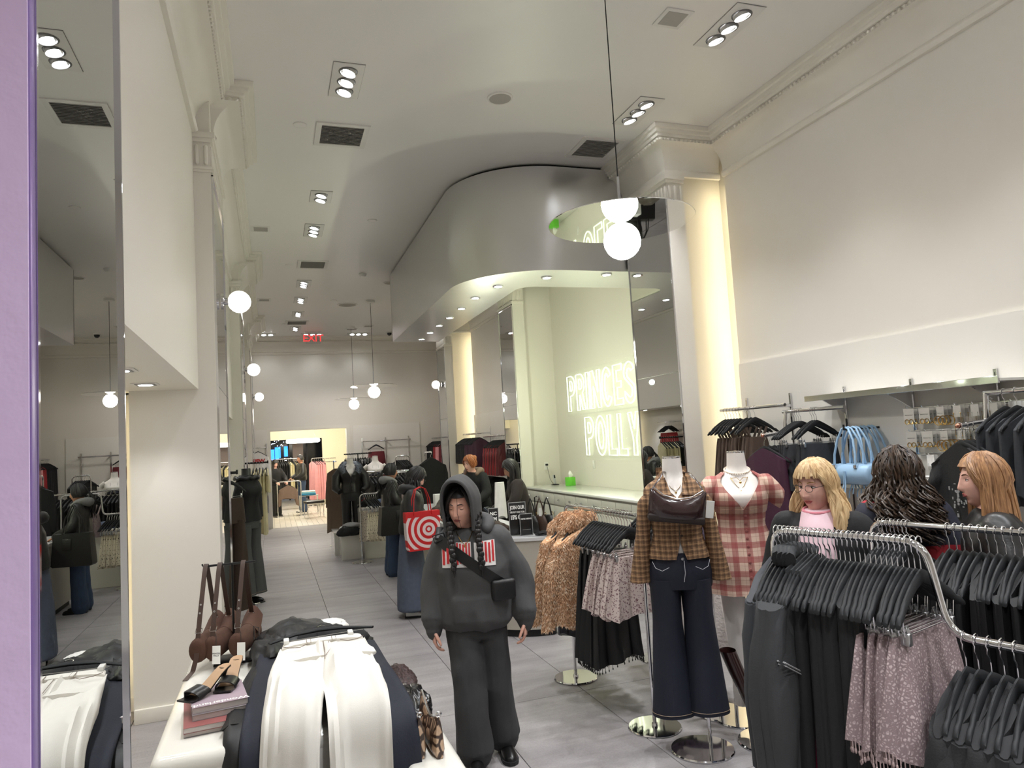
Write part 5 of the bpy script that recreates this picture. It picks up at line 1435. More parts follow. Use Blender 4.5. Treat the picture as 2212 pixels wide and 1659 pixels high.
t = crumple('black_jacket', 'crumpled black jacket piled at the far end of the display table', 'jacket', (0.10, 4.20, 0.752), (0.21, 0.25, 0.10), F_BLACK2, 1.3)
MB().tube([(0.17, -0.08, 0.12), (0.20, -0.12, 0.11), (0.25, -0.13, 0.10)], 0.003, 5).tube([(0.15, -0.12, 0.13), (0.17, -0.07, 0.125), (0.18, -0.03, 0.12)], 0.003, 5).build('zip', CHROME, t)
MB().tube([(-0.17, -0.2, 0.05), (-0.19, -0.24, 0.03), (-0.15, -0.27, 0.03), (-0.18, -0.3, 0.015), (-0.14, -0.33, 0.01)], 0.004, 5).tube([(-0.15, -0.2, 0.05), (-0.13, -0.25, 0.02), (-0.17, -0.28, 0.015), (-0.2, -0.25, 0.012), (-0.16, -0.22, 0.012)], 0.004, 5).build('drawstring', INK, t)
crumple('black_trousers', 'folded black trousers stacked behind the clip hanger', 'trousers', (0.24, 4.02, 0.752), (0.20, 0.2, 0.09), F_BLACK, 4.1)
crumple('dark_blouse', 'black top crumpled next to the brown handbags', 'top', (-0.02, 4.05, 0.752), (0.10, 0.2, 0.085), F_BLACK2, 6.6)
crumple('white_blouse', 'white top folded at the far edge of the display table', 'top', (0.28, 4.66, 0.752), (0.13, 0.10, 0.035), F_WHITE, 2.4, amp=0.2)
crumple('lace_blouse', 'brown lace top lying on the low bench', 'top', (0.59, 3.80, 0.602), (0.08, 0.16, 0.06), spotted('brown_lace', (62, 44, 42), (34, 22, 22), 60, 0.35, rough=0.6, bump=0.5), 3.4)
crumple('sequin_vest', 'black sequin top lying on the low bench', 'top', (0.59, 3.45, 0.602), (0.08, 0.15, 0.07), spotted('black_sequins', (10, 10, 12), (150, 150, 155), 170, 0.12, rough=0.25), 5.2)
# snake print bags on the bench
SNAKE = spotted('snake_skin', (196, 166, 138), (58, 40, 34), 26, 0.16, third=(176, 142, 116), rough=0.35, kind='EDGE', distort=0.03, bump=0.3, stretch=(1, 0.7, 0.7))
for k, (x, y) in enumerate(((0.53, 3.10), (0.60, 3.07))):
    t = thing('snake_bag', 'snake print shoulder bag standing open on the low bench', 'bag', (x, y, 0.602), group='snake print bags on the bench')
    rings = []
    for i in range(13):
        u = i / 12; yy = -0.17 + 0.34 * u; e = abs(2 * u - 1); zt = 0.11 + 0.055 * e ** 1.6; d = 0.03 * (1 - 0.5 * e ** 6)
        rings.append([(d * c, yy, lerp(0.0, zt, s)) for c, s in ((-0.7, 0), (-1, 0.15), (-0.8, 0.6), (-0.25, 1), (-0.1, 0.97), (0.1, 0.97), (0.25, 1), (0.8, 0.6), (1, 0.15), (0.7, 0))])
    MB().loft(rings).build('bag_body', SNAKE, t, 60)
    MB().tube([(0, -0.165, 0.165), (0, -0.08, 0.128), (0, 0, 0.112), (0, 0.08, 0.128), (0, 0.165, 0.165)], 0.004, 6).build('zip', STEEL, t)
    MB().lathe([(0.008, 0.004), (0.013, 0.0), (0.008, -0.004)], 12, T(0, -0.172, 0.172) @ RX(PI / 2)).build('ring', CHROME, t)
# stand with brown belt bags
SUEDE = mat('brown_suede', (74, 46, 32), rough=0.85, var=0.18, scale=30, bump=0.1, bscale=200)
STRAP = mat('dark_brown_leather', (62, 42, 32), rough=0.55, var=0.1)
t = thing('bag_stand', 'black metal T shaped stand on the display table', 'display stand', (-0.225, 4.26, 0.752))
MB().rbox((0, 0, 0.004), (0.20, 0.19, 0.008), 0.002).build('base_plate', BLACKMETAL, t)
MB().tube([(0, 0.0, 0.005), (0, 0.0, 0.51)], 0.006, 8).build('post', BLACKMETAL, t)
MB().tube([(-0.15, 0, 0.525), (-0.145, 0, 0.512), (0.12, 0, 0.512)], 0.006, 8).build('bar', BLACKMETAL, t)
for k, x in enumerate((-0.355, -0.285, -0.165)):
    t = thing('belt_bag', ('brown suede belt strap bag with a long loose strap end on the stand', 'brown suede belt strap bag in the middle of the stand with a white tag', 'brown suede belt strap bag with big front buckle on the stand')[k], 'bag', (x, 4.26, 0.80), -0.25)
    MB().loft([[(r * 0.75 * math.cos(a), yy, 0.06 + r * math.sin(a)) for a in [2 * PI * i / 20 for i in range(20)]] for yy, r in ((-0.17, 0.02), (-0.168, 0.05), (-0.15, 0.062), (-0.05, 0.066), (0.05, 0.066), (0.15, 0.062), (0.168, 0.05), (0.17, 0.02))]).build('bag_body', SUEDE, t, 60)
    MB().sheet(lambda u, v: (lerp(-0.062, 0.062, u) * (1 - 0.2 * v), lerp(0.03, 0.16, v), 0.07 + 0.055 * math.sin(PI * u) + 0.07 * v ** 1.5), 8, 8, 0.006).build('gusset', SUEDE, t, 60)
    def strap_pts(a, b): return [Vector(a).lerp(Vector(b), i / 6) for i in range(7)]
    s1 = [(0, -0.165, 0.0), (0, -0.16, 0.08), (0, -0.12, 0.2), (0, -0.03, 0.43), (0, -0.012, 0.465), (0, 0.0, 0.476)]
    s2 = [(0, 0.0, 0.476), (0, 0.012, 0.465), (0, 0.03, 0.42), (0, 0.10, 0.22), (0, 0.135, 0.14)]
    if k == 0: s1 = [(-0.02, -0.28, -0.05), (-0.01, -0.2, -0.03), (0, -0.175, 0.03)] + s1[1:]
    for nm, pts in (('front_strap', s1), ('rear_strap', s2)):
        q = MB()
        rings = []
        for i, p in enumerate(pts):
            a = Vector(pts[max(0, i - 1)]); b = Vector(pts[min(len(pts) - 1, i + 1)]); d = (b - a).normalized(); nn = Vector((0, d.z, -d.y)).normalized()
            p = Vector(p)
            rings.append([p + Vector((sx * 0.012, 0, 0)) + nn * sn * 0.0015 for sx, sn in ((-1, -1), (1, -1), (1, 1), (-1, 1))])
        q.loft(rings); q.build(nm, STRAP, t, 30)
    MB().tube(arc_path([(-0.016, -0.125, 0.165), (0.016, -0.125, 0.165), (0.016, -0.14, 0.145), (-0.016, -0.14, 0.145)], 0.004), 0.0022, 5, closed=True).build('buckle', CHROME, t)
    MB().tube(arc_path([(-0.016, 0.12, 0.165), (0.016, 0.12, 0.165), (0.016, 0.138, 0.14), (-0.016, 0.138, 0.14)], 0.004), 0.0022, 5, closed=True).build('buckle', CHROME, t)
    for y, z in ((-0.163, 0.05), (-0.155, 0.10), (-0.105, 0.24), (-0.09, 0.28), (0.10, 0.225), (0.085, 0.265)):
        MB().lathe([(0.0022, 0.0035), (0.005, 0.003), (0.0055, 0)], 10, T(0, y - (0.002 if y < 0 else -0.002), z) @ RX(PI / 2 if y < 0 else -PI / 2)).build('eyelet', CHROME, t)
    if k > 0:
        tg = MB(T(0.03, -0.186, 0.035) @ RX(-0.12) @ RZ(-0.25)).rbox((0, 0, 0), (0.046, 0.0015, 0.09), 0.0005, 1).build('price_tag', CARD, t, 0)
        vs, fs = text_mesh('PRINCESS\nPOLLY' if k == 1 else '24 68\n-----', 0.0105, 0.0002, 0.0003)
        MB(T(0.03, -0.186, 0.03) @ RX(-0.12) @ RZ(-0.25) @ T(0, -0.0012, 0.006 if k == 1 else -0.025) @ RX(PI / 2)).add(vs, fs).build('lettering', INK, tg, 0)
        MB().tube([(0.03, -0.186, 0.082), (0.02, -0.15, 0.12), (0.0, -0.13, 0.155)], 0.0012, 4).build('tag_cord', INK, t)
    if k == 2:
        bl = MB().tube(arc_path([(0.05, -0.02, 0.12), (0.062, 0.03, 0.10), (0.062, 0.03, 0.05), (0.05, -0.02, 0.05)], 0.005), 0.003, 5, closed=True).build('front_buckle', CHROME, t)
# magazines and mules
MAGP = mat('page_edges', (186, 178, 174), rough=0.8, var=0.25, scale=300, stretch=(0.1, 0.1, 1))
def magazine(name, c, w, d, h, rz, cover, label):
    t = thing(name, label, 'magazine', c, rz)
    MB().rbox((0, 0, h / 2), (w - 0.004, d - 0.004, h - 0.002), 0.001, 1).build('pages', MAGP, t)
    MB().b2((-w / 2, -d / 2, h - 0.001), (w / 2, d / 2, h)).build('front_cover', cover, t)
    MB().b2((-w / 2, -d / 2, 0), (w / 2, d / 2, 0.001)).build('back_cover', cover, t)
    return t
ROSE = mat('rose_cover', (146, 86, 84), rough=0.35, var=0.2); MAUV = mat('mauve_cover', (168, 150, 160), rough=0.3, var=0.3, scale=9); GREYC = mat('grey_cover', (140, 136, 138), rough=0.35)
z = 0.752
magazine('magazine', (-0.26, 3.36, z), 0.24, 0.32, 0.016, 0.10, GREYC, 'grey magazine at the bottom of the pile under the mules'); z += 0.016
magazine('magazine', (-0.255, 3.36, z), 0.25, 0.33, 0.022, 0.10, ROSE, 'rose coloured magazine wider than the pile under the mules'); z += 0.022
magazine('magazine', (-0.25, 3.40, z), 0.21, 0.28, 0.024, 0.13, GREYC, 'pale magazine in the middle of the pile under the mules'); z += 0.024
tm_ = magazine('magazine', (-0.25, 3.41, z), 0.215, 0.28, 0.026, 0.14, MAUV, 'mauve fashion magazine on top of the pile under the mules'); z += 0.026
vs, fs = text_mesh('Wonderland.', 0.042, 0.0002, 0.0006)
MB(T(0, -0.118, 0.0265) @ RZ(PI)).add(vs, fs).build('lettering', CARD, tm_, 0)
INSOLE = mat('tan_insole', (176, 142, 108), rough=0.5); MULE = mat('black_mule_leather', (20, 19, 19), rough=0.32)
def mule(c, rz, label):
    t = thing('mule', label, 'shoe', c, rz, group='black mules on the magazines')
    prof = [(-0.115, 0.012, 0.036), (-0.09, 0.010, 0.038), (-0.05, 0.011, 0.037), (-0.01, 0.022, 0.033), (0.03, 0.045, 0.029), (0.07, 0.07, 0.027), (0.10, 0.084, 0.027), (0.125, 0.088, 0.02), (0.132, 0.089, 0.008)]
    up = [[(-w, y, z_ + 0.001), (w, y, z_ + 0.001), (w, y, z_ - 0.002), (-w, y, z_ - 0.002)] for y, z_, w in prof[2:]]
    MB().loft(up).build('insole', INSOLE, t, 60)
    MB().loft([[(-w - 0.002, y, z_ - 0.001), (w + 0.002, y, z_ - 0.001), (w + 0.001, y, z_ - 0.008), (-w - 0.001, y, z_ - 0.008)] for y, z_, w in prof]).build('sole', MULE, t, 60)
    MB().loft([[(r * 1.3 * math.cos(a), y + r * math.sin(a), z_) for a in [2 * PI * i / 12 for i in range(12)]] for z_, r, y in ((0.0, 0.006, 0.095), (0.03, 0.007, 0.098), (0.06, 0.012, 0.103), (0.082, 0.018, 0.106))]).build('heel', MULE, t, 60)
    MB().sheet(lambda u, v: (0.042 * math.cos(PI * u) , lerp(-0.085, -0.02, v) + 0.012 * math.cos(2 * PI * u), 0.006 + 0.012 * v + (0.036 - 0.004 * v) * math.sin(PI * u)), 16, 5, 0.004).build('toe_strap', MULE, t, 60)
mule((-0.30, 3.42, z + 0.001), 2.75 - PI - 0.35, 'black high heeled mule with tan insole pointing to the table corner')
mule((-0.205, 3.50, z + 0.001), 3.05 - PI - 0.15, 'black high heeled mule with tan insole standing behind the other')

# ================================================================== LEFT WALL BAYS
def arm(x1, y, z, label, x0=-1.22):
    t = thing('faceout_rail', label, 'rail arm', (x0, y, z))
    MB().rbox(((x1 - x0) / 2, 0, 0), (x1 - x0, 0.022, 0.03), 0.003, 1).build('arm', BLACKMETAL, t)
    MB().rbox((x1 - x0 - 0.01, 0, 0.005), (0.02, 0.05, 0.05), 0.004, 1).build('end_block', BLACKMETAL, t)
arm(-0.36, 8.45, 1.67, 'black wall arm with the long brown trousers'); arm(-0.06, 13.0, 1.715, 'long black wall arm with cream ruffled tops')
g_br = hang_legs(0.3, 1.5, -0.28, 1.5, 0.5, hd=0.05).mesh('brown_trousers', F_DBROWN, 50)
for i in range(4):
    M = T(-0.44 - 0.07 * i, 8.45, 1.67) @ RZ(jit(0.08) + (0.7 if i == 0 else PI / 2))
    hanger(M, 'black hanger of long brown trousers in the left niche', 'hangers of the brown trousers', True)
    garment('brown_trousers', g_br, M, 'long dark brown wide trousers hanging in the left niche', 'trousers', 'brown trousers in the left niche')
g_cr = [hang_body(0.40, 0.50, 0.42, 0.03, 0.05, 6, 0.012, s, n=32).mesh('cream_ruffle_top', F_CREAM, 50) for s in (0.1, 1.2)]
g_crl = hang_body(0.36, 1.2, 0.40, 0.03, 0.05, 6, 0.014, 0.6, n=32).mesh('cream_dress', F_CREAM, 50)
for i in range(9):
    M = T(-0.10 - 0.052 * i, 13.0, 1.715) @ RZ(PI / 2 + jit(0.15))
    hanger(M, 'black hanger of a cream top on the long black arm', 'hangers of the cream tops')
    if i in (1, 4): garment('cream_dress', g_crl, M, 'long cream dress behind cream tops on the black arm', 'dress', 'cream dresses on the black arm')
    elif i < 7: garment('cream_blouse', g_cr[i % 2], M, 'cream ruffled top on the long black arm', 'top', 'cream tops on the black arm')
    else: garment('printed_blouse', g_lace[0], M, 'black top at the wall end of the long black arm', 'top', 'black tops at the wall end of the arm')
# red dress higher on the same wall, seen in the pier mirror
t = thing('wall_hook_rail', 'short chrome rail with a red dress above the cream tops', 'clothes rail', (-1.22, 14.2, 2.05))
MB().tube([(0.25, -0.4, 0), (0.25, 0.4, 0)], 0.012, 10).tube([(0, -0.35, 0), (0.25, -0.35, 0)], 0.008, 8).tube([(0, 0.35, 0), (0.25, 0.35, 0)], 0.008, 8).build('rail', CHROME, t)
g_rd = [hang_body(0.28, 0.75, 0.40, 0.03, 0.06, 6, 0.014, s, -0.24, n=32).mesh('red_dress', F_RED, 50) for s in (0.3, 1.3)]
for i in range(5):
    M = frame((-0.97, 14.0 + 0.06 * i, 2.05), PI / 2) @ RZ(jit(0.1)); hanger(M, 'black hanger of a red dress on the left wall', 'hangers of the red dresses')
    garment('red_dress', g_rd[i % 2], M, 'bright red dress on the short left wall rail', 'dress', 'red dresses on the left wall')
# dressed form between the left niches
m3 = thing('mannequin', 'dark mannequin with black cropped jumper and grey wide trousers by the left pier', 'mannequin', (-0.31, 9.75, 0), 0.9)
form_torso().build('torso_form', mat('mannequin_black', (30, 30, 32), rough=0.4), m3); base_disc(m3, 0, 0, 0.16)
MB().tube([(0, 0, 0.01), (0, 0.0, 0.95)], 0.012, 10).build('support_pole', BLACKMETAL, m3)
gt = thing('wide_trousers', 'grey wide trousers on the dark mannequin by the left pier', 'trousers', (-0.31, 9.75, 0), 0.9)
legs_sheet(gt, F_DGREY, 1.14, 0.10, 0.115, 0.14)
bj = thing('cropped_jumper', 'black cropped jumper with ruffled neck on the dark mannequin', 'jumper', (-0.31, 9.75, 0), 0.9)
wear(1.60, 1.02, 0.025, None, None, 7, 0.010, 20, 40).build('jumper_body', F_BLACK, bj, 60)
for s in (-1, 1): MB().tube([(s * 0.13, 0, 1.50), (s * 0.18, 0, 1.35), (s * 0.185, -0.02, 1.05)], [0.055, 0.06, 0.05], 14).build('sleeve', F_BLACK, bj, 60)
MB().tube([(0.16 * math.sin(2 * PI * i / 24), 0.005 - 0.13 * math.cos(2 * PI * i / 24), 1.565 + 0.012 * math.sin(9 * 2 * PI * i / 24)) for i in range(24)], 0.022, 8, closed=True).build('ruffle', F_BLACK2, bj, 60)
for s in (-1, 1):
    t = thing('black_shoe', 'flat black shoe under the grey wide trousers', 'shoe', (-0.31 + s * 0.06, 9.67 + s * 0.07, 0.0), 0.9, group='shoes under the grey trousers')
    MB().sphere((0, 0, 0.035), (0.042, 0.13, 0.04), 14, 8).build('upper', MULE, t); MB().rbox((0, 0, 0.008), (0.08, 0.25, 0.016), 0.007).build('sole', INK, t)
# white sweatshirt on the back wall beside the opening
t = thing('back_wall_rail', 'chrome wall frame with a white sweatshirt left of the back opening', 'clothes rail', (-0.32, 18.92, 0.4))
for x in (-0.2, 0.2): MB().b2((x - 0.012, -0.03, 0), (x + 0.012, 0, 1.72)).build('upright', CHROME, t)
MB().tube([(-0.2, -0.25, 1.62), (0.2, -0.25, 1.62)], 0.014, 10).tube([(-0.2, 0, 1.62), (-0.2, -0.25, 1.62)], 0.01, 8).tube([(0.2, 0, 1.62), (0.2, -0.25, 1.62)], 0.01, 8).build('rail', CHROME, t)
M = T(-0.32, 18.67, 2.02); hanger(M, 'black hanger of the white sweatshirt', None)
g_ws = hang_sleeve(1, 0.46, 0.5, 0.09, 0.07, 0.3, mb=hang_sleeve(-1, 0.46, 0.5, 0.09, 0.07, 0.5, mb=hang_body(0.5, 0.62, 0.5, 0.05, 0.07, 4, 0.012, 0.4, n=32))).mesh('sweatshirt_body', F_WHITE, 50)
vs, fs = text_mesh('NEW', 0.13, 0.002, 0.006)
g_wt = MB(T(0, -0.075, -0.33) @ RX(PI / 2)).add(vs, fs).mesh('red_letters', mat('red_print', (196, 34, 40)), 0)
garment('sweatshirt', [('sweatshirt_body', g_ws), ('red_letters', g_wt)], M, 'white sweatshirt with red letters beside the back opening', 'sweatshirt')
# ================================================================== PEOPLE (local frame: front towards -y, z up)
def catmull(pts, n=6):
    P = [Vector(p) for p in pts]
    if len(P) < 3: return P
    Q = [P[0] * 2 - P[1]] + P + [P[-1] * 2 - P[-2]]; out = []
    for i in range(1, len(Q) - 2):
        a, b, c, d = Q[i - 1], Q[i], Q[i + 1], Q[i + 2]
        for k in range(n):
            t = k / n
            out.append(0.5 * ((2 * b) + (c - a) * t + (2 * a - 5 * b + 4 * c - d) * t * t + (3 * b - a - 3 * c + d) * t ** 3))
    out.append(P[-1])
    return out
def limb(mb, pts, rs, n=14, k=6):
    C = catmull(pts, k); m = len(C) - 1; tab = [(i / (len(rs) - 1), (r,)) for i, r in enumerate(rs)]
    mb.tube(C, [interp(tab, i / m)[0] for i in range(m + 1)], n)
    mb.sphere(C[0], rs[0] * 0.98, 12, 8); mb.sphere(C[-1], rs[-1] * 0.9, 12, 8)
    return mb
def torso(mb, rings, n=28, k=4):
    """rings: (x, y, z, half width, half depth) from bottom to top"""
    tab = [(i / (len(rings) - 1), r) for i, r in enumerate(rings)]; N = (len(rings) - 1) * k; out = []
    for i in range(N + 1):
        x, y, z, hw, hd = interp(tab, i / N)
        out.append([(x + hw * math.copysign(abs(math.cos(2 * PI * j / n)) ** 0.85, math.cos(2 * PI * j / n)), y + hd * math.copysign(abs(math.sin(2 * PI * j / n)) ** 0.9, math.sin(2 * PI * j / n)), z) for j in range(n)])
    return mb.loft(out)
# ---- head
def gs(x, c, s): return math.exp(-((x - c) / s) ** 2)
def face_disp(x, z):
    """outward displacement of the face front at (x, z) of a unit size head (metres)"""
    ax = abs(x); d = 0.0
    if z < 0.03: t = min(1, max(0, (0.028 - z) / 0.058)); d += (0.004 + 0.017 * t ** 1.3) * gs(x, 0, 0.0085 + 0.005 * t) * (1 if z > -0.034 else math.exp(-((z + 0.034) / 0.006) ** 2))
    d += 0.005 * gs(ax, 0.012, 0.006) * gs(z, -0.031, 0.007)
    d += 0.004 * gs(z, 0.030, 0.009) * gs(ax, 0.028, 0.022)
    d -= 0.009 * gs(ax, 0.031, 0.014) * gs(z, 0.011, 0.010)
    d += 0.004 * gs(ax, 0.042, 0.018) * gs(z, -0.022, 0.018)
    d += 0.0055 * gs(x, 0, 0.021) * gs(z, -0.059, 0.010); d -= 0.003 * gs(x, 0, 0.02) * gs(z, -0.0595, 0.0025)
    d -= 0.003 * gs(x, 0, 0.02) * gs(z, -0.077, 0.007)
    d += 0.006 * gs(x, 0, 0.018) * gs(z, -0.098, 0.013)
    return d
def head_pt(az, el, grow=0.0):
    """az 0 = front, el elevation; ellipsoidal skull with a tapering jaw"""
    ce, se = math.cos(el), math.sin(el)
    x = (0.073 + grow) * math.sin(az) * ce; y = -(0.094 + grow) * math.cos(az) * ce; z = (0.117 + grow) * se
    if z < 0:
        t = min(1, -z / 0.117)
        x *= 1 - 0.30 * t ** 1.6
        if y > 0: y *= 1 - 0.45 * t
        else: y = y * (1 - 0.05 * t) - 0.016 * t ** 1.5 * (1 if abs(x) < 0.05 else 0.5)
    if y < -0.05 and grow < 0.004: y = -0.05 + (y + 0.05) * 0.86
    return Vector((x, y, z))
def head_mesh(mb, M, nu=72, nv=56, smile=0.0):
    rings = []
    for i in range(nv + 1):
        el = -PI / 2 + PI * i / nv; ring = []
        for j in range(nu):
            u = 2 * PI * j / nu; az = u - 0.45 * math.sin(u)       # denser towards the front
            p = head_pt(az, el)
            w = smooth01((math.cos(az) * math.cos(el) - 0.15) / 0.4)
            p.y -= face_disp(p.x, p.z) * w
            if smile: p.y -= smile * 0.004 * gs(abs(p.x), 0.035, 0.012) * gs(p.z, -0.038, 0.014) * w
            ring.append(p)
        rings.append(ring)
    mb.loft(rings, M=M)
    for s in (-1, 1):   # ears
        E = M @ T(s * 0.073, 0.008, 0.0) @ RZ(s * 0.35)
        mb.sphere((0, 0, 0), (0.007, 0.017, 0.03), 12, 10, E)
        mb.tube([(s * 0.006, 0.012 * math.cos(a) * 1.2, 0.024 * math.sin(a)) for a in [i * PI / 6 - 0.9 for i in range(10)]], 0.004, 6, M=E)
def face_y(x, z):
    e = max(0.05, 1 - (z / 0.117) ** 2 - (x / (0.073 * (1 - (0.30 * (min(1, -z / 0.117)) ** 1.6 if z < 0 else 0)))) ** 2)
    y = -0.094 * math.sqrt(e)
    if z < 0: t = -z / 0.117; y = y * (1 - 0.05 * t) - 0.016 * t ** 1.5
    if y < -0.05: y = -0.05 + (y + 0.05) * 0.86
    return y - face_disp(x, z)
def face_parts(t, M, lips=(150, 78, 76), brow=(40, 30, 26), eyes='down', iris=(60, 40, 28), skin=None, smile=0.0):
    def P(x, z, out=0.0015): return (x, face_y(x, z) - out, z)
    n = 10
    for zc, r, bow in ((-0.0555, 0.0032, 0.0015), (-0.0635, 0.0042, -0.001)):
        lp = MB(M); pts = []; rs = []
        for i in range(n + 1):
            x = -0.022 + 0.044 * i / n; e = abs(x) / 0.022
            z = zc + (-0.0595 - zc) * e ** 2 + smile * 0.006 * e ** 2 + bow * (1 - abs(e - 0.35) * 2 if e < 0.8 else 0) * (1 if zc > -0.06 else 0)
            pts.append(P(x, z, 0.0005)); rs.append(r * math.sqrt(max(0.06, 1 - e ** 2)))
        lp.tube(pts, rs, 8).build('lip', mat('lips_%d_%d_%d' % lips, lips, rough=0.4, var=0.05), t, 60)
    for s in (-1, 1): MB(M).tube([P(s * x, z, 0.001) for x, z in ((0.014, 0.030), (0.024, 0.034), (0.036, 0.035), (0.047, 0.028))], [0.0022, 0.003, 0.0026, 0.0008], 6).build('eyebrow', mat('brow_%d_%d_%d' % brow, brow, rough=0.8), t, 60)
    for s in (-1, 1):
        ey = MB(M); ir = MB(M); lash = MB(M); lid = MB(M)
        c = Vector((s * 0.031, face_y(s * 0.031, 0.010) + 0.0065, 0.010))
        lid.sphere(c, (0.0155, 0.0115, 0.0115), 16, 12)
        if eyes == 'open':
            ey.sphere(c + Vector((0, -0.0042, -0.0005)), (0.0125, 0.0085, 0.0055), 14, 10)
            ir.sphere(c + Vector((s * -0.002, -0.0115, -0.0005)), (0.0048, 0.002, 0.0048), 12, 8)
            zl = 0.0045
        else: zl = -0.0045
        lash.tube([c + Vector((s * dx, -0.0118 * math.sqrt(max(0.05, 1 - (dx / 0.0158) ** 2)) - 0.0008, zl * (1 - (dx / 0.02) ** 2) + 0.0005)) for dx in (-0.013, -0.007, 0, 0.007, 0.0145)], [0.0006, 0.0013, 0.0015, 0.0015, 0.001], 6)
        ld_ = lid.build('eyelid', skin, t, 60); lash.build('eyelash', INK, ld_, 60)
        if eyes == 'open': e_ = ey.build('eye', mat('eye_white', (228, 222, 216), rough=0.2), t, 60); ir.build('iris', mat('iris_%d' % iris[0], iris, rough=0.15), e_, 60)
# ---- hands
def hand(mb, wrist, d, up, side, s=1.0, curl=0.5, thumb=1.0):
    """d = pointing direction of the fingers, up = back of the hand, side = towards the thumb"""
    d = Vector(d).normalized(); up = Vector(up); up = (up - d * up.dot(d)).normalized(); sd = d.cross(up).normalized()
    if sd.dot(Vector(side)) < 0: sd = -sd
    w = Vector(wrist); L = 0.085 * s
    rings = []
    for u, hw, ht in ((0, 0.026, 0.018), (0.3, 0.034, 0.016), (0.7, 0.041, 0.014), (1.0, 0.040, 0.011)):
        c = w + d * (L * u)
        rings.append([c + sd * (math.cos(a) * hw * s) + up * (math.sin(a) * ht * s) for a in [2 * PI * i / 14 for i in range(14)]])
    mb.loft(rings)
    for k, (o, ln, r) in enumerate(((0.029, 0.072, 0.0085), (0.010, 0.080, 0.0088), (-0.010, 0.074, 0.0085), (-0.028, 0.058, 0.0075))):
        p = w + d * (L * 0.92) + sd * (o * s); pts = [p]; dd = d.copy(); ax = sd
        for seg in range(3):
            dd = Matrix.Rotation(-curl * (0.75 if seg == 0 else 1.0) * (1 if sd.cross(d).dot(up) > 0 else -1), 3, ax) @ dd
            p = p + dd * (ln * s * (0.42, 0.32, 0.26)[seg]); pts.append(p)
        mb.tube(catmull(pts, 3), [lerp(r * s, r * s * 0.72, i / 9) for i in range(10)], 8); mb.sphere(pts[-1], r * s * 0.72, 8, 6)
    p = w + d * (L * 0.25) + sd * (0.026 * s); t1 = (sd * 0.75 + d * 0.65 - up * 0.25).normalized(); t2 = (sd * 0.2 + d * 0.95 - up * 0.35).normalized()
    pts = [p, p + t1 * 0.036 * s, p + t1 * 0.036 * s + t2 * 0.03 * s, p + t1 * 0.036 * s + t2 * 0.055 * s]
    mb.tube(pts, [0.0125 * s, 0.0105 * s, 0.0095 * s, 0.0075 * s], 8); mb.sphere(pts[-1], 0.0075 * s, 8, 6)
# ---- hair
def hair_cap(mb, M, grow=0.012, front_el=0.62, side_az=1.15, low=-0.55, nu=48, nv=26):
    """solid shell over the scalp, open at the face"""
    def fn(u, v):
        az = lerp(-PI, PI, u); a = abs(az)
        lo = front_el if a < side_az * 0.8 else lerp(front_el, low, smooth01((a - side_az * 0.8) / 0.55))
        el = lerp(PI / 2 - 0.001, lo, v)
        return head_pt(az, el, grow)
    return mb.sheet(fn, nu, nv, 0.012, M)
def strands(mb, M, n, L, seed=1, grow=0.014, part=0.0, r=0.006, curl=0.0, out=0.02, az_min=1.05, fwd=0.0, wave=0.01, back_only=False, bangs=0, top=1.35, gather=None, sag=(0, 0, -1)):
    """locks combed over the skull then hanging; az_min keeps the face free"""
    rnd = random.Random(seed); Minv = (M.to_3x3()).inverted(); dn = (Minv @ Vector(sag)).normalized()
    for i in range(n):
        az = rnd.uniform(-PI, PI)
        if back_only and abs(az) < 1.4: az = math.copysign(rnd.uniform(1.4, PI), az)
        end = math.copysign(max(abs(az), az_min + rnd.uniform(0, 0.25)), az)
        is_b = i < bangs
        if is_b: az = rnd.uniform(-0.8, 0.8); end = az * 1.1
        pts = []
        e0, e1 = top, (0.40 if is_b else -0.15 + rnd.uniform(-0.2, 0.1))
        g = grow + rnd.uniform(-0.004, 0.006)
        for k in range(6):
            t = k / 5; pts.append(head_pt(lerp(az * 0.9 + part * (1 - t), end, t) + (rnd.gauss(0, 0.12) if curl else 0), lerp(e0, e1, t), g + (rnd.uniform(-0.006, 0.016) if curl else 0)))
        if not is_b:
            ln = L * rnd.uniform(0.8, 1.05); p = pts[-1].copy(); o = Vector((p.x, p.y, 0)).normalized(); ph = rnd.random() * 6.28
            if gather is not None:
                for k in range(1, 5): pts.append(p.lerp(Vector(gather) + Vector((rnd.gauss(0, 0.012), rnd.gauss(0, 0.012), rnd.gauss(0, 0.01))), k / 4))
            else:
                m = 12 if curl else 7
                for k in range(1, m + 1):
                    t = k / m; q = p + dn * (ln * t) + o * (out * math.sin(PI * min(1, t * 0.7))) + Vector((0, fwd * t, 0))
                    ww = wave * math.sin(4 * t + ph)
                    q += Vector((ww, ww * 0.5, 0))
                    if curl: q += Vector((math.cos(ph + 16 * t), math.sin(ph + 16 * t), 0)) * curl * (0.4 + t)
                    pts.append(q)
        C = [M @ q for q in pts]; N = len(C)
        mb.tube(C, [r * (0.6 + 0.5 * math.sin(PI * min(1, 0.15 + 0.8 * j / N))) * (0.35 if j == N - 1 else 1) for j in range(N)], 5)
    return mb
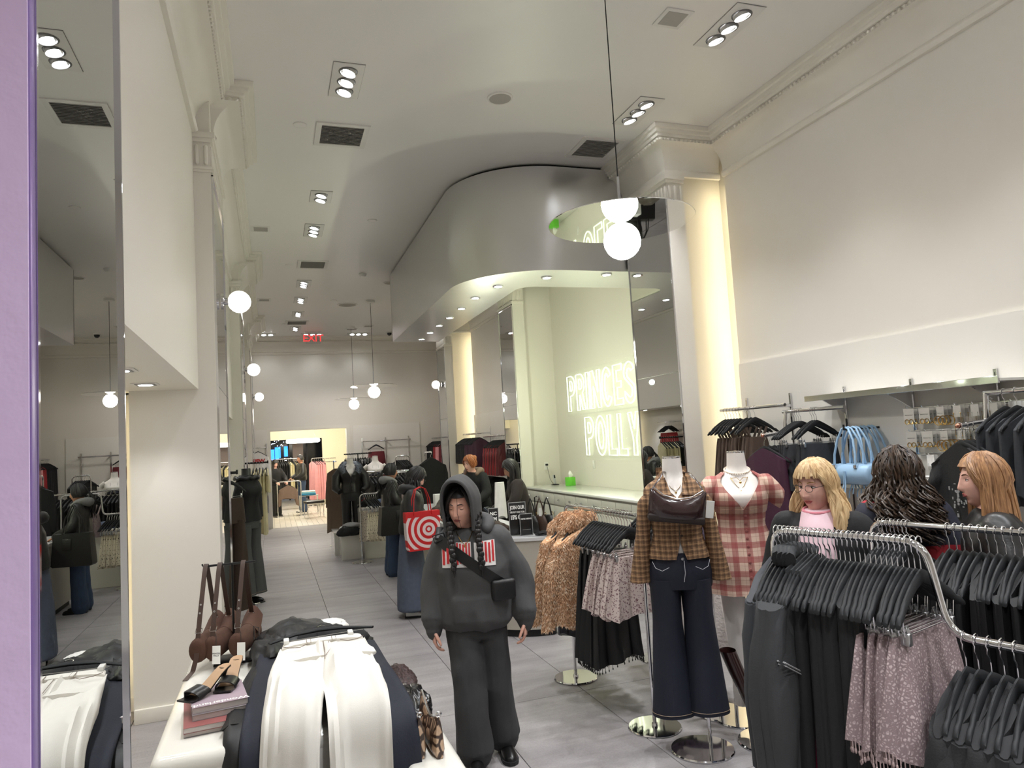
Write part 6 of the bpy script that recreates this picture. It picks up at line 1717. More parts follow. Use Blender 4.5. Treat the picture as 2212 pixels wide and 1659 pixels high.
def hairmat(name, a, b, rough=0.45):
    if name in MATS: return MATS[name]
    m, nt, p = new_mat(name)
    tc = node(nt, 'ShaderNodeTexCoord'); mp = node(nt, 'ShaderNodeMapping'); mp.inputs['Scale'].default_value = (90, 90, 4)
    nt.links.new(tc.outputs['Object'], mp.inputs['Vector'])
    n = node(nt, 'ShaderNodeTexNoise'); n.inputs['Scale'].default_value = 1.0; n.inputs['Detail'].default_value = 3; nt.links.new(mp.outputs[0], n.inputs['Vector'])
    nt.links.new(ramp(nt, n.outputs['Fac'], [(0.3, a), (0.7, b)]), p.inputs['Base Color'])
    p.inputs['Roughness'].default_value = rough
    MATS[name] = m
    return m
SKIN1 = mat('skin_warm', (222, 170, 150), rough=0.5, var=0.05, scale=25, sss=0.15); SKIN2 = mat('skin_fair', (226, 176, 160), rough=0.5, var=0.05, scale=25, sss=0.15); SKIN3 = mat('skin_tan', (176, 126, 100), rough=0.5, var=0.05, scale=25, sss=0.15)
H_BLACK = hairmat('black_hair', (14, 12, 13), (34, 30, 30)); H_BLOND = hairmat('blonde_hair', (172, 134, 90), (234, 206, 160)); H_RED = hairmat('auburn_hair', (112, 76, 50), (178, 134, 92)); H_CURL = hairmat('dark_curly_hair', (26, 20, 17), (74, 54, 38)); H_GING = hairmat('ginger_hair', (120, 66, 34), (170, 104, 60))

def person(label, loc, rz): return thing('person', label, 'person', loc, rz)
def body_mesh(t, skin, tor, limbs, headM, neck, hands=(), fine=False, smile=0.0, voxel=0.014):
    b = MB(); torso(b, tor, 20, 3)
    for pts, rs in limbs: limb(b, pts, rs, 10, 4)
    limb(b, neck, [0.058, 0.05, 0.048], 14, 4)
    b = remesh(b, voxel, 2)
    head_mesh(b, headM, *((96, 76) if fine else (52, 40)), smile)
    for h in hands: hand(b, *h)
    return b.build('body', skin, t, 80)
def cloth_vol(t, name, m, shapes, voxel=0.013, wr=0.006, ws=8.0, seed=0.0, sm=2, squash=(1, 1, 0.6)):
    b = MB()
    for f in shapes: f(b)
    return remesh(b, voxel, sm, wr, ws, seed, squash).build(name, m, t, 80)
def shoe(t, c, rz, m, L=0.26, h=0.085):
    M = T(*c) @ RZ(rz); q = MB(M)
    rings = []
    for y, hw, z in ((0.09, 0.030, h * 0.9), (0.06, 0.036, h), (0.0, 0.037, h * 0.95), (-0.06, 0.043, h * 0.62), (-0.11, 0.043, h * 0.52), (-0.145, 0.034, h * 0.42), (-0.165, 0.014, h * 0.3)):
        rings.append([(hw * math.cos(a), y, 0.012 + z * max(0.0, (math.sin(a) + 0.35) / 1.35) if math.sin(a) > -0.35 else 0.012) for a in [2 * PI * i / 18 for i in range(18)]])
    q.loft(rings); sh = q.build('shoe', m, t, 60)
    s2 = MB(M); s2.loft([[(hw * 1.1 * c_, y, z_) for c_, z_ in ((-1, 0.0), (1, 0.0), (1.02, 0.022), (-1.02, 0.022))] for y, hw in ((0.1, 0.028), (0.06, 0.037), (0, 0.036), (-0.06, 0.044), (-0.12, 0.043), (-0.15, 0.034), (-0.172, 0.012))])
    s2.build('shoe_sole', INK, t, 40)

# ------------------------------------------------------------------ the woman in the hooded sweatshirt
HOODF = fab('washed_black_fleece', (76, 76, 77), var=0.3, scale=6, bump=0.1)
WBJ = fab('washed_black_denim', (54, 54, 55), var=0.35, scale=5, bump=0.1)
p1 = person('woman in a washed black hoodie with the hood up, walking past the table', (1.13, 4.22, 0), -0.275)
HM = T(-0.05, -0.045, 1.462) @ RZ(-0.42) @ RX(0.10)
LS, RS = (-0.165, 0.01, 1.275), (0.165, 0.01, 1.275)
LE, RE = (-0.235, 0.03, 1.02), (0.265, 0.03, 1.02)
LW, RW = (-0.252, -0.04, 0.775), (0.292, -0.04, 0.785)
LH, RH = (-0.085, 0, 0.76), (0.085, 0.01, 0.76)
LK, RK = (-0.055, -0.12, 0.43), (0.10, 0.0, 0.43)
LA, RA = (-0.035, -0.16, 0.09), (0.135, 0.05, 0.10)
body_mesh(p1, SKIN1, [(0, 0.01, 0.74, 0.15, 0.10), (0, 0.01, 0.88, 0.155, 0.105), (-0.01, 0, 1.05, 0.14, 0.10), (-0.015, 0, 1.2, 0.16, 0.10), (-0.02, 0, 1.28, 0.13, 0.085), (-0.025, 0, 1.32, 0.06, 0.06)],
    [([LS, LE, LW], [0.05, 0.042, 0.03]), ([RS, RE, RW], [0.05, 0.042, 0.03]), ([LH, LK, LA], [0.08, 0.055, 0.04]), ([RH, RK, RA], [0.08, 0.055, 0.04])], HM, [(-0.02, 0.01, 1.28), (-0.035, -0.005, 1.34), (-0.045, -0.02, 1.40)],
    [(Vector(LW) + Vector((0, 0, -0.01)), (0.05, -0.15, -1), (-1, -0.2, 0), (0, -1, 0), 0.95, 0.45), (Vector(RW) + Vector((0, 0, -0.01)), (-0.05, -0.15, -1), (1, -0.2, 0), (0, -1, 0), 0.95, 0.45)], True)
face_parts(p1, HM, (158, 84, 82), (26, 20, 20), 'down', skin=SKIN1)
hairp = MB(); hair_cap(hairp, HM, 0.010, 0.62, 1.25, -0.5)
strands(hairp, HM, 60, 0.05, 4, 0.014, 0.2, 0.006, az_min=1.2, top=1.2)
hairp.tube([HM @ Vector(q) for q in ((0.02, -0.095, 0.085), (0.026, -0.112, 0.04), (0.024, -0.115, -0.01), (0.03, -0.11, -0.06), (0.034, -0.1, -0.10))], 0.0012, 4)
hairp.build('hair', H_BLACK, p1, 60)
for x0, x1 in ((-0.125, -0.108), (0.035, 0.055)):
    q = MB(); n = 11
    for k in range(n):
        u = k / (n - 1); q.sphere((lerp(x0, x1, u), lerp(-0.10, -0.185, min(1, u * 1.6)), lerp(1.375, 1.13, u)), (0.021 - 0.006 * u, 0.018, 0.019), 10, 8)
        q.sphere((lerp(x0, x1, u) + (0.009 if k % 2 else -0.009), lerp(-0.10, -0.185, min(1, u * 1.6)) - 0.008, lerp(1.375, 1.13, u)), (0.013, 0.012, 0.018), 8, 6)
    q.tube([(x1, -0.185, 1.125), (x1, -0.19, 1.08)], [0.012, 0.004], 8)
    q.build('braid', H_BLACK, p1, 60)
hd_ = cloth_vol(p1, 'hoodie', HOODF, [lambda b: torso(b, [(0, 0, 0.755, 0.185, 0.125), (0, -0.005, 0.80, 0.215, 0.15), (0, -0.005, 0.95, 0.215, 0.15), (-0.005, -0.01, 1.10, 0.22, 0.15), (-0.01, -0.005, 1.22, 0.205, 0.13), (-0.015, 0.0, 1.29, 0.15, 0.105), (-0.025, 0.0, 1.335, 0.085, 0.075)]),
    lambda b: limb(b, [(-0.15, 0.01, 1.255), LE, (-0.252, -0.03, 0.81)], [0.085, 0.082, 0.072]), lambda b: limb(b, [(0.145, 0.01, 1.255), RE, (0.29, -0.03, 0.82)], [0.085, 0.085, 0.074]),
    lambda b: limb(b, [(-0.252, -0.03, 0.82), (-0.252, -0.042, 0.745)], [0.048, 0.043]), lambda b: limb(b, [(0.29, -0.03, 0.83), (0.293, -0.042, 0.755)], [0.048, 0.043]),
    lambda b: b.rbox((0, -0.135, 0.88), (0.26, 0.05, 0.17), 0.03, 3)], 0.010, 0.015, 6.0, 1.0)
# hood: hoops from the face opening to the nape
def hood_fn(u, v):
    s = u; a = lerp(-0.30, PI + 0.30, v)
    rx = interp([(0, (0.093,)), (0.15, (0.104,)), (0.5, (0.108,)), (0.8, (0.088,)), (1, (0.04,))], s)[0]
    h = interp([(0, (0.156,)), (0.15, (0.165,)), (0.5, (0.16,)), (0.8, (0.115,)), (1, (0.03,))], s)[0]
    y = lerp(-0.088, 0.155, s) + 0.05 * (1 - s) * max(0, -math.sin(a)) - 0.02 * (1 - s) * max(0, math.sin(a))
    z = 0.03 + h * math.sin(a) if math.sin(a) > 0 else 0.03 + 0.5 * math.sin(a)
    return (rx * math.cos(a) * (1.0 if math.sin(a) > 0 else 1.0 + 0.15 * math.sin(a)), y, z + 0.005 * math.sin(7 * s + 3 * a))
MB(HM @ RZ(0.12)).sheet(hood_fn, 22, 40, 0.012).build('hood', HOODF, p1, 80)
MB(HM @ RZ(0.12)).tube([hood_fn(0.0, i / 30) for i in range(31)], 0.011, 8).build('hood_edge', HOODF, p1, 80)
cloth_vol(p1, 'neck_folds', HOODF, [lambda b: limb(b, [(-0.13, -0.03, 1.345), (-0.09, 0.07, 1.375), (0.02, 0.10, 1.38), (0.10, 0.05, 1.36), (0.09, -0.06, 1.33)], [0.035, 0.045, 0.05, 0.045, 0.032])], 0.010, 0.004, 10)
cloth_vol(p1, 'jeans', WBJ, [lambda b: torso(b, [(0, 0.005, 0.70, 0.16, 0.115), (0, 0.005, 0.80, 0.17, 0.12), (0, 0.005, 0.87, 0.165, 0.115)]),
    lambda b: limb(b, [LH, LK, (-0.04, -0.14, 0.09)], [0.098, 0.092, 0.105]), lambda b: limb(b, [RH, RK, (0.125, 0.03, 0.10)], [0.098, 0.09, 0.10])], 0.011, 0.011, 6.0, 3.0)
shoe(p1, (-0.035, -0.20, 0.0), 0.0, MULE, h=0.09); shoe(p1, (0.14, 0.0, 0.0), 0.15, MULE, h=0.09)
# things on the hoodie: print, strap, necklace
bvh = BVHTree.FromPolygons([tuple(v.co) for v in hd_.data.vertices], [tuple(p.vertices) for p in hd_.data.polygons])
def on_front(x, z, out=0.004):
    h = bvh.ray_cast(Vector((x, -1, z)), Vector((0, 1, 0)))
    return (Vector((x, h[0].y - out, z)) if h[0] else Vector((x, -0.16 - out, z)))
RPR = mat('red_print', (176, 24, 44), rough=0.6); WPR = mat('white_print', (226, 222, 218), rough=0.6)
def patch(x0, x1, z0, z1, m, name, out, slant=0.0):
    MB().sheet(lambda u, v: on_front(lerp(x0, x1, u) + slant * v, lerp(z0, z1, v), out), 4, 6, 0.0025).build(name, m, p1, 60)
for x0, x1 in ((-0.178, -0.128), (-0.094, -0.006), (0.052, 0.134)):
    patch(x0, x1, 1.128, 1.268, WPR, 'chest_letter', 0.004)
    w = (x1 - x0); n = max(2, int(w / 0.017))
    for k in range(n): patch(x0 + w * (k + 0.12) / n, x0 + w * (k + 0.68) / n, 1.145 + 0.006 * (k % 2), 1.266 - 0.005 * (k % 3), RPR, 'chest_letter_stripe', 0.0065)
patch(0.012, 0.032, 1.128, 1.262, WPR, 'chest_letter', 0.004)
stp = [on_front(x, z, 0.008) for x, z in [(lerp(-0.20, 0.165, i / 14), lerp(1.29, 1.02, i / 14)) for i in range(15)]]
stq = MB(); rg = []
for i, p in enumerate(stp):
    d = (stp[min(14, i + 1)] - stp[max(0, i - 1)]).normalized(); w_ = d.cross(Vector((0, 1, 0))).normalized() * 0.03
    rg.append([p - w_ + Vector((0, -0.003, 0)), p + w_ + Vector((0, -0.003, 0)), p + w_ + Vector((0, 0.004, 0)), p - w_ + Vector((0, 0.004, 0))])
stq.loft(rg); stq.tube([stp[0], Vector((-0.19, 0.0, 1.345)), Vector((-0.12, 0.1, 1.33))], 0.022, 8, flat=0.3)
sb = thing('crossbody_bag', 'black crossbody bag with wide strap worn over the washed black hoodie', 'bag', (1.13, 4.22, 0), -0.275)
stq.build('strap', F_BLACK2, sb, 60)
MB(T(0.17, -0.14, 0.985) @ RZ(0.35)).rbox((0, 0, 0), (0.15, 0.055, 0.12), 0.02, 3).build('bag_body', F_BLACK2, sb, 60)
MB().tube(arc_path([stp[0] + Vector((-0.03, -0.01, 0.02)), stp[0] + Vector((0.035, -0.012, 0.035)), stp[0] + Vector((0.045, -0.014, -0.0)), stp[0] + Vector((-0.02, -0.012, -0.02))], 0.006), 0.004, 6, closed=True).build('slider', BLACKPL, sb)
nk = thing('necklace', 'thin gold chain necklace on the hooded woman', 'necklace', (1.13, 4.22, 0), -0.275)
npts = [on_front(-0.04 + 0.05 * math.sin(a) , 1.33 - 0.075 * (1 - abs(math.sin(a)) ** 1.5), 0.006) for a in [lerp(-PI / 2, PI / 2, i / 12) for i in range(13)]]
MB().tube(npts, 0.0022, 5).sphere(npts[6] + Vector((0, -0.004, -0.012)), (0.008, 0.003, 0.012), 8, 6).build('chain', GOLD, nk)

# ------------------------------------------------------------------ generic standing figure
def figure(label, loc, rz, skin, H, top_m, leg_m, hairfn, arms, head=(0, 0), lean=0.0, top_hem=0.9, chest=0.19, coat=False, shoes=INK, eyes='down', voxel=0.018, wide=1.0, lips=(150, 84, 80), brow=(36, 26, 22), smile=0.0, skirt=None, fine=False, legs=None, collar=None):
    """H = height; arms = ((elbow, wrist), (elbow, wrist)) in metres for left(-x) and right(+x); head = (turn, nod)"""
    t = person(label, loc, rz); k = H / 1.65
    def S(x, y, z): return Vector((x * k, (y - lean * max(0, z - 0.9)) * k, z * k))
    sh = [S(-0.165, 0, 1.36), S(0.165, 0, 1.36)]; hp = [S(-0.085, 0, 0.86), S(0.085, 0, 0.86)]
    kn = [S(-0.09, -0.01, 0.48), S(0.09, -0.01, 0.48)]; an = [S(-0.09, 0.02, 0.08), S(0.09, 0.02, 0.08)]
    if legs: kn = [S(*legs[0]), S(*legs[2])]; an = [S(*legs[1]), S(*legs[3])]
    el = [S(*arms[0][0]), S(*arms[1][0])]; wr = [S(*arms[0][1]), S(*arms[1][1])]
    nk_ = S(0, 0.01, 1.40); hc = S(0, -0.02, 1.535)
    M = T(*hc) @ RX(lean * 0.5) @ RZ(head[0]) @ RX(head[1]) @ Matrix.Scale(k, 4)
    hs = []
    for s, e, w in zip((-1, 1), el, wr):
        d = (w - e).normalized(); hs.append((w - d * 0.005, d, Vector((s * 0.3, 0.2, 1)) if abs(d.z) < 0.6 else Vector((s, 0, 0)), Vector((-s, -0.6, 0.2)), 0.95, 0.4))
    tor = [S(0, 0, 0.82), S(0, 0, 0.95), S(0, 0, 1.12), S(0, 0, 1.28), S(0, 0, 1.37), S(0, 0, 1.42)]; tw = [(0.15, 0.10), (0.155, 0.105), (0.125, 0.09), (0.155, 0.10), (0.135, 0.08), (0.06, 0.055)]
    body_mesh(t, skin, [(*p, a * k, b * k) for p, (a, b) in zip(tor, tw)], [([sh[i], el[i], wr[i]], [0.05, 0.04, 0.028]) for i in (0, 1)] + [([hp[i], kn[i], an[i]], [0.08, 0.055, 0.04]) for i in (0, 1)], M, [S(0, 0.01, 1.36), S(0, 0.0, 1.42), S(0, -0.012, 1.47)], hs, fine, smile, voxel)
    face_parts(t, M, lips, brow, eyes, skin=skin, smile=smile)
    hz = top_hem
    rings = [(*S(0, 0, hz), (0.175 * wide) * k, 0.125 * k), (*S(0, 0, hz + 0.08), 0.185 * wide * k, 0.135 * k), (*S(0, 0, 1.12), chest * 0.92 * k, 0.13 * k), (*S(0, 0, 1.27), chest * k, 0.13 * k), (*S(0, 0, 1.36), 0.15 * k, 0.10 * k), (*S(0, 0.005, 1.415), 0.075 * k, 0.07 * k)]
    rings.sort(key=lambda r: r[2])
    cuff = [w.lerp(e, 0.06) for e, w in zip(el, wr)]
    cloth_vol(t, 'jacket' if coat else 'top', top_m, [lambda b: torso(b, rings)] + [(lambda b, i=i: limb(b, [sh[i] * 0.93 + Vector((0, 0, 0.07 * sh[i].z)) - Vector((0, 0, 0.02)), el[i], cuff[i]], [0.075 * wide, 0.068 * wide, 0.052])) for i in (0, 1)], voxel, 0.006, 9, loc[0] * 7)
    if collar: cloth_vol(t, 'hood', collar, [lambda b: limb(b, [S(-0.10, -0.07, 1.385), S(-0.11, 0.02, 1.43), S(-0.06, 0.11, 1.42), S(0.06, 0.11, 1.42), S(0.11, 0.02, 1.43), S(0.10, -0.07, 1.385)], [0.025, 0.042, 0.058, 0.058, 0.042, 0.025])], 0.014, 0.005, 9)
    if skirt: cloth_vol(t, 'skirt', leg_m, [lambda b: torso(b, [(*S(0, 0, skirt), 0.24 * k, 0.18 * k), (*S(0, 0, 0.5), 0.21 * k, 0.16 * k), (*S(0, 0, 0.86), 0.175 * k, 0.12 * k), (*S(0, 0, 1.0), 0.15 * k, 0.105 * k)])], voxel, 0.006, 8, 2.0)
    else: cloth_vol(t, 'jeans', leg_m, [lambda b: torso(b, [(*S(0, 0, 0.80), 0.165 * k, 0.115 * k), (*S(0, 0, 0.90), 0.17 * k, 0.12 * k), (*S(0, 0, 1.0), 0.15 * k, 0.105 * k)])] + [(lambda b, i=i: limb(b, [hp[i], kn[i], an[i] + Vector((0, 0, -0.02))], [0.095, 0.085, 0.10])) for i in (0, 1)], voxel, 0.006, 8, 5.0)
    for i in (0, 1): shoe(t, (an[i].x, an[i].y - 0.03, 0), 0, shoes, h=0.08)
    hairfn(t, M)
    return t, M, S
DOWN = (((-0.24, 0.03, 1.10), (-0.25, -0.04, 0.86)), ((0.24, 0.03, 1.10), (0.25, -0.04, 0.86)))
def h_long(m, L, n=170, seed=2, **kw):
    def f(t, M):
        b = MB(); hair_cap(b, M, 0.012, kw.pop('fe', 0.5), 1.1, -0.6); strands(b, M, n, L, seed, **kw); b.build('hair', m, t, 60)
    return f
def h_tail(m, gather, tail, seed=3):
    def f(t, M):
        b = MB(); hair_cap(b, M, 0.012, 0.6, 1.15, -0.35); strands(b, M, 70, 0.0, seed, 0.014, az_min=1.1, gather=gather, top=1.3)
        if tail:
            rnd = random.Random(5)
            for i in range(46):
                g = Vector(gather); ox, oy = rnd.gauss(0, 0.018), rnd.gauss(0, 0.018)
                b.tube([M @ (g + Vector((ox * u * 2, oy * u * 2 + 0.05 * math.sin(PI * min(1, u * 1.4)) , -tail * u ** 1.1 * rnd.uniform(0.9, 1.05)))) for u in (0, 0.2, 0.4, 0.6, 0.8, 1.0)], [0.008, 0.010, 0.010, 0.009, 0.006, 0.002], 5)
        else: b.sphere(M @ Vector(gather), 0.038, 14, 10)
        b.build('hair', m, t, 60)
    return f
# blonde woman with glasses behind the foreground rack
t, M, S = figure('smiling blonde woman with glasses in black cardigan and pale pink tee', (2.49, 2.81, 0), -0.95, SKIN2, 1.66, F_BLACK, F_BLUEJ, h_long(H_BLOND, 0.20, 230, 8, fe=0.5, bangs=40, az_min=1.35, out=0.035, wave=0.014, grow=0.016, r=0.0065), DOWN, (-0.40, 0.12), 0, 0.88, 0.20, True, INK, 'open', 0.014, 1.05, (190, 96, 92), (170, 128, 84), 1.0, fine=True)
gl = thing('glasses', 'thin framed glasses worn by the blonde woman', 'glasses', (2.49, 2.81, 0), -0.95)
g = MB(M)
for s in (-1, 1):
    g.tube([(s * 0.031 + 0.021 * math.cos(a), -0.108 + 0.006 * abs(math.cos(a)), 0.008 + 0.016 * math.sin(a)) for a in [2 * PI * i / 20 for i in range(20)]], 0.0013, 5, closed=True)
    g.tube([(s * 0.052, -0.103, 0.012), (s * 0.072, -0.07, 0.014), (s * 0.078, 0.0, 0.012)], 0.0013, 5)
g.tube([(-0.010, -0.112, 0.012), (0, -0.116, 0.014), (0.010, -0.112, 0.012)], 0.0013, 5); g.build('frame', BLACKMETAL, gl)
PINKT = fab('pale_pink_tee', (228, 196, 204), bump=0.05)
cloth_vol(t, 'tee', PINKT, [lambda b: torso(b, [(0, -0.04, 0.98, 0.10, 0.14), (0, -0.04, 1.25, 0.10, 0.14), (0, -0.03, 1.36, 0.09, 0.115), (0, -0.012, 1.435, 0.075, 0.08)])], 0.012, 0.003, 9)
MB().tube([(0.07 * math.sin(a), -0.02 - 0.078 * math.cos(a), 1.435 - 0.012 * math.cos(a)) for a in [2 * PI * i / 24 for i in range(24)]], 0.007, 8, closed=True).build('tee_collar', fab('pink_rib', (222, 140, 152)), t)
for s in (-1, 1): MB().tube([(s * 0.045 + 0.02 * math.cos(a), -0.16, 1.24 + 0.03 * math.sin(a)) for a in [i * 0.5 for i in range(8)]], 0.004, 6).build('tee_print', F_DGREY, t)
# curly haired woman seen from behind
t, M, S = figure('woman with long dark curly hair seen from behind, navy jumper with red stripes', (3.10, 2.90, 0), 2.6, SKIN3, 1.66, plaid('navy_red_stripe', (24, 26, 42), [(0.30, 0.085, 0.085, (150, 24, 36), 1.0)], axes=('Z',)), F_NAVY, h_long(H_CURL, 0.30, 330, 11, fe=0.6, curl=0.028, out=0.07, r=0.0052, grow=0.028, az_min=0.9), DOWN, (0.1, 0.0), 0, 0.88, 0.20, False, INK, 'down', 0.016, 1.05)
# auburn woman in profile
t, M, S = figure('woman with long straight auburn hair in profile, wearing a dark jacket', (3.06, 2.38, 0), -2.35, SKIN2, 1.655, F_LEATHER, F_NAVY, h_long(H_RED, 0.42, 260, 14, fe=0.55, az_min=1.25, out=0.02, wave=0.006, r=0.0065), DOWN, (0.15, 0.0), 0, 0.88, 0.2, True, INK, 'open', 0.016, 1.05, (180, 96, 92), (96, 64, 44))
# woman with the red ring print tote at the cash desk
ARM2 = (((-0.22, -0.05, 1.10), (-0.10, -0.30, 1.08)), ((0.23, -0.08, 1.10), (0.14, -0.31, 1.05)))
PUFF = mat('black_puffer', (20, 20, 22), rough=0.5, bump=0.25, bscale=18)
t, M, S = figure('woman in black puffer jacket and grey blue skirt leaning over the cash desk', (1.42, 7.92, 0), 1.35, SKIN2, 1.60, PUFF, F_GREYJ, lambda t, M: (lambda b: (hair_cap(b, M, 0.016, 0.55, 1.1, -0.7), strands(b, M, 120, 0.10, 21, 0.02, r=0.008, az_min=1.1), b.build('hair', H_BLACK, t, 60)))(MB()), ARM2, (0.0, 0.45), 0.12, 0.92, 0.205, True, WHITEPLASTIC, 'down', 0.018, 1.2, skirt=0.08, collar=PUFF)
P2 = t; gl = thing('glasses', 'dark framed glasses of the woman at the cash desk', 'glasses', P2.location, 1.35)
g = MB(M)
for s in (-1, 1): g.tube([(s * 0.031 + 0.021 * math.cos(a), -0.108, 0.008 + 0.015 * math.sin(a)) for a in [2 * PI * i / 16 for i in range(16)]], 0.0016, 5, closed=True).tube([(s * 0.052, -0.103, 0.012), (s * 0.078, 0.0, 0.012)], 0.0016, 5)
g.tube([(-0.010, -0.112, 0.012), (0.010, -0.112, 0.012)], 0.0016, 5); g.build('frame', BLACKMETAL, gl)
def ring_mat():
    m, nt, p = new_mat('red_ring_print')
    tc = node(nt, 'ShaderNodeTexCoord'); mp = node(nt, 'ShaderNodeMapping'); mp.inputs['Location'].default_value = (-0.06, 0, 0.005)
    nt.links.new(tc.outputs['Object'], mp.inputs['Vector'])
    sp = node(nt, 'ShaderNodeSeparateXYZ'); nt.links.new(mp.outputs[0], sp.inputs[0])
    cb = node(nt, 'ShaderNodeCombineXYZ'); nt.links.new(sp.outputs['X'], cb.inputs[0]); nt.links.new(sp.outputs['Z'], cb.inputs[1])
    ln = node(nt, 'ShaderNodeVectorMath', operation='LENGTH'); nt.links.new(cb.outputs[0], ln.inputs[0])
    a = node(nt, 'ShaderNodeMath', operation='SUBTRACT'); a.inputs[1].default_value = 0.022; nt.links.new(ln.outputs['Value'], a.inputs[0])
    md = node(nt, 'ShaderNodeMath', operation='PINGPONG'); md.inputs[1].default_value = 0.032; nt.links.new(a.outputs[0], md.inputs[0])
    gt = node(nt, 'ShaderNodeMath', operation='GREATER_THAN'); gt.inputs[1].default_value = 0.016; nt.links.new(md.outputs[0], gt.inputs[0])
    inn = node(nt, 'ShaderNodeMath', operation='LESS_THAN'); inn.inputs[1].default_value = 0.02; nt.links.new(ln.outputs['Value'], inn.inputs[0])
    mx = node(nt, 'ShaderNodeMath', operation='MAXIMUM'); nt.links.new(gt.outputs[0], mx.inputs[0]); nt.links.new(inn.outputs[0], mx.inputs[1])
    c = node(nt, 'ShaderNodeMix', data_type='RGBA'); c.inputs[6].default_value = srgb(200, 28, 32); c.inputs[7].default_value = srgb(232, 216, 214)
    nt.links.new(mx.outputs[0], c.inputs[0]); nt.links.new(c.outputs[2], p.inputs['Base Color']); p.inputs['Roughness'].default_value = 0.55
    MATS['red_ring_print'] = m
    return m
RINGP = ring_mat(); REDB = mat('red_bag_cloth', (200, 28, 32), rough=0.55)
tb = thing('tote_bag', 'red tote bag with white concentric ring print on the arm of the puffer jacket woman', 'tote bag', (1.50, 7.63, 0.96), 0.12)
bo = MB().loft([[(x * w, y, z) for x, y in ((-0.19, -0.045), (0.19, -0.045), (0.19, 0.045), (-0.19, 0.045))] for z, w in ((-0.22, 0.85), (-0.2, 0.92), (-0.05, 0.98), (0.10, 1.0), (0.18, 1.0))]).build('bag_body', RINGP, tb, 20)
MB().b2((-0.191, -0.047, 0.13), (0.191, 0.047, 0.185)).build('hem_band', REDB, tb); MB().b2((-0.165, -0.046, -0.222), (0.165, 0.046, -0.205)).build('base', REDB, tb)
for y in (-0.046, 0.046): MB().tube([(-0.10, y, 0.15), (-0.09, y * 0.8, 0.32), (-0.06, y * 0.5, 0.42), (0.0, y * 0.5, 0.445), (0.05, y * 0.5, 0.42), (0.085, y * 0.8, 0.32), (0.10, y, 0.15)], 0.014, 8, flat=0.3).build('handle', REDB, tb)
# ponytail woman
ARM3 = (((-0.22, -0.04, 1.10), (-0.14, -0.26, 1.0)), ((0.22, -0.04, 1.10), (0.16, -0.27, 0.98)))
t, M, S = figure('woman with black ponytail, black leather jacket and grey hood beside the polka dot rack', (1.62, 10.5, 0), 1.62, SKIN3, 1.60, F_LEATHER, F_BLUEJ, h_tail(H_BLACK, (0, 0.115, 0.02), 0.36), ARM3, (0.0, 0.05), 0.0, 0.88, 0.205, True, INK, 'open', 0.02, 1.15, collar=F_GREY)
tb = thing('tote_bag', 'large black leather tote hanging from the ponytail woman', 'tote bag', (1.62, 10.18, 0.84), 0.2)
MB().loft([[(x * w, y, z) for x, y in ((-0.24, -0.07), (0.24, -0.07), (0.24, 0.07), (-0.24, 0.07))] for z, w in ((-0.22, 0.92), (-0.2, 1.0), (0.18, 0.86))]).build('bag_body', F_LEATHER, tb, 20)
for y in (-0.07, 0.07): MB().tube([(-0.1, y, 0.17), (-0.08, y * 0.6, 0.36), (0, y * 0.4, 0.52), (0.08, y * 0.6, 0.36), (0.1, y, 0.17)], 0.009, 8).build('handle', F_LEATHER, tb)
MB().rbox((0.05, -0.075, 0.05), (0.10, 0.006, 0.14), 0.004).build('tag_flap', F_LEATHER, tb)
# cash desk staff
ARM4 = (((-0.24, -0.12, 1.12), (-0.16, -0.36, 1.0)), ((0.24, -0.12, 1.12), (0.16, -0.36, 1.0)))
figure('ginger haired cashier leaning over the cash desk in a black top with grey hood', (2.84, 10.05, 0), -0.85, SKIN2, 1.66, F_BLACK, F_BLACK2, h_tail(H_GING, (0, 0.10, 0.06), 0), ARM4, (-0.25, 0.1), 0.28, 0.9, 0.19, False, INK, 'open', 0.02, 1.0, collar=F_TAUPE)
figure('cashier with long straight black hair behind the cash desk holding a card reader', (2.98, 8.55, 0), -1.75, SKIN3, 1.60, fab('dark_brown_top', (44, 36, 34)), F_BLACK2, h_long(H_BLACK, 0.44, 150, 31, az_min=1.25, out=0.01, wave=0.004, r=0.009), ARM4, (0.0, 0.35), 0.18, 0.9, 0.19, False, INK, 'down', 0.02)
# two people in the room beyond the opening
figure('man in black leather jacket and blue jeans in the back room holding cream clothes', (0.86, 23.3, 0), -1.3, SKIN3, 1.76, F_LEATHER, F_BLUEJ, lambda t, M: (lambda b: (hair_cap(b, M, 0.014, 0.55, 1.2, -0.2, 28, 14), b.build('hair', H_BLACK, t, 60)))(MB()), ARM3, (0, 0.1), 0.0, 0.92, 0.22, True, WHITEPLASTIC, 'down', 0.026, 1.25)
figure('woman in black jacket with a phone at the edge of the back room opening', (0.07, 22.6, 0), 0.5, SKIN2, 1.66, F_BLACK, F_BLACK2, h_long(H_BLACK, 0.3, 60, 41, r=0.012), ARM4, (0, 0.3), 0.0, 0.9, 0.2, True, INK, 'down', 0.026, 1.1)
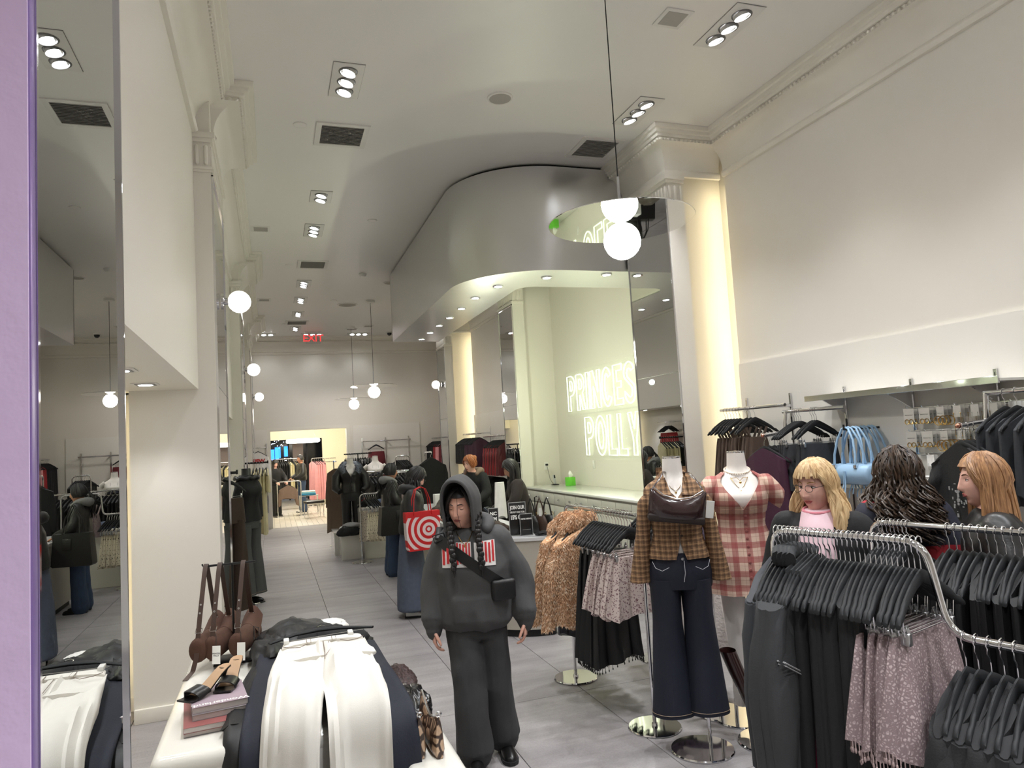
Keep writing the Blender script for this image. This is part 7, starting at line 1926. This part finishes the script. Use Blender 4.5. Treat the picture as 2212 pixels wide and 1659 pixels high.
# ================================================================== CASH DESK
def desk_line(e=0.0, n=14):
    x0, x1, y0, y1, r, q = 1.88 - e, 2.55 + e, 6.38 - e, 11.2 + e, 0.60 + e, 0.1 + e
    pts = [(x0, y1)]
    pts += [(x0 + r + r * math.cos(a), y0 + r + r * math.sin(a)) for a in [PI + PI / 2 * i / n for i in range(n + 1)]]
    pts += [(x1 - q + q * math.cos(a), y0 + q + q * math.sin(a)) for a in [1.5 * PI + PI / 2 * i / 5 for i in range(6)]]
    pts += [(x1, y1)]
    return pts
DESKM = mat('desk_taupe', (176, 170, 158), rough=0.35, var=0.01); DESKT = mat('desk_stone_top', (206, 206, 206), rough=0.25)
dk = thing('cash_desk', 'long taupe cash desk with rounded end and black plinth under the canopy', 'cash desk', (2.2, 8.8, 0))
DM = T(-2.2, -8.8, 0)
MB(DM).loft([[(x, y, z) for x, y in desk_line(-0.03)] for z in (0.0, 0.07)]).build('plinth', INK, dk)
MB(DM).loft([[(x, y, z) for x, y in desk_line(0.0)] for z in (0.07, 0.89)]).build('body', DESKM, dk, 30)
MB(DM).loft([[(x, y, z) for x, y in desk_line(0.012)] for z in (0.89, 0.92)]).build('counter_top', DESKT, dk, 30)
MB(DM).b2((2.551, 7.3, 0.12), (2.556, 10.9, 0.86)).build('back_shelf_panel', BLACKMETAL, dk)
ZD = 0.921
SIGNB = mat('black_sign', (24, 24, 25), rough=0.3)
def desk_sign(x, y, w, h, rz, lines, label):
    t = thing('counter_sign', label, 'sign', (x, y, ZD), rz)
    MB().rbox((0, 0.02, 0.004), (w, 0.06, 0.008), 0.002).build('foot', ACRY, t)
    MB().rbox((0, 0, h / 2 + 0.006), (w, 0.008, h), 0.002).build('panel', SIGNB, t)
    MB().rbox((0, 0.002, h / 2 + 0.006), (w + 0.012, 0.006, h + 0.012), 0.002).build('frame', mat('grey_frame', (150, 150, 150), rough=0.3), t)
    for txt, sz, z, off in lines:
        vs, fs = text_mesh(txt, sz, 0.0005, off)
        mx = max(v.x for v in vs); xs_ = min(1.0, (w * 0.46) / mx)
        MB(T(0, -0.0048, z) @ RX(PI / 2)).add([Vector((v.x * xs_, v.y, v.z)) for v in vs], fs).build('lettering', CARD, t, 0)
desk_sign(2.25, 6.64, 0.16, 0.31, -0.15, [('JOIN OUR', 0.048, 0.27, 0.002), ('GROUP CHAT FOR', 0.024, 0.225, 0.001), ('15% OFF', 0.055, 0.175, 0.003)], 'black counter sign offering 15% off for joining the group chat')
desk_sign(2.315, 6.58, 0.115, 0.20, -0.15, [("WE'RE HIRING", 0.02, 0.16, 0.0006), ('_________', 0.018, 0.065, 0)], 'small black hiring notice in front of the larger counter sign')
desk_sign(2.235, 7.4, 0.10, 0.2, -0.15, [('NC', 0.05, 0.15, 0.002), ('AM', 0.05, 0.095, 0.002)], 'black counter sign half hidden behind the hooded woman')
# handbags on a counter hook
t = thing('bag_hook', 'black counter hook carrying dark handbags', 'display stand', (2.50, 6.78, ZD))
MB().rbox((0, 0, 0.004), (0.09, 0.12, 0.008), 0.002).tube([(0, 0.03, 0), (0, 0.03, 0.34), (0, -0.03, 0.35)], 0.006, 8).build('stand', BLACKMETAL, t)
for k, (x, y, m_, lb) in enumerate(((2.42, 6.72, F_LEATHER, 'black handbag with gold ring hanging on the cash desk hook'), (2.50, 6.68, STRAP, 'dark brown handbag with price tag on the cash desk hook'), (2.57, 6.66, F_LEATHER, 'black slim handbag at the outer side of the cash desk hook'))):
    t = thing('handbag', lb, 'bag', (x, y, ZD + 0.005), 0.5)
    MB().loft([[(w * math.cos(a) * 0.3, w * math.sin(a), z) for a in [2 * PI * i / 16 for i in range(16)]] for z, w in ((0, 0.08), (0.01, 0.10), (0.10, 0.09), (0.16, 0.06), (0.17, 0.03))]).build('bag_body', m_, t, 50)
    MB().tube([(0, -0.055, 0.15), (0, -0.035, 0.26), (0, 0.0, 0.335), (0, 0.035, 0.26), (0, 0.055, 0.15)], 0.010, 8, flat=0.3).build('strap', m_, t, 60)
    MB().tube([(0.012 + 0.0 * a, -0.055 + 0.014 * math.cos(a), 0.18 + 0.014 * math.sin(a)) for a in [2 * PI * i / 14 for i in range(14)]], 0.003, 5, closed=True).build('ring', GOLD, t)
    if k == 1: MB().rbox((-0.03, -0.03, 0.2), (0.002, 0.035, 0.08), 0.0006, 1).build('price_tag', CARD, t)
crumple('scarf', 'dark brown scarf heaped behind the counter signs', 'scarf', (2.12, 6.98, ZD), (0.12, 0.13, 0.07), F_DBROWN, 8.1)
crumple('taupe_jacket', 'taupe jacket heaped on the cash desk in front of the ginger cashier', 'jacket', (2.12, 9.0, ZD), (0.17, 0.28, 0.13), fab('taupe_coat', (78, 70, 62)), 3.9)
crumple('pale_cloth', 'pale dotted cloth folded on the cash desk by the card reader', 'folded cloth', (2.32, 7.9, ZD), (0.11, 0.2, 0.04), F_LACE, 2.2, amp=0.15)
crumple('black_gloves', 'small black gloves at the rounded end of the cash desk', 'gloves', (2.46, 6.50, ZD), (0.07, 0.05, 0.025), F_BLACK, 7.7)
t = thing('white_box', 'white open carton on the cash desk behind the puffer jacket woman', 'box', (2.15, 9.5, ZD))
MB().rbox((0, 0, 0.13), (0.2, 0.14, 0.26), 0.004).build('carton', CARD, t); MB().rbox((0, -0.075, 0.2), (0.04, 0.01, 0.08), 0.002).build('handle_slot', F_TAUPE, t)
t = thing('card_reader', 'dark blue card reader held over the cash desk', 'card reader', (2.50, 8.42, 1.0), 0.4)
MB(RX(0.5)).rbox((0, 0, 0), (0.08, 0.17, 0.03), 0.01, 2).build('case', mat('navy_plastic', (26, 34, 56), rough=0.35), t); MB(RX(0.5)).rbox((0, 0.035, 0.0155), (0.06, 0.06, 0.002), 0.001, 1).build('screen', NIGHT, t)
t = thing('phone', 'mobile phone in the hand of the puffer jacket woman', 'phone', (1.80, 7.86, 1.03), 0.2)
MB(RX(0.4)).rbox((0, 0, 0), (0.07, 0.14, 0.009), 0.003, 2).build('case', WHITEPLASTIC, t); MB(RX(0.4)).rbox((0, 0, 0.005), (0.064, 0.132, 0.001), 0.0004, 1).build('screen', NIGHT, t)
t = thing('white_trousers', 'white garment held upright by the black haired cashier', 'trousers', (2.60, 8.28, 0.93), 0.2)
hang_body(0.12, 0.42, 0.16, 0.03, 0.04, 4, 0.01, 0.6, 0.0, 24, 8, mb=MB(T(0, 0, 0.42))).build('cloth', F_WHITE, t, 60)
# ================================================================== ALCOVE COUNTER
ALM = mat('cabinet_white', (214, 212, 202), rough=0.35, var=0.01)
yA, yB = 6.87, 10.78
t = thing('worktop', 'white stone worktop running along the neon sign alcove', 'worktop', (4.15, (yA + yB) / 2, 1.07))
MB().rbox((0, 0, 0.015), (0.69, yB - yA, 0.03), 0.004).build('slab', mat('white_stone', (240, 240, 234), rough=0.12, var=0.02), t)
nU = 5; wU = (yB - yA) / nU
for k in range(nU):
    y = yA + (k + 0.5) * wU
    t = thing('cabinet', 'white cabinet unit under the alcove worktop with drawers over doors', 'cabinet', (4.16, y, 0), group='alcove cabinets')
    MB().b2((-0.32, -wU / 2 + 0.002, 0.08), (0.335, wU / 2 - 0.002, 1.07)).build('carcass', ALM, t); MB().b2((-0.28, -wU / 2 + 0.002, 0), (0.335, wU / 2 - 0.002, 0.08)).build('toe_kick', INK, t)
    for s in (-1, 1):
        d = MB().rbox((-0.33, s * wU / 4, 0.97), (0.018, wU / 2 - 0.012, 0.15), 0.003).build('drawer', ALM, t)
        MB().sphere((-0.352, s * wU / 4, 0.97), 0.014, 10, 8).build('knob', CHROME, d)
        d = MB().rbox((-0.33, s * wU / 4, 0.485), (0.018, wU / 2 - 0.012, 0.77), 0.003).build('door', ALM, t)
        MB().tube([(-0.36, s * 0.05, 0.66), (-0.36, s * 0.05, 0.80)], 0.006, 8).build('handle', CHROME, d)
t = thing('tissue_box', 'bright green tissue box on the alcove worktop', 'tissue box', (4.33, 10.15, 1.1), 0.2)
MB().rbox((0, 0, 0.065), (0.115, 0.115, 0.13), 0.003).build('carton', mat('lime_card', (108, 205, 62), rough=0.5, var=0.02), t)
MB().sheet(lambda u, v: (0.05 * (u - 0.5) + 0.02 * v, 0.06 * (v * 0.6 - 0.1) - 0.06 * v * u, 0.13 + 0.10 * v * (0.7 + 0.3 * math.sin(5 * u))), 8, 6, 0.002).build('tissue', CARD, t, 60)
t = thing('phone_handset', 'cordless phone standing in its black charger on the alcove worktop', 'telephone', (4.25, 10.58, 1.1), 0.3)
MB().lathe([(0.001, 0.014), (0.05, 0.012), (0.065, 0.004), (0.065, 0)], 20).build('charger', BLACKPL, t)
MB(RX(-0.15)).rbox((0, 0.0, 0.09), (0.045, 0.022, 0.15), 0.008, 2).build('handset', mat('silver_plastic', (190, 192, 194), rough=0.35), t); MB(RX(-0.15)).rbox((0, -0.012, 0.13), (0.034, 0.004, 0.05), 0.002, 1).build('screen', NIGHT, t)
t = thing('power_outlet', 'white power outlet with black plug and cord on the alcove end wall', 'outlet', (4.2, 10.795, 1.40))
MB().rbox((0, -0.004, 0), (0.075, 0.008, 0.12), 0.003).build('plate', WHITEPLASTIC, t); MB().rbox((0, -0.025, 0.02), (0.035, 0.04, 0.03), 0.005).build('plug', BLACKPL, t)
MB().tube([(0, -0.03, 0.0), (0.02, -0.03, -0.1), (0.03, -0.05, -0.2), (0.05, -0.1, -0.28), (0.05, -0.15, -0.292)], 0.003, 6).build('cord', BLACKPL, t)
t = thing('light_switch', 'white wall switch below the neon sign', 'switch', (4.498, 9.62, 1.42)); MB().rbox((-0.004, 0, 0), (0.008, 0.07, 0.12), 0.003).build('plate', WHITEPLASTIC, t); MB().rbox((-0.01, 0, 0), (0.006, 0.02, 0.04), 0.002).build('rocker', CARD, t)

# ================================================================== MIDDLE AND BACK: racks, plinths, mannequins
rack('stepped chrome rack with polka dot skirts', [(1.35, 12.0, 1.10), (1.66, 12.0, 1.10), (1.69, 12.0, 1.42), (2.2, 12.0, 1.42)], base_r=0.17)
rack('stepped chrome rack behind the polka dot rack with black and red pieces', [(1.36, 14.0, 1.11), (1.63, 14.0, 1.11), (1.66, 14.0, 1.40), (2.98, 14.0, 1.36)], base_r=0.17)
sk_dot = [skirt_mesh(0.75, 0.20, 0.30, F_DOT, s, 0.03, 5, zt=-0.28) for s in (0.3, 1.8)]
for i in range(7):
    M = T(1.42 + 0.032 * i, 12.0, 1.10) @ RZ(PI / 2 + jit(0.1) + 0.5); hanger(M, 'black clip hanger of a polka dot skirt', 'hangers of the polka dot skirts', True)
    garment('dotted_skirt', sk_dot[i % 2], M, 'cream polka dot skirt on the stepped rack', 'skirt', 'polka dot skirts')
g_lp = [hang_body(0.10, 0.62, 0.2, 0.02, 0.04, 5, 0.012, s, -0.3, 28).tube([(-0.04, 0, -0.31), (-0.1, 0, -0.17)], 0.012, 6).tube([(0.04, 0, -0.31), (0.1, 0, -0.17)], 0.012, 6).mesh('blush_top', F_BLUSH, 50) for s in (0.2, 1.5)]
for i in range(6):
    M = T(1.76 + 0.05 * i, 12.0, 1.42) @ RZ(PI / 2 + jit(0.1) + 0.6); hanger(M, 'black hanger of a blush halter top', 'hangers of the blush halter tops')
    garment('halter_blouse', g_lp[i % 2], M, 'blush halter top with wide straps on the stepped rack', 'top', 'blush halter tops')
g_rb = hang_body(0.22, 0.36, 0.26, 0.02, 0.04, 5, 0.012, 0.5, -0.2, 28).mesh('red_bralette', F_RED, 50)
for i in range(5):
    M = T(1.42 + 0.045 * i, 14.0, 1.11) @ RZ(PI / 2 + jit(0.1) + 0.5); hanger(M, 'black hanger of a red top', 'hangers of the small red tops'); garment('red_bralette', g_rb, M, 'small bright red top on the rear stepped rack', 'top', 'small red tops')
for i in range(18):
    M = T(1.74 + 0.066 * i, 14.0, 1.40 - 0.03 * i / 18) @ RZ(PI / 2 + jit(0.1) + 0.4); hanger(M, 'black hanger on the rear stepped rack', 'hangers on the rear stepped rack')
    garment('dark_blouse', g_rd[i % 2] if i in (15, 16) else g_lace[i % 2], M, 'red dress at the end of the rear stepped rack' if i in (15, 16) else 'black top on the rear stepped rack', 'dress' if i in (15, 16) else 'top', 'red dresses on the rear stepped rack' if i in (15, 16) else 'black tops on the rear stepped rack')
def plinth(x0, x1, y0, y1, h, label):
    t = thing('display_plinth', label, 'plinth', ((x0 + x1) / 2, (y0 + y1) / 2, 0))
    MB().rbox((0, 0, h - 0.02), (x1 - x0, y1 - y0, 0.04), 0.008, 2).build('top_panel', GLOSSW, t); MB().b2((-(x1 - x0) / 2 + 0.004, -(y1 - y0) / 2 + 0.004, 0), ((x1 - x0) / 2 - 0.004, (y1 - y0) / 2 - 0.004, h - 0.04)).build('carcass', GLOSSW, t)
plinth(1.06, 1.40, 12.45, 13.0, 0.46, 'low white display plinth with folded white clothes'); plinth(1.0, 1.22, 13.1, 13.9, 0.40, 'lowest white display plinth behind the folded clothes'); plinth(1.28, 1.98, 12.12, 13.02, 0.86, 'tall white display plinth behind the polka dot skirts') if False else plinth(1.42, 2.0, 12.3, 13.1, 0.86, 'tall white display plinth behind the polka dot skirts')
for k, (x, y, z, lb, m_) in enumerate(((1.20, 12.66, 0.46, 'white folded tee stack on the low plinth', F_WHITE), (1.26, 12.6, 0.53, 'grey folded tee on the white stack', F_GREY))):
    crumple('folded_tee', lb, 'folded clothes', (x, y, z), (0.15, 0.2, 0.06 - 0.015 * k), m_, 3.0 + k, 24, 0.1)
crumple('black_trousers', 'black trousers hanging over the edge of the low plinth', 'trousers', (1.20, 12.46, 0.40), (0.19, 0.09, 0.10), F_BLACK, 1.7, 28, 0.25)
for k, (x, y) in enumerate(((1.56, 12.6), (1.80, 12.7), (1.72, 12.45))):
    crumple('folded_jeans', 'folded blue jeans stacked on the tall plinth', 'jeans', (x, y, 0.86), (0.13, 0.14, 0.06), F_BLUEJ, 5.0 + k, 24, 0.15)['group'] = 'folded jeans on the tall plinth'
# leather jacket mannequin
ml = thing('mannequin', 'headless mannequin in black leather jacket with grey fur collar', 'mannequin', (1.34, 13.25, 0), -0.05)
form_torso().build('torso_form', MANNEQ, ml); capped_neck(ml); base_disc(ml, 0, 0, 0.16); MB().tube([(0, 0, 0.01), (0, 0, 0.92)], 0.012, 10).build('support_pole', CHROME, ml)
lt = thing('trousers', 'black trousers under the leather jacket on the mannequin', 'trousers', (1.34, 13.25, 0), -0.05); legs_sheet(lt, F_BLACK2, 1.14, 0.25, 0.08, 0.09)
lj = thing('leather_jacket', 'black leather jacket with grey fur collar on the mannequin', 'jacket', (1.34, 13.25, 0), -0.05)
wear(1.56, 1.08, 0.05, vneck(1.36, 1.55, 0.5, 0.02), None, 6, 0.012, 18, 40).build('jacket_body', F_LEATHER, lj, 60)
for s in (-1, 1): MB().tube([(s * 0.15, 0, 1.49), (s * 0.25, 0, 1.36), (s * 0.27, -0.06, 1.16), (s * 0.2, -0.13, 1.10)], [0.075, 0.085, 0.075, 0.05], 14).build('sleeve', F_LEATHER, lj, 60)
cl = MB().tube([(-0.10, -0.13, 1.42), (-0.15, -0.06, 1.53), (-0.10, 0.07, 1.585), (0.10, 0.07, 1.585), (0.15, -0.06, 1.53), (0.10, -0.13, 1.42)], [0.04, 0.055, 0.05, 0.05, 0.055, 0.04], 12); GFUR = mat('grey_fur', (132, 138, 148), rough=0.9, var=0.2, scale=60)
cl.build('fur_collar', GFUR, lj, 60); fur_blades(cl, 2500, 0.03, 0.3, 5, 0.003).build('collar_fur', GFUR, lj, 0)['kind'] = 'stuff'
tc_ = thing('taupe_coat', 'long taupe coat hanging beside the leather jacket mannequin', 'coat', (1.14, 13.85, 1.62))
hang_body(0.34, 1.28, 0.42, 0.05, 0.09, 5, 0.02, 0.8, n=30).build('coat_body', fab('taupe_wool', (108, 90, 74)), tc_, 60); hang_sleeve(1, 0.34, 0.6, seed=0.3).build('sleeve', fab('taupe_wool', (108, 90, 74)), tc_, 60); hang_sleeve(-1, 0.34, 0.6, seed=0.6).build('sleeve', fab('taupe_wool', (108, 90, 74)), tc_, 60)
rack('slim chrome stand carrying the long taupe coat', [(1.14, 13.85, 1.64), (1.14, 14.4, 1.64)], base_r=0.12, posts=(False, True))
# bikini bust
mk = thing('mannequin', 'headless white mannequin wearing a dark sequin triangle top', 'mannequin', (1.95, 14.4, 0), -0.1)
form_torso().build('torso_form', MANNEQ, mk); capped_neck(mk); base_disc(mk, 0, 0, 0.16); MB().tube([(0, 0, 0.01), (0, 0, 0.92)], 0.012, 10).build('support_pole', CHROME, mk)
for s in (-1, 1): MB().tube([(s * 0.145, 0, 1.50), (s * 0.20, 0, 1.46), (s * 0.215, 0, 1.42)], [0.05, 0.045, 0.03], 12).build('arm_stump', MANNEQ, mk, 60)
bk = thing('triangle_top', 'dark sequin triangle top with thin straps on the white mannequin', 'top', (1.95, 14.4, 0), -0.1)
for s in (-1, 1):
    MB().sheet(lambda u, v: (s * lerp(0.015, 0.135, u) * (1 - 0.55 * v), -0.148 + 0.06 * u ** 2 + 0.03 * v, lerp(1.32, 1.45, v)), 6, 6, 0.006).build('cup', F_SEQ, bk, 60); MB().tube([(s * 0.055, -0.11, 1.45), (s * 0.06, -0.05, 1.54), (s * 0.055, 0.0, 1.585)], 0.004, 5).build('strap', F_BLACK, bk)
wear(1.325, 1.30, 0.008, None, None, 0, 0, 2, 30).build('band', F_SEQ, bk, 60)
# black wall bar with dark tops in front of the back wall
t = thing('black_bar', 'black hanging bar of dark tops in front of the back wall', 'clothes rail', (1.85, 16.5, 0))
MB().rbox((0, 0, 1.745), (0.62, 0.025, 0.03), 0.003).build('bar', BLACKMETAL, t); MB().tube([(0.0, 0, 1.74), (0, 0, 0.02)], 0.012, 8).build('post', BLACKMETAL, t); base_disc(t, 0, 0, 0.16)
for i in range(11):
    M = T(1.58 + 0.054 * i, 16.5, 1.745) @ RZ(PI / 2 + jit(0.2)); hanger(M, 'hanger on the black bar in front of the back wall', 'hangers on the black bar'); garment('dark_blouse', g_lace[i % 2], M, 'black top on the black bar in front of the back wall', 'top', 'black tops on the black bar')
# back wall frame with maroon trousers
t = thing('back_wall_rail', 'chrome wall frame with maroon trousers on the back wall board', 'clothes rail', (2.85, 18.92, 0.4))
for x in (-0.61, 0.0, 0.61): MB().b2((x - 0.012, -0.03, 0), (x + 0.012, 0, 1.72)).build('upright', CHROME, t)
MB().tube([(-0.62, -0.3, 1.63), (0.62, -0.3, 1.63)], 0.018, 10).build('rail', CHROME, t)
for x in (-0.61, 0.0, 0.61): MB().rbox((x, -0.15, 1.63), (0.02, 0.3, 0.03), 0.003).build('bracket', CHROME, t)
M = T(2.56, 18.6, 2.03); hanger(M, 'black hanger of the maroon trousers on the back wall', None, True)
garment('maroon_trousers', hang_legs(0.40, 1.3, -0.27, 1.3, 0.3, hd=0.06).mesh('maroon_trousers', F_MAROON, 50), M, 'maroon wide trousers clipped to a hanger on the back wall', 'trousers')
# small arch rack
rack('narrow chrome arch rack with black fringed tops', [(2.45, 15.0, 1.66), (2.75, 15.0, 1.65)], base_r=0.12)
for i in range(7):
    M = T(2.48 + 0.035 * i, 15.0, 1.655) @ RZ(PI / 2 + jit(0.1) + 0.5); hanger(M, 'black hanger on the narrow arch rack', 'hangers on the arch rack'); garment('fringed_blouse', skirt_mesh(0.55, 0.34, 0.36, F_BLACK2, i, 0.012, 6, None, 'fringed_top', -0.22) if i == 0 else g_lace[i % 2], M, 'black fringed top on the narrow arch rack', 'top', 'tops on the arch rack')
# big black blazer on its own stand
rack('chrome stand with the large black blazer beyond the cash desk', [(2.62, 12.2, 1.72), (2.62, 12.75, 1.72)], base_r=0.14, posts=(False, True))
M = T(2.62, 12.25, 1.72); hanger(M, 'wide black hanger of the large black blazer', None)
garment('black_blazer', [('body', hang_body(0.50, 1.15, 0.52, 0.06, 0.09, 4, 0.012, 0.3, n=36).mesh('body', F_BLACK, 50)), ('sleeve', hang_sleeve(1, 0.50, 0.62, 0.09, 0.07, 0.3, out=0.06).mesh('sleeve', F_BLACK, 50)), ('sleeve', hang_sleeve(-1, 0.50, 0.62, 0.09, 0.07, 0.6, out=0.06).mesh('sleeve', F_BLACK, 50))], M, 'large black blazer hanging beyond the cash desk', 'blazer')
# ---- right wall, rear bays
for y in (15.4, 14.3, 13.2, 12.2):
    t = thing('wall_standard', 'slotted chrome wall standard in the rear right bay', 'wall standard', (WX, y, 0.3), group='wall standards in the rear right bay'); MB().b2((-0.014, -0.011, 0), (0, 0.011, 1.86)).build('channel', CHROME, t)
wall_rail(15.5, 14.0, 2.03, 'chrome wall rail of speckled tops in the rear right bay', (15.4, 14.3)); wall_rail(13.9, 12.2, 1.95, 'chrome wall rail of red dresses in the rear right bay', (13.2, 12.2)); wall_rail(14.3, 12.6, 1.25, 'lower chrome wall rail of black pieces in the rear right bay', (14.3, 13.2)); wall_rail(18.8, 16.9, 2.02, 'chrome wall rail of dark and pink pieces beside the back wall', (18.6, 17.2))
g_spk = [hang_body(0.40, 0.62, 0.42, 0.03, 0.05, 5, 0.012, s, n=28).mesh('speckled_top', F_BLKSPK, 50) for s in (0.2, 1.1)]
g_rr = [hang_sleeve(1, 0.40, 0.5, seed=s, mb=hang_sleeve(-1, 0.40, 0.5, seed=s + 1, mb=hang_body(0.42, 0.72, 0.46, 0.035, 0.06, 6, 0.016, s, n=28))).mesh('red_blouse', F_DRED if s > 1 else F_RED, 50) for s in (0.2, 1.6)]
for i in range(10):
    M = frame((4.08, 15.45 - 0.06 * i, 2.03), WA) @ RZ(jit(0.1)); hanger(M, 'hanger of a speckled top in the rear right bay', 'hangers of the speckled tops'); garment('speckled_blouse', g_spk[i % 2], M, 'black white speckled top in the rear right bay', 'top', 'speckled tops')
for i in range(9):
    M = frame((4.08, 14.75 - 0.07 * i, 2.03), WA) @ RZ(jit(0.1)); hanger(M, 'hanger of a plum lace dress in the rear right bay', 'hangers of the plum lace dresses'); garment('lace_dress', g_pl[i % 2], M, 'dark plum dress in the rear right bay', 'dress', 'dark plum dresses in the rear bay')
for i in range(12):
    M = frame((4.08, 13.25 - 0.08 * i, 1.95), WA) @ RZ(jit(0.1)); hanger(M, 'hanger of a red blouse in the rear right bay', 'hangers of the red blouses'); garment('red_blouse', g_rr[i % 2], M, 'red satin blouse in the rear right bay', 'blouse', 'red satin blouses')
for i in range(14):
    M = frame((4.08, 14.2 - 0.11 * i, 1.25), WA) @ RZ(jit(0.1)); hanger(M, 'hanger on the lower rail of the rear right bay', 'hangers on the lower rear rail'); garment('black_dress', g_long[i % 3], M, 'black piece on the lower rail of the rear right bay', 'dress', 'black pieces on the lower rear rail')
for i in range(14):
    M = frame((4.08, 18.7 - 0.12 * i, 2.02), WA) @ RZ(jit(0.1)); hanger(M, 'hanger on the wall rail beside the back wall', 'hangers beside the back wall')
    k = 'red' if i in (7, 8) else ('pink' if i in (9, 10, 11) else ('maroon' if i > 11 else 'black'))
    garment(k + '_long_dress', hang_body(0.36, 1.2, 0.42, 0.04, 0.07, 6, 0.016, i, n=24).mesh('dress', {'red': F_RED, 'pink': F_PINK, 'maroon': F_MAROON, 'black': F_BLACK}[k], 50), M, '%s long dress on the wall rail beside the back wall' % k, 'dress', k + ' dresses beside the back wall')

# ================================================================== ROOM BEYOND THE OPENING
t = thing('ring_lamp', 'thick glowing ring lamp hanging in the back room', 'pendant lamp', (0.93, 23.0, 2.2))
MB().tube([(0.45 * math.cos(a), 0.45 * math.sin(a), 0.0) for a in [2 * PI * i / 48 for i in range(48)]], 0.062, 14, closed=True).build('ring', emitter('ring_glow', (255, 248, 236), 6.0), t, 60)
MB().tube([(0.4, 0, 0.06), (0.1, 0, 0.79)], 0.003, 5).tube([(-0.4, 0, 0.06), (-0.1, 0, 0.79)], 0.003, 5).build('cords', STEEL, t)
for x, y, z, e in ((0.93, 21.2, 2.7, 70), (0.9, 24.6, 2.6, 70)):  # added fill lamps without a fitting, to brighten the back room
    ld = bpy.data.lights.new('room_fill', 'POINT'); ld.energy = e; ld.shadow_soft_size = 0.02; ld.color = (1, 0.94, 0.82)
    lo = bpy.data.objects.new('room_fill', ld); COL.objects.link(lo); lo.location = (x, y, z)
t = thing('bench', 'black cushioned chrome bench in the back room', 'bench', (1.08, 21.0, 0), 0.2)
MB().rbox((0, 0, 0.44), (0.5, 0.45, 0.07), 0.02, 2).build('cushion', F_LEATHER, t)
for x in (-0.22, 0.22):
    for y in (-0.19, 0.19): MB().tube([(x, y, 0), (x, y, 0.41)], 0.012, 8).build('leg', CHROME, t)
t = thing('side_table', 'small chrome table with folded towels in the back room', 'table', (1.0, 22.2, 0)); MB().rbox((0, 0, 0.56), (0.55, 0.4, 0.02), 0.004).build('top', STEEL, t)
for x in (-0.25, 0.25):
    for y in (-0.18, 0.18): MB().tube([(x, y, 0), (x, y, 0.56)], 0.012, 8).build('leg', CHROME, t)
for k, c in enumerate(((60, 150, 196), (120, 190, 214), (232, 230, 226))):
    t = thing('towel', ('deep blue', 'light blue', 'white')[k] + ' folded cloth on the small back room table', 'folded cloth', (1.0, 22.2, 0.571 + 0.045 * k)); MB().rbox((0, 0, 0.022), (0.42 - 0.02 * k, 0.28, 0.044), 0.018, 3).build('cloth', fab('towel_%d' % k, c), t)
rack('chrome rack with long pink dresses in the back room', [(1.28, 25.5, 1.62), (1.72, 25.5, 1.62)], base_r=0.15)
for i in range(6):
    M = T(1.33 + 0.065 * i, 25.5, 1.62) @ RZ(PI / 2 + jit(0.2) + 0.6); hanger(M, 'hanger of a pink dress in the back room', 'hangers of the pink dresses'); garment('pink_dress', hang_body(0.34, 1.4, 0.40, 0.04, 0.07, 6, 0.016, i, n=24).mesh('dress', F_PINK, 50), M, 'long pink ruffled dress in the back room', 'dress', 'pink dresses in the back room')
rack('low chrome rack with a taupe jumper in the back room', [(0.12, 22.0, 1.02), (0.78, 22.0, 1.02)], base_r=0.15)
M = T(0.42, 22.0, 1.02); hanger(M, 'hanger of the taupe jumper in the back room', None)
garment('taupe_jumper', hang_sleeve(1, 0.5, 0.5, seed=0.3, mb=hang_sleeve(-1, 0.5, 0.5, seed=1, mb=hang_body(0.52, 0.5, 0.5, 0.05, 0.07, 5, 0.016, 0.3, n=28))).mesh('jumper', F_TAUPE, 50), M, 'taupe jumper on the low rack in the back room', 'jumper')
rack('tall chrome rack of dark clothes in the back room', [(-0.05, 24.8, 1.66), (0.98, 24.8, 1.66)], base_r=0.15)
for i in range(15):
    M = T(0.0 + 0.066 * i, 24.8, 1.66) @ RZ(PI / 2 + jit(0.2) + 0.5); hanger(M, 'hanger on the tall back room rack', 'hangers on the tall back room rack'); cr = i in (8, 9, 11)
    garment('cream_coat' if cr else 'dark_coat', g_crl if cr else g_long[i % 3], M, 'cream long piece on the tall back room rack' if cr else 'dark long piece on the tall back room rack', 'coat', 'cream pieces in the back room' if cr else 'dark pieces in the back room')
t = thing('wall_sign', 'two small grey text lines on the cream back room wall', 'sign', (2.0, 26.99, 1.45))
for z in (0.0, 0.12):
    vs, fs = text_mesh('FITTING ROOMS' if z else 'SELF CHECKOUT', 0.06, 0.001); MB(T(0, 0, z) @ RX(PI / 2)).add(vs, fs).build('lettering', F_DGREY, t, 0)
sconce(2.61, 24.5, 2.0, -1, 'globe wall lamp on the cream wall of the back room')
